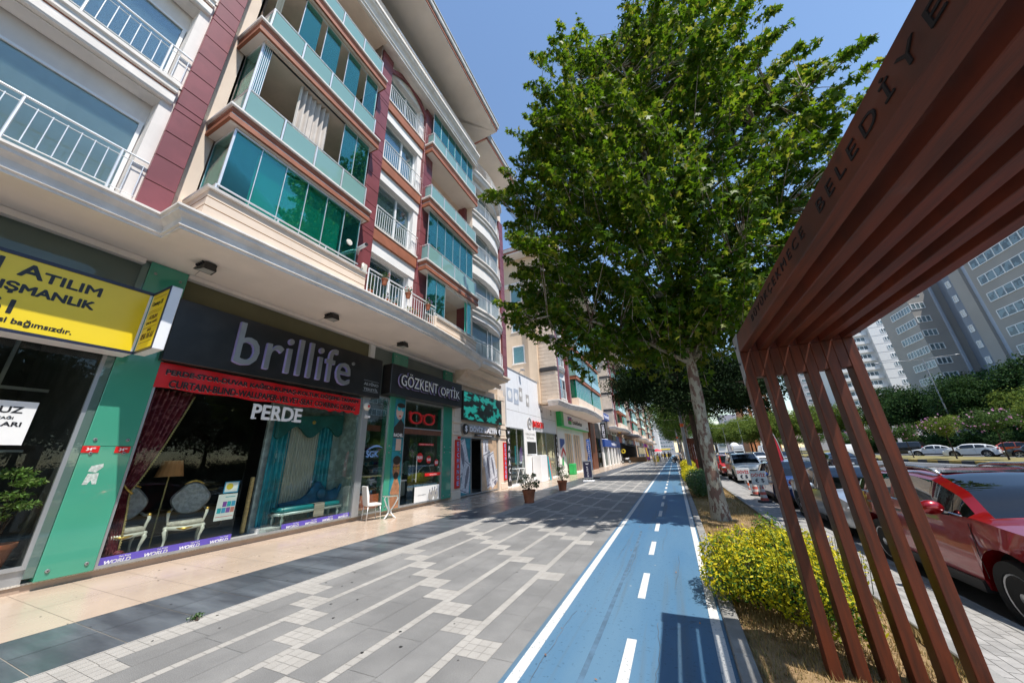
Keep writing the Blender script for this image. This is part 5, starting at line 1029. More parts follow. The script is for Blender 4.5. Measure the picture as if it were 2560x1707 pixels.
for y0, lb in ((19.92, 'tall black KARACA banner beside the exchange office'), (30.15, 'tall black KARACA banner at the far end of the appliance shop')):
    s = thing('vertical_banner', lb, 'banner', (-9.6, y0, .1), 0, 'black karaca banners'); part(MB().bbox(-9.66, -9.58, y0, y0 + .50, .10, 3.64, .01), 'panel', 'black_panel', s)
    for i, ch in enumerate('KARACA'): lettering(s, ch, y0 + .12, y0 + .38, 2.62 - i * .45, 2.94 - i * .45, -9.578, 'neon_white', .006, .01)
    part(MB().add([(-9.577, y0 + .08, 3.42), (-9.577, y0 + .2, 3.2), (-9.577, y0 + .25, 3.28), (-9.577, y0 + .3, 3.2), (-9.577, y0 + .42, 3.42), (-9.577, y0 + .31, 3.34), (-9.577, y0 + .25, 3.4), (-9.577, y0 + .19, 3.34)], [tuple(range(8))]), 'winged_emblem', 'neon_white', s)
for y in (22.6, 28.2):
    s = thing('floodlight', 'small grey floodlight on an arm above the white fascia, ' + ('nearer' if y < 25 else 'farther') + ' one', 'floodlight', (-9.6, y, 7.9), 0, 'floodlights on the white fascia'); part(MB().tube([(-9.8, y, 7.8), (-9.4, y, 8.0)], .02), 'arm', 'grey_trim', s); part(MB().bbox(-9.5, -9.25, y - .15, y + .15, 7.95, 8.08, .02), 'head', 'grey_trim', s)
s = thing('hanging_poster', 'light blue poster hanging inside the left appliance shop window', 'poster', (-9.8, 21.9, 1.4)); part(MB().box(-9.8, -9.79, 21.5, 22.05, 1.3, 2.5), 'print', 'cyan', s)
s = thing('hanging_sign', 'oval violet sign hanging inside the left appliance shop window', 'sign', (-9.8, 22.6, 1.6)); part(disc(22.55, 1.95, .28, .5, -9.78), 'print', 'violet', s)
s = thing('hanging_poster', 'red poster with white lines in the right appliance shop window', 'poster', (-9.8, 28, 1.8)); part(MB().box(-9.8, -9.79, 27.4, 28.4, 1.75, 2.6), 'print', 'red_plate', s)
for z in (1.95, 2.2, 2.42): part(MB().box(-9.789, -9.786, 27.55, 28.25, z, z + .06), 'white_line', 'poster_white', s)
T('white_cabinet', 'tall white appliance box standing outside the appliance shop', 'box', MB().bbox(-9.62, -8.95, 24.2, 25.6, 0, 1.85, .02), 'white_box')
for k, (c, y) in enumerate((('salmon', 27.2), ('black_metal', 26.7), ('cyan', 26.4))):
    T('ironing_board', ('pink', 'black', 'light blue')[k] + ' ironing board leaning beside the white box', 'ironing board', MB().prism([(y, .02), (y + .32, .02), (y - .15, 1.75), (y - .42, 1.75)], -9.3 + .1 * k, -9.26 + .1 * k, 'X'), c, group='leaning ironing boards')
s = thing('drying_rack', 'folding white wire drying rack outside the left appliance shop window', 'rack', (-9.3, 21.6, 0))
for a, b in (((0, -.5, 0), (0, .3, 1.05)), ((0, .5, 0), (0, -.3, 1.05)), ((-.35, -.5, 0), (-.35, .3, 1.05)), ((-.35, .5, 0), (-.35, -.3, 1.05))): MB().tube([a, b], .012).build('leg', 'white_paint', s)
mb = MB(); [mb.tube([(-.35, -.9 + .1 * k, 1.05), (0, -.9 + .1 * k, 1.05)], .005, 5) for k in range(19)]; mb.tube([(0, -.9, 1.05), (0, .9, 1.05)], .01).tube([(-.35, -.9, 1.05), (-.35, .9, 1.05)], .01).build('wires', 'white_paint', s)
# A-board and blue beach flag
s = thing('pavement_sign', 'free standing navy KARACA pavement sign with grey frame on a white base', 'sign', (-5.62, 24.3, 0), R(0))
MB().bbox(-.36, .36, -.25, .25, 0, .10, .03).build('base', 'white_box', s); MB().bbox(-.31, .31, -.04, .04, .20, 1.36, .01).build('frame', 'alu', s); MB().box(-.02, .02, -.03, .03, .1, .2).box(-.22, -.18, -.03, .03, .1, .2).box(.18, .22, -.03, .03, .1, .2).build('feet', 'black_metal', s)
MB().box(-.27, .27, -.045, -.04, .26, 1.28).build('panel', 'board_navy', s)
for i, ch in enumerate('KARACA'): text(ch, -.06, .06, .88 - i * .115, .965 - i * .115, -.046, .004, .01, axis='-Y').build('lettering', 'neon_white', s)
MB().add([(-.13, -.047, 1.2), (-.05, -.047, 1.08), (0, -.047, 1.13), (.05, -.047, 1.08), (.13, -.047, 1.2), (.04, -.047, 1.15), (0, -.047, 1.18), (-.04, -.047, 1.15)], [tuple(range(8))]).build('winged_emblem', 'neon_white', s)
s = thing('beach_flag', 'tall narrow blue lettered beach flag on a dark round base beyond the pavement sign', 'flag', (-5.9, 27.3, 0))
MB().lathe([(.001, 0), (.45, 0), (.45, .05), (.05, .08), (.03, .12)], n=20).build('base', 'rubber', s); MB().tube([(0, 0, .1), (0, 0, 3.0)], .015).build('pole', 'steel', s)
mb = MB(); [mb.v.extend([(.02, .01 * math.sin(i), .6 + i * .1), (-.30 + .03 * math.sin(i * .7), .03 * math.sin(i * .6), .6 + i * .1)]) for i in range(24)]; [mb.f.append((2 * i, 2 * i + 1, 2 * i + 3, 2 * i + 2)) or mb.mi.append(0) for i in range(23)]; mb.build('flag_cloth', 'flag_blue', s, True)
for i in range(14): text('VODAFONESUPERX'[i], -.2, -.08, .75 + (13 - i) * .15, .86 + (13 - i) * .15, -.05, .01, .02, axis='-Y').build('lettering', 'neon_white', s)
# ================= STREET BUILDINGS BEYOND (same family, rebuilt per house)
def house(name, label, y0, y1, parts_y, top=19.0, detail=2, shop='white_wall', cat='building'):
    """apartment house along the street: stone end wall facing the camera, pilasters, bowed white windows and glazed bays"""
    b = thing(name, label, cat, (-8, y0, 0), 0, 'apartment houses along the promenade')
    def p(mb, nm, mats, par=None, sm=False): return mb.build(nm, mats, par or b, sm, abs_=True)
    ys = y0
    p(MB().box(-20, -8.9, ys, y1, 5.9, top + 2.4).box(-20, -9.75, ys, y1, 0, 5.9), 'wall', 'tan_wall')
    gb = [ys + .3 + (y1 - ys - .6) * k / 5 for k in range(6)]
    if detail < 2:
        for k in range(5): o = p(MB().box(-9.75, -9.6, gb[k] + .3, gb[k + 1] - .3, .2, 3.6), 'shop_window', ('dark_frame', 'white_frame', 'alu')[k % 3]); p(MB().box(-9.6, -9.59, gb[k] + .4, gb[k + 1] - .4, .3, 3.4), 'pane', 'dark_shop_glass', o); p(MB().bbox(-9.75, -9.3, gb[k] + .2, gb[k + 1] - .2, 3.9, 5.0, .02), 'shop_sign', ('red_plate', 'black_panel', 'white_box', 'blue_board', 'brown_wood')[(k * 2 + int(ys)) % 5])
    # stone clad corner with charcoal bands
    mb = MB(); z = 6.0
    while z < top + 1:
        for k in range(3): mb.bbox(-9.5 + k * .5, -9.0 + k * .5, ys - .02, ys + .40, z + .01, z + .32, .01)
        z += .33
    mb.box(-9.48, -8.03, ys, ys + .38, 6, top + 1); p(mb, 'stone_corner', 'stone_tile')
    for k, z in enumerate((8.9, 11.8, 14.7)):
        if z < top: p(MB().bbox(-9.52, -7.95, ys - .10, ys + .42, z - .22, z + .22, .09), 'charcoal_band', 'charcoal')
    if detail > 1:
        for k, z in enumerate((6.9, 9.9, 13.0, 16.0)):
            if z < top:
                o = p(MB().box(-12.1, -10.7, ys - .06, ys, z - .15, z - .05).box(-12.0, -10.8, ys - .05, ys, z + 1.5, z + 1.62).box(-12.02, -11.90, ys - .04, ys, z - .06, z + 1.51).box(-10.90, -10.78, ys - .04, ys, z - .06, z + 1.51), 'side_window', 'cornice'); p(MB().box(-11.90, -10.90, ys - .03, ys - .02, z, z + 1.5), 'pane', 'win_glass', o); p(MB().box(-11.90, -10.90, ys - .015, ys - .005, z, z + 1.5), 'blind', 'blind', o)
        p(MB().box(-13, -9.52, ys - .25, ys, 17.8, 18.0).box(-13, -9.52, ys - .15, ys, 17.6, 17.8), 'string_course', 'cornice'); p(MB().box(-10.3, -9.52, ys - .35, ys, 6.0, 17.5), 'side_pier', 'tan_wall')
    yy = ys + .4
    fl = [z for z in (6.3, 9.25, 12.35, 15.45) if z < top]
    for (kind, L) in parts_y:
        a, c = yy, yy + L
        if kind == 'p': p(MB().bbox(-8.4, -8.0, a, c, 6.2, top + .6, .01), 'pilaster', 'burgundy')
        elif kind == 'w':
            p(MB().box(-8.8, -8.35, a, c, 6.2, top + 2), 'white_bay', 'white_wall')
            for z in fl:
                path = [(-8.35, a), (-8.15, a + L * .25), (-8.08, a + L * .5), (-8.15, a + L * .75), (-8.35, c)]
                p(MB().loft(path, [(-.3, z - .1), (0, z - .1), (.05, z), (.05, z + .1), (.1, z + .15), (.1, z + .22), (-.3, z + .22)]), 'bowed_slab', 'cornice')
                o = p(MB().box(-8.36, -8.32, a + .15, a + .22, z + .25, z + 2.2).box(-8.36, -8.32, c - .22, c - .15, z + .25, z + 2.2).box(-8.36, -8.32, a + .22, c - .22, z + 2.12, z + 2.2).box(-8.36, -8.32, a + L * .6, a + L * .64, z + .25, z + 2.12), 'window', 'white_frame'); p(MB().box(-8.345, -8.335, a + .2, c - .2, z + .25, z + 2.15), 'pane', 'win_glass', o); p(MB().box(-8.349, -8.347, a + .2, c - .2, z + .25, z + 2.15), 'blind', 'blind', o)
                mb = MB(); n_ = 12 if detail > 1 else 5
                for i in range(n_ + 1): y_ = a + L * i / n_; x_ = -8.32 + .25 * math.sin(PI * i / n_); mb.box(x_ - .01, x_ + .01, y_ - .01, y_ + .01, z + .22, z + 1.05)
                mb.tube([(-8.32 + .25 * math.sin(PI * i / 8), a + L * i / 8, z + 1.05) for i in range(9)], .02, 6); p(mb, 'window_railing', 'white_frame', o)
        elif kind in 'bo':
            for i, z in enumerate(fl):
                pth = [(-8.4, a + .05), (-7.62, a + .05), (-7.62, c - .05), (-8.4, c - .05)]
                if i == 0:
                    p(MB().loft(pth, [(-.15, 6.0), (0, 6.0), (0, 7.1), (-.15, 7.1)]), 'parapet', 'cream_panel'); zb = 7.1
                else: p(MB().loft(pth, [(-.6, z - .25), (0, z - .25), (0, z + .05), (.04, z + .1), (-.6, z + .1)]), 'balcony_slab', 'brown_band'); p(MB().loft(pth, [(-.05, z + .12), (-.03, z + .12), (-.03, z + .95), (-.05, z + .95)]), 'frosted_railing', 'frost_glass'); zb = z + .1
                zt = (fl[i + 1] - .3) if i + 1 < len(fl) else z + 2.8
                if kind == 'b' or i == 0 and detail > 1:
                    g = p(MB().box(-7.78, -7.76, a + .2, c - .2, zb, zt).box(-8.5, -7.78, a + .2, a + .22, zb, zt), 'balcony_glazing', 'teal_glass'); mb = MB(); nn = max(2, int(L / .7))
                    for k in range(nn + 1): y_ = a + .2 + (L - .4) * k / nn; mb.box(-7.76, -7.74, y_ - .012, y_ + .012, zb, zt)
                    p(mb, 'glazing_bars', 'steel', g)
                    if (i + int(y0)) % 2 == 0: p(MB().box(-7.95, -7.94, a + .3, c - .3, zb, zt), 'blinds', 'blind_green', g)
                p(MB().box(-10, -9.0, a + .1, c - .1, zb, zt), 'balcony_interior', 'brown_room' if kind == 'b' else 'tan_wall')
        elif kind == 's': p(MB().box(-8.9, -8.3, a, c, 6.2, top + 1), 'wall', 'cream_panel')
        yy = c
    # ground floor, soffit and cornice
    ed = [(-8.9, ys - .1), (-8.05, ys - .1), (-8.0, ys + 3.2), (-7.35, ys + 6.5), (-7.3, ys + 11), (-7.6, y1 - 3), (-8.2, y1 - .6), (-9.4, y1)] if y1 - y0 > 12 else [(-8.9, ys - .1), (-8.0, ys - .1), (-7.5, (ys + y1) / 2), (-8.2, y1 - .3), (-9.4, y1)]
    p(MB().loft(ed, [(-.5, 5.75), (0, 5.75), (.02, 5.85), (.1, 5.95), (.1, 6.02), (.17, 6.1), (.17, 6.2), (-.5, 6.22)]), 'cornice', 'cornice')
    mb = MB(); [mb.quad((a_[0], a_[1], 5.78), (b_[0], b_[1], 5.78), (-9.9, b_[1], 5.78), (-9.9, a_[1], 5.78)) for a_, b_ in zip(ed[:-1], ed[1:])]; p(mb, 'soffit', 'soffit')
    e2 = [(-13, ys - 1.1), (-6.9, ys - 1.1), (-6.9, y1 - .2), (-13, y1 - .2)]
    p(MB().loft(e2, [(-2.5, top + 1.75), (0, top + 1.75), (0, top + 1.85), (-2.5, top + 1.85)]), 'roof_soffit', 'soffit'); p(MB().loft(e2, [(-.2, top + 1.85), (.01, top + 1.85), (.01, top + 2.05), (-.2, top + 2.05)]), 'roof_board', 'brown_band'); p(MB().loft(e2, [(-.2, top + 2.05), (.08, top + 2.05), (.12, top + 2.35), (-.2, top + 2.4)]), 'gutter', 'roof_fascia')
    p(MB().box(-20, -7.0, ys - 1.0, y1, top + 2.3, top + 2.6), 'roof', 'roof_tile')
    return b, p
b2, p_ = house('apartment_house', 'tan apartment house with stone corner and charcoal bands above the green and white bank', 26.8, 46.6, [('p', .5), ('w', 2.9), ('p', .5), ('s', 1.2), ('b', 7.2), ('p', .45), ('b', 5.4), ('p', .5)])
# bank and neighbours on the ground floor of that house
p_(MB().box(-9.9, -9.66, 31.0, 41.2, 3.9, 5.76).box(-9.9, -9.66, 31.0, 33.4, 0, 3.9).box(-9.9, -9.66, 36.0, 36.5, 0, 3.9).box(-9.9, -9.66, 39.6, 41.2, 0, 3.9).box(-9.9, -9.62, 31, 41.2, 0, .14), 'bank_front', 'white_wall')
p_(MB().box(-9.8, -9.78, 33.4, 36.0, .14, 3.9).box(-9.8, -9.78, 36.5, 39.6, .14, 3.9), 'bank_glass', 'dark_shop_glass'); p_(MB().box(-12, -9.95, 31, 47, 0, 5.7), 'bank_interior', 'dark_room')
for y in (34.6, 35.3, 36.45, 37.5, 38.5): p_(MB().box(-9.78, -9.70, y, y + .07, .14, 3.9), 'door_frame', 'alu')
s = thing('fascia_sign', 'white bank sign board with a green end and dark lettering above white columns', 'sign', (-9.3, 37, 4.5)); part(MB().bbox(-9.66, -9.2, 31.9, 42.6, 4.46, 5.72, .02), 'panel', 'white_box', s); part(MB().bbox(-9.68, -9.18, 31.05, 31.9, 4.40, 5.78, .02).box(-9.66, -9.18, 31.9, 42.6, 4.40, 4.46), 'green_end', 'green_brand', s)
part(MB().box(-9.199, -9.19, 33.4, 34.9, 5.05, 5.5), 'blue_mark', 'blue_board', s); part(MB().box(-9.199, -9.185, 33.5, 34.7, 4.75, 5.1), 'green_mark', 'green_brand', s); part(MB().add([(-9.184, 33.5, 5.0), (-9.184, 34.2, 5.3), (-9.184, 34.9, 5.0), (-9.184, 34.9, 5.12), (-9.184, 34.2, 5.42), (-9.184, 33.5, 5.12)], [(0, 1, 2, 3, 4, 5)]), 'red_mark', 'red_plate', s); lettering(s, 'EmlakBankası', 35.2, 39.2, 4.85, 5.3, -9.198, 'black_text', .01, .02); lettering(s, 'ŞUBESİ', 41.2, 42.3, 4.7, 4.85, -9.198, 'black_text', .01, .02)
s = thing('wall_emblem', 'large blue, red and green house emblem on the white wall beside the bank door', 'emblem', (-9.6, 32.4, 1)); part(MB().add([(-9.65, 31.55, 3.3), (-9.65, 33.1, 3.3), (-9.65, 33.1, 2.9), (-9.65, 32.3, 2.6), (-9.65, 31.55, 2.3)], [(0, 1, 2, 3, 4)]), 'blue_shape', 'blue_board', s); part(MB().add([(-9.648, 31.7, 1.9), (-9.648, 32.4, 2.6), (-9.648, 33.2, 2.0), (-9.648, 33.2, 1.6), (-9.648, 32.4, 2.2), (-9.648, 31.7, 1.5)], [tuple(range(6))]), 'red_shape', 'red_plate', s); part(MB().add([(-9.648, 31.8, 1.4), (-9.648, 32.3, 1.7), (-9.648, 32.3, .9), (-9.648, 31.8, .9)], [(0, 1, 2, 3)]), 'green_shape', 'green_brand', s)
T('waste_bin', 'green bin behind the farther potted shrub', 'bin', MB().bbox(-9.5, -9.0, 33.3, 34.3, 0, 1.0, .05), 'green_brand')
T('brown_column', 'broad brown timber clad column between the bank and the black shop front', 'column', MB().bbox(-9.9, -9.4, 44.5, 47.4, 0, 5.76, .02), 'brown_wood')
s = thing('black_shop', 'black glazed shop front beneath the round end of the overhang', 'shop front', (-9.6, 50, 0)); part(MB().box(-16, -9.9, 47.4, 53.4, 0, 6.2), 'wall', 'black_panel', s); part(MB().box(-9.88, -9.86, 48, 52.5, .1, 4.0), 'glass', 'dark_shop_glass', s); part(MB().box(-9.86, -9.8, 48, 48.1, 0, 4).box(-9.86, -9.8, 52.4, 52.5, 0, 4).box(-9.86, -9.8, 50.2, 50.3, 0, 4), 'frame', 'black_metal', s)
s = thing('vertical_sign', 'tall black projecting WENLIO sign beside the blue phone shop', 'sign', (-9.2, 54, 4)); part(MB().bbox(-9.7, -8.9, 53.4, 53.6, 4.0, 6.3, .02), 'panel', 'black_panel', s)
for i, ch in enumerate('wenlio'): part(text(ch, -9.5, -9.1, 4.15 + i * .33, 4.42 + i * .33, 53.39, .02, .03, axis='-Y'), 'lettering', 'neon_white', s)
s = thing('phone_shop', 'two storey white phone shop with blue sign boards on roof and front', 'building', (-9.6, 60, 0)); part(MB().box(-20, -9.8, 53.8, 59.4, 0, 7.0).box(-20, -9.8, 59.4, 70.5, 0, 5.7), 'wall', 'white_wall', s); part(MB().bbox(-9.8, -9.4, 54.0, 70.6, 2.85, 3.95, .03), 'sign_board', 'blue_board', s); part(MB().bbox(-9.9, -9.1, 54.0, 59.3, 6.95, 8.0, .03), 'roof_sign', 'blue_board', s)
part(text('vodafone', 60, 65.5, 3.1, 3.65, -9.4, .05, .02), 'lettering', 'neon_white', s); part(text('turkcell', 54.6, 58.8, 7.2, 7.75, -9.1, .05, .02), 'lettering', 'neon_white', s)
for y in (55, 58.2, 61.4, 64.6, 67.8):
    for za, zb in ((.15, 2.8), (4.2, 5.6)): part(MB().box(-9.82, -9.78, y, y + 2.1, za, zb), 'window', 'dark_shop_glass', s)
for y in (57.3, 60.6, 63.8, 67, 70.0): part(MB().bbox(-9.8, -9.5, y - .3, y + .45, 0, 2.85, .02), 'column', 'white_wall', s)
y = 59.5; n = 0
for (L, tp, d_) in ((22, 19, 1), (25, 19, 1), (28, 19, 1), (30, 19, 1), (34, 19, 1)):
    lb = ('tan apartment house with dark open balconies behind the phone shop', 'second tan apartment house along the promenade beyond the phone shop', 'third apartment house with green curtains over the cafe', 'fourth apartment house where the promenade narrows', 'last apartment house before the pale block at the street end')[n]
    h_, _ = house('apartment_house', lb, y, y + L, [('p', .5), ('w', 3.0), ('p', .5), ('s', 1.0), ('o' if n == 0 else 'b', 6.0), ('p', .5), ('b', 5.0), ('p', .5)], tp, 1); h_.location.x -= .4; y += L + 3; n += 1
T('apartment_block', 'pale white block closing the far end of the shop row', 'building', MB().box(-22, -7.5, 226, 250, 0, 22), 'tower_white')
# cafe with black awning, purple flag, yellow bins
s = thing('cafe_awning', 'long black cafe awning and dark terrace beyond the phone shop', 'awning', (-8, 85, 0)); part(MB().add([(-9.8, 74, 3.6), (-9.8, 104, 3.6), (-4.6, 104, 2.5), (-4.6, 74, 2.5), (-4.6, 104, 2.2), (-4.6, 74, 2.2)], [(0, 1, 2, 3), (3, 2, 4, 5)]), 'canvas', 'awning_black', s)
for yy in (74.2, 84, 94, 103.8): part(MB().box(-4.7, -4.6, yy, yy + .1, 0, 2.5), 'post', 'black_metal', s)
part(MB().box(-9.8, -9.75, 70.8, 106, 0, 4.6), 'dark_front', 'dark_room', s); part(MB().box(-9.5, -4.8, 75, 75.1, .1, 1.0), 'planter_screen', 'brown_chest', s)
for k, (x, yy) in enumerate(((-7.6, 76.5), (-6.4, 78), (-7.2, 80.5), (-5.8, 82))): T('cafe_table', ('first', 'second', 'third', 'fourth')[k] + ' brown table under the black awning, counted from the camera', 'table', MB().lathe([(.001, .74), (.5, .74), (.5, .77), (.001, .77)], (x, yy, 0), 14).lathe([(.04, .74), (.04, .05), (.3, .02), (.3, 0)], (x, yy, 0), 12), 'brown_wood', 40, 'cafe tables')
s = thing('beach_flag', 'purple beach flag with yellow lettering in front of the black awning', 'flag', (-4.9, 72, 0)); MB().tube([(0, 0, 0), (-.25, 0, 3.4)], .02).build('pole', 'steel', s); MB().add([(-.05, 0, .5), (.55, 0, .4), (.2, 0, 3.3), (-.25, 0, 3.4), (-.05, -.02, .5), (.55, -.02, .4), (.2, -.02, 3.3), (-.25, -.02, 3.4)], [(0, 1, 2, 3), (4, 7, 6, 5), (0, 4, 5, 1), (1, 5, 6, 2), (2, 6, 7, 3)]).build('flag_cloth', 'flag_purple', s); MB().quad((.1, -.03, 1.0), (.35, -.03, 1.0), (.12, -.03, 2.7), (-.08, -.03, 2.7)).build('lettering', 'yellow', s)
s = thing('round_sign', 'yellow round sign with purple rim on the corner of the phone shop', 'sign', (-9.2, 70.9, 6)); MB().lathe([(.001, -.05), (.55, -.05), (.55, .05), (.001, .05)], n=20, axis='Y').build('disc', 'flag_purple', s); MB().lathe([(.001, -.07), (.45, -.07), (.45, .07), (.001, .07)], n=20, axis='Y').build('panel', 'yellow', s)
s = thing('round_sign', 'small yellow ring sign lower on the purple corner past the phone shop', 'sign', (-9.0, 70.9, 2.2)); MB().lathe([(.2, -.07), (.42, -.07), (.42, .07), (.2, .07)], n=20, axis='Y').build('ring', 'yellow', s)
T('yellow_bin', 'yellow crate standing at the end of the black awning', 'bin', MB().bbox(-3.9, -2.9, 72, 73, 0, 1.1, .05), 'yellow')
T('food_cart', 'orange topped cart at the far end of the promenade', 'cart', MB().bbox(-3.6, -1.2, 118, 121, .3, 1.2, .1).bbox(-3.8, -1.0, 117.8, 121.2, 2.3, 2.7, .1), 'yellow')
T('parasol', 'red parasol among the people at the far end of the promenade', 'parasol', MB().lathe([(1.4, 2.0), (.8, 2.35), (.02, 2.6)], (-4.2, 100, 0), 12).tube([(-4.2, 100, 0), (-4.2, 100, 2.5)], .03), 'flag_red')
# ================= PERGOLA
pg = thing('pergola', 'reddish brown timber pergola with engraved municipality name overhead at the right edge', 'pergola', (1.25, 1.7, 0))
def pergola(root, y0, y1, eng=True):
    for i in range(6):
        x = .80 + .1660 * i
        for yy in (y1, y0):
            MB().bbox(x - 1.25, x + .083 - 1.25, yy - 1.7 - .0, yy + .13 - 1.7, -.3, 2.63, .004).build('post_slat', 'pergola_wood', root)
        MB().bbox(x - 1.25, x + .083 - 1.25, y0 - 1.7, y1 + .13 - 1.7, 2.632, 2.80, .004).build('roof_beam', 'pergola_wood', root)
    for i in range(5):
        x = .883 + .166 * i
        for yy in (y1, y0):
            MB().bbox(x - 1.25 + .001, x + .082 - 1.25, yy - 1.7 + .003, yy + .128 - 1.7, 2.36, 2.630, .003).build('spacer', 'pergola_wood', root)
            MB().bbox(x - 1.25 + .001, x + .082 - 1.25, yy - 1.7 + (.004 if yy == y1 else -.25), yy + (.13 if yy == y1 else .12) - 1.7, 2.634, 2.79, .003).build('spacer', 'pergola_wood', root)
pergola(pg, -1.2, 4.02)
MB().prism([(4.155 - 1.7, 2.81), (3.93 - 1.7, 2.81), (3.93 - 1.7, 2.80), (4.02 - 1.7, 2.60), (4.02 - 1.7, 2.37), (4.155 - 1.7, 2.30)], -.457, -.451, 'X').build('corner_plate', 'galv', pg)
for z in (2.52, 2.70): MB().lathe([(.001, -.012), (.012, -.012), (.014, 0)], (-.457, 4.09 - 1.7, z), 8, axis='X').build('bolt', 'black_metal', pg)
def eng(s, ya, yb, z0, z1):
    m = text(s, 0, 1, z0, z1, 0, .004, .0, spacing=1.45)
    # lettering on the face that looks to -X, reading from far (ya) to near (yb)
    m.v = [(-.4545 + (v[0]), (ya + (yb - ya) * v[1]) - 1.7, v[2]) for v in m.v]; return m.build('engraved_lettering', 'engrave', pg)
eng('BÜYÜKÇEKMECE', 3.24, 1.93, 2.685, 2.765); eng('BELEDİYESİ', 1.74, .72, 2.685, 2.765)
# ================= LEAF AND TREE TOOLS
def star(n, col):
    """outline of a five lobed plane-tree leaf in its own plane (unit size), two fold halves"""
    lob = [(-90, .12), (-62, .30), (-28, .62), (8, .40), (28, .95), (62, .48), (90, 1.15)]
    r_ = [(a, q) for a, q in lob]; l_ = [(180 - a, q) for a, q in lob[::-1]][1:-1]
    return [(math.cos(R(a)) * q, math.sin(R(a)) * q) for a, q in r_ + l_]
LEAF = star(0, 0)
def leafcloud(name, pts, nrm, size, mat, parent, lobed=True, kind=None):
    """pts (n,3), nrm preferred normals (n,3): one mesh of individual leaves"""
    n = len(pts); S = np.array(LEAF if lobed else [(0, -.5), (.26, -.1), (.22, .35), (0, .75), (-.22, .35), (-.26, -.1)]); k = len(S)
    nr = nrm + rng.normal(0, .55, (n, 3)); nr /= np.linalg.norm(nr, axis=1)[:, None] + 1e-9
    t = rng.normal(0, 1, (n, 3)); t[:, 2] -= .55; t -= nr * (t * nr).sum(1)[:, None]; t /= np.linalg.norm(t, axis=1)[:, None] + 1e-9
    b = np.cross(nr, t); sz = size * rng.uniform(.55, 1.3, n)
    co = pts[:, None, :] + sz[:, None, None] * (S[None, :, 0, None] * b[:, None, :] + S[None, :, 1, None] * t[:, None, :] - (np.abs(S[None, :, 0, None]) ** 1.5) * .28 * nr[:, None, :])
    me = bpy.data.meshes.new(name); nv = n * k; me.vertices.add(nv); me.vertices.foreach_set('co', co.reshape(-1).astype(np.float32))
    me.loops.add(nv); me.loops.foreach_set('vertex_index', np.arange(nv, dtype=np.int32)); me.polygons.add(n); me.polygons.foreach_set('loop_start', np.arange(0, nv, k, dtype=np.int32)); me.polygons.foreach_set('loop_total', np.full(n, k, dtype=np.int32))
    me.update(calc_edges=True); me.validate(); me.materials.append(MATS[mat]); o = bpy.data.objects.new(name, me); C.objects.link(o); o.parent = parent
    if kind: o['kind'] = kind
    return o
def clusters(cents, per, rad, up=.5):
    """leaf positions round cluster centres, normals pointing out and up"""
    P = []; N = []
    for (c, r_, n) in cents:
        d = rng.normal(0, 1, (n, 3)); d /= np.linalg.norm(d, axis=1)[:, None]; q = rng.random(n) ** .45; p = d * (q * r_)[:, None] * np.array([1, 1, .75]); P.append(p + np.array(c)); m = d * .5; m[:, 2] += up; N.append(m)
    return np.concatenate(P), np.concatenate(N)
def sprays(cents, core, L, rad, up=.5):
    """leafy shoots: each cluster runs outward and upward from its centre"""
    P = []; N = []; D = []
    for (c, r_, n) in cents:
        c = np.array(c); d = (c - np.array([core[0], core[1], c[2] - 2.2 - 1.2 * rng.random()])); d = d / np.linalg.norm(d) + rng.normal(0, .28, 3); d /= np.linalg.norm(d)
        t = rng.random(n) ** .8; ln = L * rng.uniform(.6, 1.35); q = rng.normal(0, 1, (n, 3)); q /= np.linalg.norm(q, axis=1)[:, None]
        p = c + d * ((t - .45) * ln)[:, None] + q * (rad * (1.05 - .75 * t) * rng.random(n) ** .5)[:, None] * np.array([1, 1, .7]); P.append(p); m = q * .45 + d * .2; m[:, 2] += up; N.append(m); D.append((c, d, ln))
    return np.concatenate(P), np.concatenate(N), D
def limb(mb, a, b, r0, r1, n=6, wig=.12, sides=8):
    a = Vector(a); b = Vector(b); L = (b - a).length; pts = []; rr = []
    o1 = Vector((random.gauss(0, 1), random.gauss(0, 1), random.gauss(0, .4))) * wig * L * .5; o1.z += .08 * L
    for i in range(n + 1):
        t = i / n; pts.append(a.lerp(b, t) + o1 * math.sin(PI * t)); rr.append(r0 + (r1 - r0) * t)
    mb.tube(pts, rr, sides, cap=False); return pts
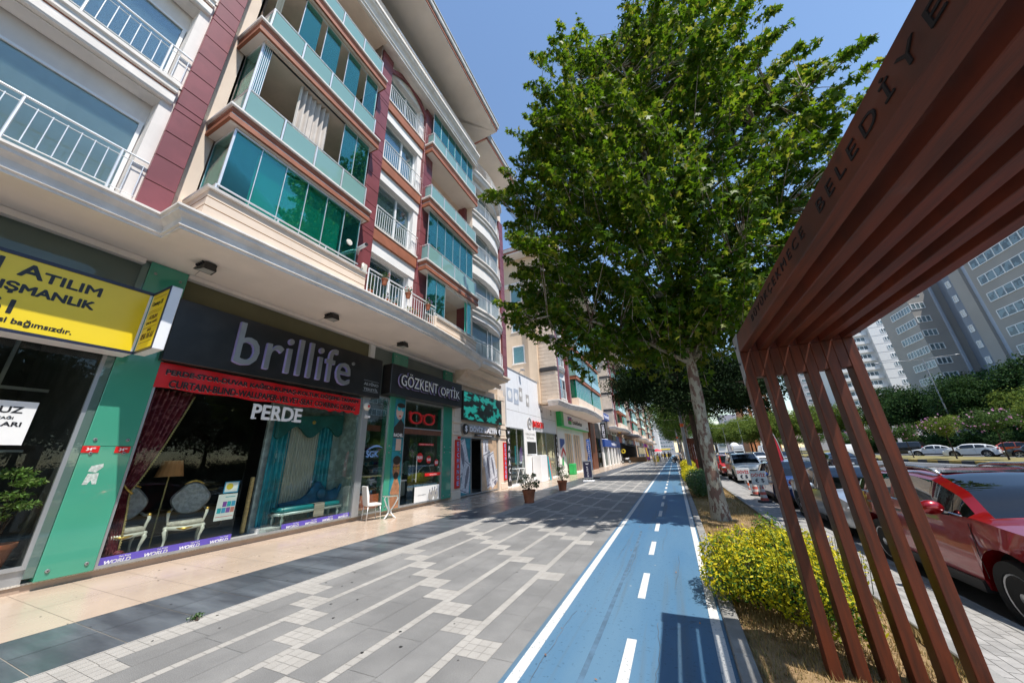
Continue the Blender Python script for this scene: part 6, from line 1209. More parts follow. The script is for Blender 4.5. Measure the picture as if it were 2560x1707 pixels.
def tree(name, label, loc, trunk, blobs, nclu, per, crad, lsize, leaf, bark='dark_bark', lobed=True, group=None, limbs=14, tr=.2, lean=(0, 0), sides=10, up=.5, surf=.5, cat='tree', spray=0):
    """trunk: height of the first fork. blobs: ellipsoids (cx,cy,cz,rx,ry,rz) relative to loc making the crown"""
    t = thing(name, label, cat, loc, 0, group); bx, by = lean
    tm = MB(); H_ = trunk; pts = [(bx * (i / 8) ** 1.3, by * (i / 8) ** 1.3, H_ * i / 8) for i in range(9)]
    tm.tube([(0, 0, -.25), (0, 0, .03)] + pts[1:], [tr * 1.6, tr * 1.28] + [tr * (1.05 - .28 * i / 8) + .01 * math.sin(i * 2.3) for i in range(1, 9)], 16, cap=False)
    vol = [b[3] * b[4] * b[5] for b in blobs]; tot = sum(vol); cents = []
    for b, v in zip(blobs, vol):
        for _ in range(max(2, int(nclu * v / tot))):
            d = rng.normal(0, 1, 3); d /= np.linalg.norm(d); q = rng.random() ** surf
            c = np.array([b[0] + d[0] * b[3] * q, b[1] + d[1] * b[4] * q, b[2] + d[2] * b[5] * q]); cents.append((c, crad * random.uniform(.7, 1.3), per))
    top = Vector(pts[-1]); zc = max(c[0][2] for c in cents)
    # leaders and limbs
    lm = MB(); ends = []
    leader = limb(lm, top, (bx * 1.2, by * 1.2, trunk + (zc - trunk) * .86), tr * .62, tr * .12, 8, .05, 10)
    for i in range(limbs):
        c = cents[random.randrange(len(cents))][0]; s_ = leader[min(7, int(max(0, (c[2] - trunk) / (zc - trunk)) * 5))]; ends += [(p, .1) for p in limb(lm, s_, Vector(c) , tr * .34, .025, 7, .16, 7)]
    E_ = [Vector(e[0]) for e in ends] or leader
    for c, r_, n_ in cents:
        c = Vector(c); e = min(E_, key=lambda q: (q - c).length_squared)
        if (e - c).length > .1: lm.tube([e, e.lerp(c, .5) + Vector((0, 0, .06)), c], [.022, .014, .007], 4, cap=False)
    tm.add(lm.v, lm.f)
    if spray: P_, N_, D_ = sprays(cents, (0, .6), spray, crad, up)
    else: P_, N_ = clusters(cents, per, crad, up); D_ = []
    for c, d, ln in D_: tm.tube([tuple(c - d * .45 * ln), tuple(c + d * .5 * ln)], [.010, .004], 4, cap=False)
    o = tm.build('trunk', bark, t, smooth=True); leafcloud('crown', P_, N_, lsize, leaf, t, lobed)
    return t
# big plane tree
rng = np.random.default_rng(11); random.seed(5)
bl = [(.1, -.9, 5.1, 2.6, 1.7, 1.0), (-4.9, .9, 7.3, 1.7, 2.0, 1.4), (-2.0, .5, 5.3, 2.6, 2.2, 1.1), (1.2, .2, 5.0, 2.3, 2.2, 1.0), (3.6, .6, 6.3, 2.2, 2.2, 1.2), (.1, .7, 12.6, 4.3, 4.0, 6.9), (-3.9, 1.0, 12.8, 2.6, 2.6, 3.8), (-4.7, 1.1, 9.0, 2.1, 2.4, 1.8), (-3.4, .8, 7.0, 2.7, 2.5, 1.3), (-.8, .3, 6.0, 3.1, 3.0, 1.5), (-.5, -2.0, 8.5, 3.4, 1.8, 2.6), (0, 1.5, 5.6, 2.4, 2.0, 1.0), (1.8, .5, 6.4, 2.4, 2.6, 1.5), (4.2, 1.0, 9.0, 2.9, 2.6, 2.9), (4.9, 1.2, 12.6, 2.2, 2.2, 2.3), (2.4, .8, 18.0, 3.0, 2.6, 3.6), (-1.5, .6, 17.8, 2.7, 2.6, 3.4), (-3.2, .8, 15.6, 2.1, 2.1, 2.3), (3.6, 1.0, 14.8, 2.3, 2.2, 2.2)]
tree('plane_tree', 'large bright green plane tree with mottled pale trunk in the verge beside the bike lane', (.80, 11.05, 0), 4.15, bl, 1300, 74, .46, .138, 'plane_leaf', 'plane_bark', True, limbs=30, tr=.185, lean=(.12, 0), surf=.42, spray=1.5)
# ================= STREET TREES ALONG THE VERGE
random.seed(21); rng = np.random.default_rng(21)
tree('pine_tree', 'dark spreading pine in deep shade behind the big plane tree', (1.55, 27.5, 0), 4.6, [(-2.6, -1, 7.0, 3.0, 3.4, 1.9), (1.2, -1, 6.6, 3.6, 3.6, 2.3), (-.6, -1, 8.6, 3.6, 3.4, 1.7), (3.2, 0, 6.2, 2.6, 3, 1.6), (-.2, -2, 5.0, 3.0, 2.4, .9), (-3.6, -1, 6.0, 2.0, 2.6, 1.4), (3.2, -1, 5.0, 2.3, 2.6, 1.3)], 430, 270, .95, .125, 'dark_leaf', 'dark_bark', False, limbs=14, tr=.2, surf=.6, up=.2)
tr2 = tree('street_tree', 'leafy street tree with a slim pale trunk just past the lamp post', (1.3, 36.0, 0), 3.6, [(0, 0, 7.2, 3.1, 3.2, 3.0), (-2.0, -.6, 6.0, 1.9, 2, 1.7), (1.8, 0, 5.9, 1.9, 2, 1.6)], 130, 110, 1.0, .16, 'street_leaf', 'plane_bark', False, 'street trees along the verge', limbs=10, tr=.17, surf=.5)
lbs = ['second street tree beyond the lamp post', 'street tree whose crown hangs over the lane about fifty metres on', 'street tree behind the parked motorcycles', 'street tree in the dark middle of the row', 'street tree with light green crown edge far down the row', 'small looking street tree near the end of the lane', 'far street tree near the food cart', 'last visible street tree at the vanishing point']
for i, lb in enumerate(lbs): dup(tr2, (1.2 + .25 * (i % 3), 43.5 + 8.4 * i + (i % 2) * 1.2, 0), rz=i * 1.3, label=lb, sc=.92 + .09 * (i % 3))
# verge shrubs
def shrub(label, loc, blobs, n, s, mats, group=None, name='shrub'):
    t = thing(name, label, 'shrub', loc, 0, group); st = MB(); cl = []
    for (x, y, z, rx, ry, rz_) in blobs:
        for _ in range(5): st.tube([(x * .3, y * .3, -.02), (x * .7 + random.uniform(-.1, .1), y * .7, z * .6), (x + random.uniform(-.5, .5) * rx, y + random.uniform(-.5, .5) * ry, z + rz_ * .6)], [.016, .010, .005], 5, cap=False)
    st.build('stems', 'dark_bark', t, smooth=True)
    for mt, fr, pick in mats:
        P_ = []; N_ = []
        for (x, y, z, rx, ry, rz_) in blobs:
            m = int(n * fr * rx * ry * rz_ ** .5 / .12); d = rng.normal(0, 1, (m, 3)); d /= np.linalg.norm(d, axis=1)[:, None]; q = rng.random(m) ** pick; p = d * q[:, None] * np.array([rx, ry, rz_]) * (1 + .10 * np.sin(d[:, :1] * 9 + z * 4) * np.cos(d[:, 1:2] * 8)) + np.array([x, y, z]); p[:, 2] = np.abs(p[:, 2]) + .02
            P_.append(p); e = d * .7; e[:, 2] += .5; N_.append(e)
        leafcloud('foliage', np.concatenate(P_), np.concatenate(N_), s, mt, t, False)
    return t
ys_ = shrub('yellow and green euonymus shrub spilling over the kerb in front of the pergola', (.70, 5.35, 0), [(-.30, .30, .36, .36, .42, .28), (-.12, -.25, .34, .34, .40, .30), (.20, -.50, .30, .36, .34, .28), (.25, .10, .40, .42, .45, .32), (.55, -.1, .30, .28, .40, .30), (.0, .65, .38, .42, .36, .28), (.50, .60, .36, .40, .40, .30), (-.42, -.05, .24, .26, .40, .22), (.42, -.80, .18, .28, .22, .18), (.75, .5, .26, .22, .4, .22)], 3300, .036, [('euonymus_leaf', .62, .16), ('euonymus_green', .5, .5)])
# upright shoots with pairs of leaves breaking the outline
P_ = []; N_ = []; st = MB()
for _ in range(150):
    a_ = random.uniform(0, 6.28); q_ = random.random() ** .6; x_ = .2 + .72 * q_ * math.cos(a_); y_ = .0 + .95 * q_ * math.sin(a_); z_ = .40 + .24 * (1 - q_); h_ = random.uniform(.10, .26); lx, ly = .25 * math.cos(a_) * q_, .25 * math.sin(a_) * q_
    st.tube([(x_, y_, z_ - .1), (x_ + lx * h_, y_ + ly * h_, z_ + h_)], [.004, .002], 4, cap=False)
    for k in range(9): P_.append((x_ + lx * h_ * k / 8 + random.uniform(-.025, .025), y_ + ly * h_ * k / 8 + random.uniform(-.025, .025), z_ + h_ * k / 8)); N_.append((random.uniform(-1, 1), random.uniform(-1, 1), .8))
st.build('shoots', 'pot_leaf', ys_)['kind'] = 'stuff'; leafcloud('shoot_leaves', np.array(P_), np.array(N_), .034, 'euonymus_leaf', ys_, False, 'stuff')
shrub('green leafy sprig growing at the far side of the yellow shrub', (1.0, 6.25, 0), [(0, 0, .5, .22, .3, .30)], 2600, .04, [('euonymus_green', .8, .4)])
shrub('dark clipped green shrub on the verge behind the plane tree trunk', (.75, 16.2, 0), [(0, 0, .45, .55, 1.2, .5), (0, 1.6, .45, .55, 1.0, .5)], 1500, .055, [('pot_leaf', 1, .3)])
shrub('yellow leaved shrub beyond the clipped green one', (.62, 21.5, 0), [(0, 0, .42, .5, 1.6, .45), (0, 2.6, .42, .5, 1.4, .45)], 900, .07, [('euonymus_leaf', 1, .25)])
shrub('bright yellow shrub at the foot of the lamp post', (.72, 33.0, 0), [(0, 0, .5, .5, 1.8, .5), (.3, 2.6, .5, .5, 1.4, .5)], 600, .09, [('euonymus_leaf', 1, .25)])
shrub('small green weed in the joint between slate and cobble paving', (-5.6, 2.78, 0), [(0, 0, .02, .05, .10, .03)], 12000, .022, [('pot_leaf', 1, .4)])
for i in range(7):
    x, y = random.choice(((1.55, 3.6), (1.7, 4.6), (1.2, 3.2), (1.75, 5.9), (1.6, 7.4), (1.3, 9.6), (.5, 3.5))); 
# lamp post on the verge
def lamp_post(label, loc, h=7.6, arm=(-1.6,), rz=0, r=.09, name='street_lamp', group='street lamps'):
    t = thing(name, label, 'street lamp', loc, rz, group)
    MB().lathe([(r * 1.9, -.3), (r * 1.9, .05), (r * 1.2, .07), (r * 1.15, 1.1), (r, 1.15), (r * .62, h)], n=14).build('pole', 'galv', t, smooth=40)
    if r > .1: MB().lathe([(r * .9, 3.5), (r * .93, 3.5), (r * .93, 3.75), (r * .88, 3.75)], n=14).build('orange_band', 'orange_plastic', t)
    for a in arm:
        o = MB().tube([(0, 0, h - .1), (a * .5, 0, h + .10), (a, 0, h + .16)], .035).build('arm', 'galv', t, smooth=True); s_ = 1 if a > 0 else -1
        l = MB(); l.ball((a + .28 * s_, 0, h + .15), .36, sc=(1, .42, .26)); l.build('lamp_head', 'galv', t, smooth=True)
    return t
lamp_post('tall grey lamp post with an orange band rising through the dark trees', (.88, 29.9, 0), 7.4, (-1.3, 1.3), 0, .13)
lamp_post('second grey lamp post with an orange band farther along the verge', (.7, 56, 0), 7.4, (-1.3, 1.3), 0, .13)
dup(tr2, (1.2, -8.5, 0), label='unseen street tree added behind the camera, mirrored in the shop windows', sc=1.25)  # added out of view to give the shop glass foliage to reflect
# ================= CARS
def interp(tab, t):
    for (a, va), (b, vb) in zip(tab[:-1], tab[1:]):
        if t <= b: 
            u = max(0, (t - a) / (b - a)); u = u * u * (3 - 2 * u) * .5 + u * .5; return va + (vb - va) * u
    return tab[-1][1]
def car(name, label, loc, rz, paint, kind='suv', L=4.5, W_=1.86, H=1.64, cat='car', group=None, detail=1, glassm='car_glass', roofmat=None, wr=.36, shade=False):
    """front points to local -Y, wheels on z=0, origin at the middle"""
    t = thing(name, label, cat, loc, rz, group); hw = W_ / 2
    if kind == 'suv': bz = [(0, .70), (.03, .88), (.10, 1.00), (.27, 1.08), (.42, 1.10), (.86, 1.16), (.97, 1.12), (1, .72)]; g0, g1, g2, g3 = .25, .43, .84, .985; rl = [(g0, 1.08), (.34, 1.40), (g1, H - .04), (.55, H), (.75, H - .02), (g2, H - .08), (.93, 1.38), (g3, 1.12)]
    elif kind == 'sedan': bz = [(0, .58), (.03, .74), (.10, .83), (.28, .93), (.45, .95), (.82, 1.0), (.97, 1.0), (1, .62)]; g0, g1, g2, g3 = .27, .44, .68, .86; rl = [(g0, .93), (.36, 1.24), (g1, H - .03), (.54, H), (g2, H - .06), (.78, 1.22), (g3, 1.0)]
    elif kind == 'hatch': bz = [(0, .60), (.03, .76), (.10, .86), (.26, .96), (.42, .98), (.84, 1.05), (.97, 1.0), (1, .62)]; g0, g1, g2, g3 = .24, .41, .80, .97; rl = [(g0, .95), (.33, 1.24), (g1, H - .04), (.52, H), (.70, H - .03), (g2, H - .1), (.90, 1.25), (g3, 1.03)]
    else: bz = [(0, .75), (.02, .95), (.08, 1.1), (.16, 1.2), (.25, 1.22), (.97, 1.25), (1, .8)]; g0, g1, g2, g3 = .12, .26, .95, .995; rl = [(g0, 1.18), (.2, 1.65), (g1, H - .05), (.4, H), (.9, H), (g2, H - .1), (g3, 1.3)]
    wt = [(0, .70), (.02, .83), (.07, .93), (.2, .99), (.4, 1), (.8, .995), (.93, .95), (.985, .86), (1, .74)]
    ax = [.205 * 4.5 / L * .98, 1 - .205 * 4.4 / L]; ra = wr + .075
    st = set([0, .004, .012, .025, .05, .08, .12, g0, g0 + .01, g1, g1 + .012, (g1 + g2) / 2 + .0, (g1 + g2) / 2 + .014, g2, g2 + .014, g3, .95, .975, .99, 1])
    for i in range(1, 40): st.add(round(i / 40, 4))
    for a in ax:
        for k in range(-6, 7): st.add(a + ra / L * math.sin(k * PI / 12) * .999)
        st.add(a - ra / L * 1.02); st.add(a + ra / L * 1.02)
    st = sorted(st); zs = .24 if kind != 'suv' else .30
    rows = []
    for u in st:
        y = (u - .5) * L; w = hw * interp(wt, u); zb = interp(bz, u); lo = zs + (.10 * max(0, (.05 - u) / .05) + .14 * max(0, (u - .93) / .07)); ar = 0
        for a in ax:
            d = abs(u - a) * L
            if d < ra: ar = max(ar, wr + math.sqrt(ra * ra - d * d))
        z0 = max(lo, ar); ing = g0 <= u <= g3; zr = interp(rl, u) if ing else zb
        rw = w * (.86 - .10 * ((zr - zb) / .6)) if ing else w * .72
        m1 = max(z0 + .02, .42); m2 = max(z0 + .05, .62 if kind != 'van' else .8); m3 = max(m2 + .04, zb - .14)
        rows.append([(w * .86, y, z0), (w * .985, y, z0 + .015), (w * (1.0 + (.012 if ar else 0)), y, m1), (w, y, m2), (w * .985, y, min(m3, zb - .03)), (w * .955, y, zb), ((rw + w * .03) if ing else w * .80, y, max(zr - .07, zb + .001) if ing else zb + .015), (rw * .90, y, max(zr - .012, zb + .003) if ing else zb + .025), (rw * .5, y, zr + .012 if ing else zb + .035), (0, y, zr + .018 if ing else zb + .04)])
    body = MB(); win = MB(); k = 10
    def emit(mb_side, tester):
        for side in (1, -1):
            for i in range(len(st) - 1):
                for j in range(k - 1):
                    f = tester(i, j)
                    if f is None: continue
                    q = [rows[i][j], rows[i + 1][j], rows[i + 1][j + 1], rows[i][j + 1]]; q = [(x * side, y, z) for x, y, z in q]
                    (win if f else body).add(q, [(0, 1, 2, 3)])
    pil = (g1 + g2) / 2
    def tester(i, j):
        u = (st[i] + st[i + 1]) / 2
        if j == 5 and g0 + .03 < u < g3 - .03:
            if abs(u - pil) < .012 or abs(u - g2) < .012 and kind != 'van': return False
            if kind == 'van' and u > .45: return False
            return True
        if j >= 7 and (g0 + .008 < u < g1 - .002): return True
        if j == 6 and (g0 + .008 < u < g1 - .002): return False
        if j >= 7 and (g2 + .012 < u < g3 - .012) and kind != 'van': return True
        return False
    emit(None, tester)
    for mb_, nm, mt in ((body, 'body', paint), (win, 'windows', glassm)):
        bm = bmesh.new(); vs = {}; 
        for f in mb_.f:
            try: bm.faces.new([vs.setdefault(tuple(round(c, 5) for c in mb_.v[i]), None) or vs.__setitem__(tuple(round(c, 5) for c in mb_.v[i]), bm.verts.new(mb_.v[i])) or vs[tuple(round(c, 5) for c in mb_.v[i])] for i in f])
            except ValueError: pass
        if nm == 'body' :
            for e_ in (0, -1):
                r_ = rows[e_]
                try: bm.faces.new([vs[tuple(round(c, 5) for c in (x * s_, y, z))] for s_, seq in ((1, r_), (-1, r_[::-1][1:])) for x, y, z in seq])
                except Exception: pass
        o_ = MB().bm(bm); o = o_.build(nm, mt, t, smooth=32)
    if roofmat: MB().add([(x * s_, (u - .5) * L, interp(rl, u) + .022) for s_ in (1, -1) for u in (g1 + .01, .6, g2 - .01) for x in (.02, hw * .62)], [(0, 1, 3, 2), (2, 3, 5, 4), (6, 8, 9, 7), (8, 10, 11, 9)]).build('roof_panel', roofmat, t)
    MB().box(-hw + .30, hw - .30, -L / 2 + .12, L / 2 - .12, .20, .62).build('underbody', 'car_inside', t); MB().box(-hw + .16, hw - .16, (g0 + .06 - .5) * L, (g3 - .08 - .5) * L, .62, .9).build('cabin', 'car_inside', t)
    if detail:
        for s_ in (1, -1):
            for u in (pil - .1, pil + .09) if kind != 'van' else (.3,):
                MB().box(s_ * hw * .985 - .006, s_ * hw * .985 + .016, (u - .5) * L + .25, (u - .5) * L + .42, interp(bz, u) - .16, interp(bz, u) - .13).build('door_handle', 'chrome_trim', t)
            for u in (g0 + .03, pil, g2 - .01):
                seams = MB(); seams.tube([(s_ * hw * 1.001, (u - .5) * L, .45), (s_ * hw * 1.003, (u - .5) * L, .70), (s_ * hw * .975, (u - .5) * L + .01, interp(bz, u) - .06)], .004, 4)
                seams.build('door_seam', 'car_trim', t)
            MB().tube([(s_ * hw * .97, (u - .5) * L, interp(bz, u) + .004) for u in [g0 + .05 + (g3 - .1 - g0) * q / 10 for q in range(11)]], .012, 5).build('window_trim', 'chrome_trim' if detail > 1 else 'car_trim', t)
            MB().box(s_ * (hw - .10), s_ * (hw + .02), (ax[0] - .5) * L + ra + .03, (ax[1] - .5) * L - ra - .03, zs - .02, zs + .10).build('sill_trim', 'car_trim', t)
    for a in ax:
        for s_ in (1, -1):
            w = MB().lathe([(.001, -.10), (wr * .66, -.10), (wr * .68, -.11), (wr * .96, -.11), (wr, -.07), (wr, .07), (wr * .96, .11), (wr * .68, .11), (wr * .66, .07), (.001, .05)], (s_ * (hw - .125), (a - .5) * L, wr), 28, axis='X').build('wheel', 'tyre', t, smooth=40)
            r_ = MB().lathe([(wr * .66, .09), (wr * .64, .105), (wr * .60, .10), (wr * .58, .06)], (0, 0, 0), 24, axis='X')
            for q in range(5 if detail > 1 else 5):
                an = 2 * PI * q / 5 + .3; c_, d_ = math.cos(an), math.sin(an); r_.add([(.085, -d_ * .035 + c_ * .03, c_ * .035 + d_ * .03), (.085, d_ * .035 + c_ * .03, -c_ * .035 + d_ * .03), (.10, d_ * .022 + c_ * wr * .62, -c_ * .022 + d_ * wr * .62), (.10, -d_ * .022 + c_ * wr * .62, c_ * .022 + d_ * wr * .62), (.06, -d_ * .035, c_ * .035), (.06, d_ * .035, -c_ * .035), (.07, d_ * .022 + c_ * wr * .62, -c_ * .022 + d_ * wr * .62), (.07, -d_ * .022 + c_ * wr * .62, c_ * .022 + d_ * wr * .62)], [(0, 1, 2, 3), (4, 7, 6, 5), (0, 3, 7, 4), (1, 5, 6, 2)])
            r_.lathe([(.06, .09), (.055, .105), (.001, .11)], n=12, axis='X'); r_.v = [(s_ * (hw - .125) + s_ * x, (a - .5) * L + y, wr + z) for x, y, z in r_.v]; r_.build('rim', 'rim', w, smooth=40)
    fy = -L / 2; zz = interp(bz, .05)
    for s_ in (1, -1):
        hl = MB(); hl.ball((s_ * hw * .74, fy + .12, zz - .12), .18, sc=(1.0, .62, .42)); hl.build('headlight', 'headlamp', t, smooth=True)
        tl = MB(); tl.ball((s_ * hw * .80, -fy - .10, interp(bz, .95) - .12), .17, sc=(.75, .55, .55)); tl.build('taillight', 'taillamp', t, smooth=True)
        m = MB(); m.ball((s_ * (hw + .11), (g0 + .10 - .5) * L, interp(bz, .38) + .06), .13, sc=(.95, .62, .68)); mo = m.build('mirror', paint, t, smooth=True); MB().tube([(s_ * (hw - .03), (g0 + .10 - .5) * L, interp(bz, .38) - .01), (s_ * (hw + .07), (g0 + .10 - .5) * L, interp(bz, .38) + .01)], .025, 6).build('mirror_arm', 'car_trim', mo)
    MB().bbox(-hw * .55, hw * .55, fy - .012, fy + .06, zs + .30, zs + .46, .02).build('grille', 'car_trim', t); MB().bbox(-hw * .75, hw * .75, fy + .01, fy + .10, zs + .04, zs + .2, .02).build('lower_bumper', 'car_trim', t); MB().bbox(-hw * .7, hw * .7, -fy - .12, -fy + .0, zs + .02, zs + .18, .02).build('rear_bumper', 'car_trim', t)
    for y_ in (fy - .016, -fy - .005): MB().box(-.26, .26, y_ - .004, y_ + .012, zs + (.22 if y_ < 0 else .38), zs + (.33 if y_ < 0 else .49)).build('number_plate', 'plate', t)
    MB().bbox(-hw * .4, hw * .4, fy - .02, fy + .0, zs + .455, zs + .475, .004).build('grille_trim', 'chrome_trim', t)
    if kind == 'suv':
        for s_ in (1, -1): MB().tube([(s_ * hw * .70, (u - .5) * L, interp(rl, u) + (.05 if 0 < q < 8 else .01)) for q, u in enumerate([g1 + .0 + (g2 - g1) * k_ / 8 for k_ in range(9)])], .022, 6).build('roof_rail', 'chrome_trim', t, smooth=True)
    if shade: MB().add([(x, (u - .5) * L + .05, z_) for u, z_ in ((g0 + .04, 1.12), (g1 - .03, H - .18)) for x in (-hw * .62, hw * .62)], [(0, 1, 3, 2)]).build('sunshade', 'sunshade', t)
    return t
PK = 'cars parked along the near kerb'; RD = -.30
car('parked_car', 'glossy dark red SUV with silver roof rails parked nearest, right of the pergola', (3.98, 7.40, RD), 0, 'car_red', 'suv', 4.5, 1.86, 1.57, group=PK, detail=2, wr=.36, roofmat='car_black')
car('parked_car', 'silver grey saloon parked behind the dark red SUV, seen through the slats', (4.05, 12.45, RD), 0, 'car_silver', 'sedan', 4.3, 1.78, 1.43, group=PK, wr=.32)
car('parked_car', 'dark blue hatchback parked behind the silver saloon', (3.98, 17.15, RD), 0, 'car_blue', 'hatch', 4.2, 1.78, 1.48, group=PK, wr=.32)
ws = car('parked_car', 'cream white SUV with a silver sunshade behind its windscreen beyond the traffic cones', (4.10, 28.2, RD), 0, 'car_white', 'suv', 4.65, 1.86, 1.70, group=PK, wr=.37, shade=True)
rc_ = car('parked_car', 'bright red hatchback parked behind the cream white SUV', (4.0, 34.3, RD), 0, 'car_bright_red', 'hatch', 4.3, 1.8, 1.55, group=PK, wr=.33)
dup(rc_, (4.0, 40.5, RD), label='second red hatchback in the far parked row, mostly hidden', group=PK)
mv = 'cars driving on the road'
sil = car('car', 'silver car driving toward the camera left of the white mixer truck', (8.1, 54, RD), 0, 'car_silver', 'sedan', 4.4, 1.8, 1.45, group=mv, detail=0)
dup(sil, (11.2, 62, RD), label='white car driving in the middle lane beside the silver car', mats={'car_silver': 'car_pure'}); dup(sil, (6.6, 46, RD), label='pale silver car waiting just behind the cream white SUV'); dup(sil, (12.8, 58, RD), label='grey blue car at the right of the oncoming queue', mats={'car_silver': 'car_grey'})
dup(sil, (9.2, 88, RD), label='yellow taxi far back in the traffic', mats={'car_silver': 'car_yellow'}); dup(sil, (10.8, 92, RD), label='dark car beside the far yellow taxi', mats={'car_silver': 'car_black'}); dup(sil, (13.6, 108, RD), label='small white car far back in the queue', mats={'car_silver': 'car_pure'}); dup(sil, (8.4, 112, RD), label='small red car far back in the queue', mats={'car_silver': 'car_bright_red'})
dup(sil, (11.6, 36, RD), rz=PI * .98, label='black car in the fast lane seen through the pergola slats', mats={'car_silver': 'car_black'}); 
vn = car('van', 'white minibus coming along the road beside the leftmost slat', (17.0, 87, RD), 0, 'car_pure', 'van', 5.6, 2.0, 2.5, cat='van', detail=0, wr=.36)
pv = 'cars parked beyond the median'
bv = car('van', 'black van parked at the left of the row beyond the median', (32.4, 75.0, -.26), R(228), 'car_black', 'van', 4.9, 1.95, 1.95, cat='van', group=pv, detail=0); car('parked_car', 'white saloon parked beyond the median next to the black van', (31.6, 66.4, -.26), R(236), 'car_pure', 'sedan', 4.5, 1.8, 1.42, group=pv)
car('parked_car', 'white hatchback parked beyond the median with its dark rear window toward the camera', (30.7, 58.2, -.26), R(234), 'car_pure', 'hatch', 4.1, 1.76, 1.45, group=pv); car('parked_car', 'bright orange crossover parked beside the white hatchback', (33.7, 58.0, -.26), R(232), 'car_orange', 'hatch', 4.3, 1.8, 1.5, group=pv)
car('parked_car', 'dark grey car cut off at the right end of the row beyond the median', (31.2, 50.6, -.26), R(236), 'car_grey', 'hatch', 4.2, 1.8, 1.5, group=pv); dup(bv, (29.6, 84, -.26), rz=R(100), label='white panel van standing behind the pergola slats', mats={'car_black': 'car_pure'}, group=pv)
# mixer truck
t = thing('mixer_truck', 'white concrete mixer truck with tilted drum in the oncoming traffic', 'truck', (16.2, 118, RD), 0)
MB().bbox(-1.25, 1.25, -4.2, -2.2, .8, 3.0, .12).build('cab', 'car_pure', t); MB().add([(-1.05, -4.21, 1.9), (1.05, -4.21, 1.9), (1.0, -4.15, 2.75), (-1.0, -4.15, 2.75)], [(0, 1, 2, 3)]).build('windscreen', 'car_glass', t); MB().bbox(-1.1, 1.1, -4.26, -4.18, .9, 1.5, .03).build('grille', 'car_trim', t); MB().box(-1.0, 1.0, -2.2, 4.2, .8, 1.1).build('chassis', 'car_trim', t)
dm = MB().lathe([(.5, -3.2), (.95, -2.4), (1.25, -.8), (1.25, .6), (.7, 2.4), (.5, 2.9), (.4, 2.9)], n=24, axis='Y'); dm.v = [tuple(Matrix.Rotation(R(12), 3, 'X') @ Vector(v) + Vector((0, 1.0, 2.5))) for v in dm.v]; dm.build('drum', 'tower_white', t, smooth=40)
for y in (-3.3, 2.0, 3.4):
    for s_ in (1, -1): MB().lathe([(.001, -.15), (.5, -.15), (.5, .15), (.001, .15)], (s_ * 1.05, y, .5), 18, axis='X').build('wheel', 'tyre', t, smooth=40)
# cones, bollard, exchange boards, red flag
def cone(label, loc):
    t = thing('traffic_cone', label, 'traffic cone', loc, 0, 'worn traffic cones at the kerb'); MB().lathe([(.001, 0), (.22, 0), (.22, .05), (.15, .06), (.14, .04)], n=16).build('base', 'rubber', t, smooth=40)
    z = .05; n = 6
    for i in range(n): a, b = z + .095 * i, z + .095 * (i + 1); ra_ = lambda q: .125 - .15 * (q - .05); MB().lathe([(ra_(a), a), (ra_(b), b)] + ([(.001, b)] if i == n - 1 else []), n=18).build('cone_band', 'cone_red' if i % 2 == 0 else 'cone_white', t, smooth=True)
    return t
cone('worn red and white cone at the kerb carrying the front currency board', (2.60, 15.45, -.12)); cone('worn red and white cone farther along carrying the rear currency board', (2.72, 17.5, -.12))
for lb, lo in (('front white board with red DÖVİZ and dark € $ signs on a traffic cone', (2.58, 15.36, .45)), ('rear white board with DÖVİZ lettering half hidden behind the front one', (2.42, 17.4, .46))):
    t = thing('currency_board', lb, 'board', lo, R(-6), 'currency boards'); MB().bbox(-.24, .24, -.015, .015, 0, .46, .012).build('board', 'poster_white', t); MB().box(-.02, .02, -.01, .01, -.12, 0).build('stake', 'galv', t)
    text('DÖVİZ', -.20, .20, .27, .40, -.0155, .003, .02, axis='-Y').build('lettering', 'red_plate', t); text('€', -.12, -.03, .07, .21, -.0155, .003, .02, axis='-Y').build('lettering', 'navy', t); text('$', .05, .14, .07, .21, -.0155, .003, .02, axis='-Y').build('lettering', 'navy', t)
t = thing('bollard', 'thin orange and white flexible bollard beside the currency boards', 'bollard', (2.95, 20.5, -.28)); MB().lathe([(.001, 0), (.11, 0), (.10, .03), (.04, .05)], n=14).build('base', 'orange_plastic', t)
for i in range(6): MB().lathe([(.04, .05 + .12 * i), (.04, .17 + .12 * i)] + ([(.001, .17 + .12 * i)] if i == 5 else []), n=14).build('post_band', 'orange_plastic' if i % 2 == 0 else 'cone_white', t, smooth=True)
t = thing('feather_flag', 'tall curved red feather flag with white lettering behind the blue hatchback', 'flag', (4.35, 19.55, -.3)); pole = [(.12, 0, 0), (.10, 0, 1.2), (.02, 0, 2.2), (-.14, 0, 2.9), (-.30, 0, 3.12)]
MB().tube(pole, .015).lathe([(.3, 0), (.3, .04), (.02, .06)], (.12, 0, 0), 14).build('pole', 'steel', t, smooth=True)
L_ = [(-.28, .62), (-.30, 1.2), (-.34, 1.8), (-.38, 2.4), (-.42, 2.9), (-.32, 3.12)]; R_ = [(.11, .62), (.10, 1.2), (.05, 1.8), (-.02, 2.3), (-.13, 2.85), (-.29, 3.12)]
mb = MB(); [mb.v.extend([(a[0], .02 * math.sin(i), a[1]), ((a[0] + b[0]) / 2, .05 * math.cos(i), (a[1] + b[1]) / 2), (b[0], 0, b[1])]) for i, (a, b) in enumerate(zip(L_, R_))]; [mb.f.append((3 * i + j, 3 * i + j + 1, 3 * i + j + 4, 3 * i + j + 3)) or mb.mi.append(0) for i in range(5) for j in range(2)]; mb.build('flag_cloth', 'flag_red', t, True)
for i, ch in enumerate('SATILIK'): text(ch, -.2 - .03 * i, -.02 - .03 * i, .75 + i * .31, .95 + i * .31, -.06, .004, .03, axis='-Y').build('lettering', 'white_paint', t)
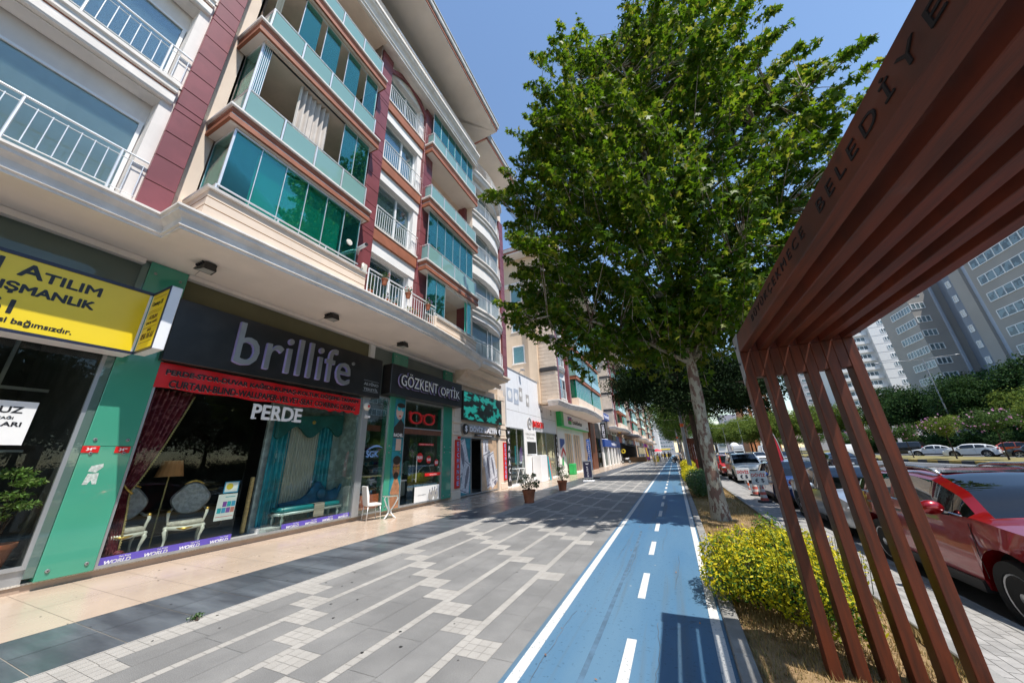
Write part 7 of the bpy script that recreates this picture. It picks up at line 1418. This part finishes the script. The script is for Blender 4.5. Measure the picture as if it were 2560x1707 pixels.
# motorcycles / scooter
def moto(label, loc, rz, paint='car_black', group=None):
    t = thing('motorcycle', label, 'motorcycle', loc, rz, group)
    for y in (-.62, .62):
        w = MB().lathe([(.20, -.04), (.28, -.05), (.31, 0), (.28, .05), (.20, .04), (.20, -.04)], (0, y, .31), 20, axis='X').build('wheel', 'tyre', t, smooth=True); MB().lathe([(.001, -.03), (.2, -.03), (.2, .03), (.001, .03)], (0, y, .31), 12, axis='X').build('rim', 'rim', w)
    MB().ball((0, -.05, .55), .3, sc=(.5, 1.5, .7)).build('engine', 'car_trim', t, smooth=True); MB().ball((0, -.15, .80), .22, sc=(.7, 1.3, .7)).build('tank', paint, t, smooth=True); MB().ball((0, .42, .82), .26, sc=(.5, 1.5, .35)).build('seat', 'rubber', t, smooth=True); MB().tube([(0, -.62, .31), (0, -.45, .75), (0, -.38, 1.02)], .03).build('fork', 'chrome_trim', t, smooth=True); MB().tube([(-.34, -.28, 1.05), (0, -.40, 1.0), (.34, -.28, 1.05)], .016).build('handlebar', 'car_trim', t, smooth=True); MB().ball((0, -.52, .9), .11).build('headlight', 'headlamp', t, smooth=True)
    return t
m0 = moto('first black motorcycle standing at the kerb side of the far bike lane', (.0, 60.5, 0), R(30), group='motorcycles parked by the lane'); dup(m0, (.1, 63.0, 0), rz=R(20), label='second black motorcycle behind the first at the far bike lane'); dup(m0, (-.1, 66, 0), rz=R(40), label='third black motorcycle deepest in the shade by the lane')
moto('white scooter parked at the corner of the phone shop', (-8.5, 69.0, 0), R(100), 'car_pure')
# second pergola far along
p2 = dup(pg, (1.65, 36.6, 0), label='distant reddish pergola standing on the verge behind the lamp post', sc=(1, .4, 1))
t = thing('barrier', 'red plastic road barrier at the kerb behind the distant pergola', 'barrier', (2.1, 41.5, -.1)); MB().bbox(-.7, .7, -.2, .2, 0, .95, .05).build('body', 'flag_red', t)
# ================= PEOPLE
def person(name, label, loc, rz, top='cloth_grey', low='cloth_tan', skin='skin', hair='hair', pose='walk', h=1.74, group=None):
    t = thing(name, label, 'person', loc, rz, group); k = h / 1.74; sw = .16 if pose == 'walk' else .02
    J = {'pel': (0, 0, .94), 'wai': (0, 0, 1.08), 'che': (0, .0, 1.30), 'nek': (0, 0, 1.47), 'nk2': (0, -.01, 1.53)}
    V = [(0, 0, .94), (0, 0, 1.10), (0, .005, 1.32), (0, 0, 1.45), (0, -.01, 1.53), (0, -.012, 1.63), (0, -.005, 1.70)]; E = [(0, 1), (1, 2), (2, 3), (3, 4), (4, 5), (5, 6)]; RR = [(.145, .10), (.135, .095), (.16, .105), (.07, .06), (.048, .048), (.078, .095), (.055, .07)]
    for s_ in (1, -1):
        b = len(V); f = sw * s_
        V += [(s_ * .095, 0, .88), (s_ * .10, -f, .50 + abs(f) * .05), (s_ * .10, -f * (1.6 if s_ > 0 else 2.1), .09 + (0 if s_ > 0 else .05)), (s_ * .11, -f * 1.6 - .14, .035 + (0 if s_ > 0 else .02))]; E += [(0, b), (b, b + 1), (b + 1, b + 2), (b + 2, b + 3)]; RR += [(.088, .088), (.058, .058), (.040, .040), (.035, .03)]
        b = len(V); V += [(s_ * .18, 0, 1.42), (s_ * .225, f * .6, 1.15), (s_ * .23, f * 1.1 - .05, .92), (s_ * .225, f * 1.2 - .08, .82)]; E += [(3, b), (b, b + 1), (b + 1, b + 2), (b + 2, b + 3)]; RR += [(.058, .058), (.042, .042), (.030, .030), (.026, .036)]
    me = bpy.data.meshes.new('body'); me.from_pydata([(x * k, y * k, z * k) for x, y, z in V], E, []); ob = bpy.data.objects.new('tmp', me); C.objects.link(ob); sm = ob.modifiers.new('s', 'SKIN'); sub = ob.modifiers.new('u', 'SUBSURF'); sub.levels = 1; sub.render_levels = 1
    for i, q in enumerate(RR): me.skin_vertices[0].data[i].radius = (q[0] * k, q[1] * k); me.skin_vertices[0].data[i].use_root = (i == 0)
    bpy.context.view_layer.update(); m2 = bpy.data.meshes.new_from_object(ob.evaluated_get(bpy.context.evaluated_depsgraph_get())); bpy.data.objects.remove(ob); m2.name = 'body'
    for mm in (skin, top, low, 'hair'): m2.materials.append(MATS[mm])
    for p in m2.polygons:
        c = p.center / k; arm = abs(c.x) > .17; p.use_smooth = True
        p.material_index = 3 if c.z < .08 else 2 if c.z < .94 and not arm else 1 if c.z < 1.47 and (not arm or c.z > 1.18) else 3 if (c.z > 1.66 or (c.z > 1.56 and c.y > .02)) else 0
    o = bpy.data.objects.new('body', m2); C.objects.link(o); o.parent = t
    hr = MB(); hr.ball((0, .008 * k, 1.675 * k), .098 * k, sc=(.86, 1.02, .92)); hr.v = [v for v in hr.v]; hr.build('hair', hair, t, smooth=True)
    return t
person('person', 'person in a grey shirt and light trousers walking away along the promenade', (-2.45, 49.6, 0), PI, 'cloth_grey', 'cloth_tan')
CW = 'people at the far end of the promenade'
for i, (x, y, a, tp, lw, lb) in enumerate([(-2.6, 70, 3.1, 'cloth_white', 'cloth_navy', 'person in a white shirt and dark trousers farther down the promenade'), (-1.7, 72, .2, 'cloth_navy', 'cloth_navy', 'person in navy clothes beside the white shirted person'), (-1.1, 76, 3.3, 'cloth_black', 'cloth_black', 'person dressed in black near the motorcycles'), (-3.3, 80, .1, 'cloth_red', 'cloth_tan', 'person in a red top by the cafe awning'), (-2.2, 86, 3.0, 'cloth_white', 'cloth_tan', 'person in white and tan among the far crowd'), (-.9, 90, .2, 'cloth_grey', 'cloth_black', 'person in grey and black among the far crowd'), (-3.0, 95, 3.2, 'cloth_tan', 'cloth_navy', 'person in a tan top at the red parasol'), (-1.6, 98, .1, 'cloth_white', 'cloth_black', 'smallest person in the middle of the far crowd')]): person('person', lb, (x, y, 0), a, tp, lw, group=CW, h=1.68 + .03 * (i % 3))
person('person', 'person in a pale top standing on the verge side near the distant pergola', (.55, 47, 0), 2.2, 'cloth_white', 'cloth_navy', pose='stand')
# ================= FAR SIDE: TOWERS, TREES, LAMPS
def tower(name, label, loc, parent=None): return thing(name, label, 'building', loc, 0)
def rowwin(b, axis, fixed, u0, u1, z0, h, n, sh=False, frame='white_frame', step=3.5, rows=8, sg=-1):
    """ribbon of windows per storey on a wall plane"""
    for r_ in range(rows):
        z = z0 + step * r_; g = MB(); f = MB()
        for i in range(n):
            a = u0 + (u1 - u0) * i / n; c = u0 + (u1 - u0) * (i + 1) / n
            if axis == 'X': g.box(fixed + sg * .02, fixed + sg * .05, a + .1, c - .1, z + .08, z + h - .08); f.box(fixed, fixed + sg * .12, a - .08, a + .08, z, z + h)
            else: g.box(a + .1, c - .1, fixed - .05, fixed - .02, z + .08, z + h - .08); f.box(a - .08, a + .08, fixed - .12, fixed, z, z + h)
        if axis == 'X': f.box(fixed, fixed + sg * .12, u1 - .08, u1 + .08, z, z + h); f.box(fixed, fixed + sg * .10, u0, u1, z - .06, z + .08); f.box(fixed, fixed + sg * .10, u0, u1, z + h - .08, z + h + .06)
        else: f.box(u1 - .08, u1 + .08, fixed - .12, fixed, z, z + h); f.box(u0, u1, fixed - .10, fixed, z - .06, z + .08); f.box(u0, u1, fixed - .10, fixed, z + h - .08, z + h + .06)
        o = f.build('window_band', frame, b, abs_=True); g.build('panes', 'shutter' if sh else 'tower_glass', o, abs_=True)
t = tower('tower_block', 'grey tower block with wide ribbon windows at the right edge', (70, 85, 0)); P2 = lambda mb, n, m, pr=None: mb.build(n, m, pr or t, abs_=True)
P2(MB().box(60, 80, 60, 91.5, -1, 48), 'wall', 'tower_grey'); rowwin(t, 'X', 60, 62, 91, 8.6, 1.7, 16, step=3.53, rows=11)
P2(MB().box(60.6, 80, 91.5, 93.4, -1, 48), 'pier', 'tower_grey'); P2(MB().box(61.4, 80, 93.4, 95.5, -1, 48), 'pale_strip', 'tower_strip'); P2(MB().box(60.9, 80, 95.5, 98.4, -1, 47), 'pier', 'tower_grey'); P2(MB().box(62.5, 80, 98.4, 103.1, -1, 46), 'recess', 'tower_blue')
for c_ in (99.2, 101.4): rowwin(t, 'X', 62.5, c_, c_ + 1.1, 9.2, 1.4, 1, True, step=3.53, rows=10)
t = tower('tower_block', 'grey tower block with a bay of stacked balconies left of the ribbon window tower', (68, 112, 0)); P2 = lambda mb, n, m, pr=None: mb.build(n, m, pr or t, abs_=True)
P2(MB().box(60, 80, 111.4, 124, -1, 43), 'wall', 'tower_grey'); rowwin(t, 'X', 60, 111.6, 119.6, 11.2, 1.6, 7, step=3.53, rows=9); P2(MB().box(66.5, 80, 103.1, 111.4, -1, 43), 'side_wall', 'tower_blue'); rowwin(t, 'Y', 111.4, 60.2, 62.6, 11.6, 1.5, 3, step=3.53, rows=9)
P2(MB().box(64.5, 64.9, 110.9, 111.4, -1, 43), 'downpipe', 'tower_strip')
t = tower('tower_block', 'sunlit white tower block with banded balconies behind the grey towers', (70, 155, 0)); P2 = lambda mb, n, m, pr=None: mb.build(n, m, pr or t, abs_=True)
P2(MB().box(68.4, 84, 150, 168, -1, 62), 'wall', 'tower_white'); P2(MB().box(55, 68.4, 151.5, 168, -1, 62), 'balcony_wing', 'tower_white'); rowwin(t, 'Y', 150, 71.4, 72.6, 10.8, 1.3, 2, step=2.95, rows=15)
rowwin(t, 'Y', 151.5, 57, 67.2, 11.0, 1.4, 9, step=3.05, rows=15)
for r_ in range(15): P2(MB().box(56, 67.8, 150.9, 151.5, 9.9 + 3.05 * r_, 10.9 + 3.05 * r_), 'balcony', 'tower_white')
for r_ in range(16): P2(MB().box(68.4, 84, 149.97, 150, 9.9 + 2.95 * r_, 10.0 + 2.95 * r_), 'storey_line', 'tower_pale')
t = tower('tower_block', 'orange and white tower block seen between the pine and the pergola', (48, 265, 0)); P2 = lambda mb, n, m, pr=None: mb.build(n, m, pr or t, abs_=True)
P2(MB().box(43.5, 49.2, 260, 280, -1, 44), 'wall', 'tower_orange'); P2(MB().box(49.2, 51, 259.6, 280, -1, 42), 'white_wing', 'tower_white'); P2(MB().box(51, 60, 262, 280, -1, 40), 'wall', 'tower_orange')
for r_ in range(12): P2(MB().box(44.3, 47.6, 259.2, 260, 8 + 2.95 * r_, 9.2 + 2.95 * r_), 'balcony', 'tower_white'); P2(MB().box(44.6, 47.4, 259.9, 259.95, 9.3 + 2.95 * r_, 10.5 + 2.95 * r_), 'panes', 'tower_glass'); P2(MB().box(52, 59, 261.3, 262, 8 + 2.95 * r_, 9.2 + 2.95 * r_), 'balcony', 'tower_white')
t = tower('apartment_block', 'lilac grey apartment block farthest down the road', (47, 335, 0)); P2 = lambda mb, n, m, pr=None: mb.build(n, m, pr or t, abs_=True)
P2(MB().box(40, 54, 330, 350, -1, 29), 'wall', 'tower_lilac'); P2(MB().box(54, 60, 326, 350, -1, 18), 'wall', 'tower_pale')
for r_ in range(7): P2(MB().box(42, 44, 329.9, 330, 5 + 3 * r_, 6.3 + 3 * r_).box(46.5, 48.5, 329.9, 330, 5 + 3 * r_, 6.3 + 3 * r_).box(51, 53, 329.9, 330, 5 + 3 * r_, 6.3 + 3 * r_), 'windows', 'tower_glass')
t = tower('apartment_block', 'small pale block with bay windows left of the lilac block', (36, 335, 0)); MB().box(32, 39.5, 330, 345, -1, 17).build('wall', 'tower_white', t, abs_=True)
for r_ in range(4): MB().box(34.5, 39, 329.4, 330, 4 + 3.2 * r_, 6 + 3.2 * r_).build('window', 'tower_glass', t, abs_=True)
t = tower('tower_block', 'pale tower with rows of windows seen through the middle slats', (60, 190, 0)); MB().box(57, 76, 190, 210, -1, 46).build('wall', 'tower_pale', t, abs_=True); rowwin(t, 'Y', 190, 58, 74, 5, 1.3, 8, step=3, rows=13)
for i, (x, y, h, w, lb) in enumerate(((14, 300, 16, 14, 'low white block at the vanishing point of the road'), (-6, 330, 24, 14, 'pale block at the end of the bike lane'), (26, 380, 20, 14, 'far pale block above the oncoming traffic'))):
    t = tower('apartment_block', lb, (x, y, 0)); MB().box(x - w / 2, x + w / 2, y, y + 12, -1, h).build('wall', ('tower_white', 'tower_pale', 'tower_lilac')[i], t, abs_=True); rowwin(t, 'Y', y, x - w / 2 + 1, x + w / 2 - 1, 3, 1.3, 6, step=3, rows=int(h / 3) - 1)
# tree belt beyond the service road
random.seed(31); rng = np.random.default_rng(31)
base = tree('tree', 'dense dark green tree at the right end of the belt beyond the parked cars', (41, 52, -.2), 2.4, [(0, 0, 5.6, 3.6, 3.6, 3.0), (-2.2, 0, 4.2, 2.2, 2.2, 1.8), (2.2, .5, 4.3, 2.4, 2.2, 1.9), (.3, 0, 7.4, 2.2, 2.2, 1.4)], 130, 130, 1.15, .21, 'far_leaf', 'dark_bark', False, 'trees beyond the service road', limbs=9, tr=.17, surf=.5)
base2 = tree('tree', 'yellowish green broad tree in the belt beyond the parked cars', (38.5, 57, -.2), 2.0, [(0, 0, 4.9, 3.4, 3.2, 2.3), (1.9, 0, 3.8, 2, 2, 1.4), (-2, 0, 3.9, 2, 2, 1.4)], 110, 120, 1.05, .21, 'olive_leaf', 'dark_bark', False, 'trees beyond the service road', limbs=9, tr=.15, surf=.5)
spots = [(44, 60, 0, 1.05), (45, 68, 0, 1.1), (42, 75, 0, 1.0), (46, 82, 0, 1.15), (43, 90, 0, 1.05), (44, 100, 0, 1.2), (38, 112, 1, 1.3), (36, 124, 1, 1.4), (34, 138, 1, 1.5), (31, 152, 1, 1.5), (36, 160, 0, 1.4), (29, 170, 1, 1.6), (33, 185, 1, 1.7), (26, 200, 1, 1.6), (30, 215, 1, 1.8), (46, 45, 0, 1.1), (50, 54, 0, 1.2), (43, 66.5, 1, .9), (22, 230, 1, 1.8), (25, 255, 0, 1.7), (40, -14, 0, 1.5), (41, -5, 0, 1.4), (40, 3, 0, 1.5), (42, 11, 0, 1.4), (40, 19, 0, 1.5), (42, 27, 0, 1.4), (41, 36, 0, 1.4)]  # tail of the list stands out of frame, added to darken glass reflections
w_ = ['first', 'second', 'third', 'fourth', 'fifth', 'sixth', 'seventh', 'eighth', 'ninth', 'tenth', 'eleventh', 'twelfth', 'thirteenth', 'fourteenth', 'fifteenth', 'sixteenth', 'seventeenth', 'eighteenth', 'nineteenth', 'twentieth', 'unseen twenty first', 'unseen twenty second', 'unseen twenty third', 'unseen twenty fourth', 'unseen twenty fifth', 'unseen twenty sixth', 'unseen twenty seventh']
for i, (x, y, k, s_) in enumerate(spots): dup(base2 if k else base, (x, y, -.2), rz=i * 2.1, sc=s_ * 1.28, label=f"{'yellow green' if k else 'dark green'} tree beyond the far parked cars, {w_[i]} of its belt")
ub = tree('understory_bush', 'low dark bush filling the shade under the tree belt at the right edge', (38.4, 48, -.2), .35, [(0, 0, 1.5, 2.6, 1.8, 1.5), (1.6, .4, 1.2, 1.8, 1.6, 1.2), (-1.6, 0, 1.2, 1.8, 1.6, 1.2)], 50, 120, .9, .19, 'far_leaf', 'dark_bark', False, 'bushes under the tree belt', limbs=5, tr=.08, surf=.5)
for i in range(17): dup(ub, (38.6 + (i % 3) * .9, 51.5 + 3.9 * i, -.2), rz=i * 1.9, sc=1.0 + .15 * (i % 3), label=f'low dark bush under the tree belt, {w_[i]} past the one at the right edge')
for i in range(15): dup(ub, (38.8 + (i % 2), 44 - 4.2 * i, -.2), rz=i * 1.3, sc=1.2, label=f'added unseen dark bush mirrored in the shop glass, {w_[i]} right of the frame')  # added out of frame to block bright ground from the shop glass reflections
# hibiscus trees on the median
def hib(label, loc, s_=1.0, mt='hibiscus_leaf', rz=0, k=1):
    t = tree('hibiscus_tree', label, loc, 1.9, [(0, 0, 3.0, 1.35, 1.35, .85), (.6, .2, 2.7, .9, .9, .6), (-.6, -.1, 2.8, .9, .9, .6)], 46, 95, .5, .11, mt, 'dark_bark', False, 'flowering trees on the median', limbs=8, tr=.045, surf=.5, lean=(-.1, .0))
    n = 70; d = rng.normal(0, 1, (n, 3)); d /= np.linalg.norm(d, axis=1)[:, None]; p = d * np.array([1.6, 1.4, .95]) * rng.uniform(.8, 1.05, (n, 1)) + np.array([0, 0, 2.95]); o = leafcloud('blossoms', p, d, .11, 'hibiscus_flower', t, True, 'stuff'); t.scale = (s_,) * 3; t.rotation_euler = (0, 0, rz)
    return t
hib('pink flowering tree on the median in front of the black van', (25.4, 57.3, -.1), 1.0); hib('yellow green flowering tree on the median in front of the white saloon', (25.3, 50.2, -.1), 1.12, 'olive_leaf', 1.0); hib('pink flowering tree at the right end of the median, near the orange car', (25.5, 44.6, -.1), 1.12, rz=2.1)
h0 = hib('pink flowering tree on the median behind the pergola slats', (25.4, 66, -.1), 1.05, rz=.6)
for i, y in enumerate((75, 85, 96, 108)): dup(h0, (25.2, y, -.1), rz=i * 1.7, label=('pink flowering tree on the median beside the white van', 'median flowering tree just beyond the white van', 'small flowering tree on the median before the minibus', 'farthest small flowering tree on the median')[i])
# street lamps beyond the road
lp = lamp_post('double armed pale lamp post in front of the grey tower', (38.5, 74, -.2), 14.2, (-5.2, 3.6), 0, .11, group='lamp posts beyond the road')
mb = MB()
for s_ in (-1, 1): mb.tube([(s_ * (.25 + .45 * k / 12 * 2.2) * 1.0, 0, 10.0 + .45 * math.sin(k / 12 * PI * 2.2) * (1 - k / 18)) for k in range(13)], .02, 5)
mb.build('scroll_ornament', 'galv', lp)
for i, (x, y) in enumerate(((23.2, 150), (22.8, 190), (22.6, 230))): dup(lp, (x, y, -.1), label=('tall lamp post on the median right of the mixer truck', 'lamp post on the median above the mixer truck', 'farthest thin lamp post on the median')[i], sc=.82)
T('banner_pole', 'slim white and blue banner pole behind the pergola slats', 'banner', MB().bbox(33.5, 34.0, 78, 78.1, .5, 4.2, .02), 'tower_white')
s = thing('traffic_signal', 'small green traffic signal far down the road', 'traffic light', (12.5, 210, 0)); MB().tube([(0, 0, 0), (0, 0, 5)], .08).build('pole', 'galv', s); emis('green_light', (.05, .9, .5), 3.0); MB().ball((0, -.3, 5.2), .32).build('lens', 'green_light', s, smooth=True)
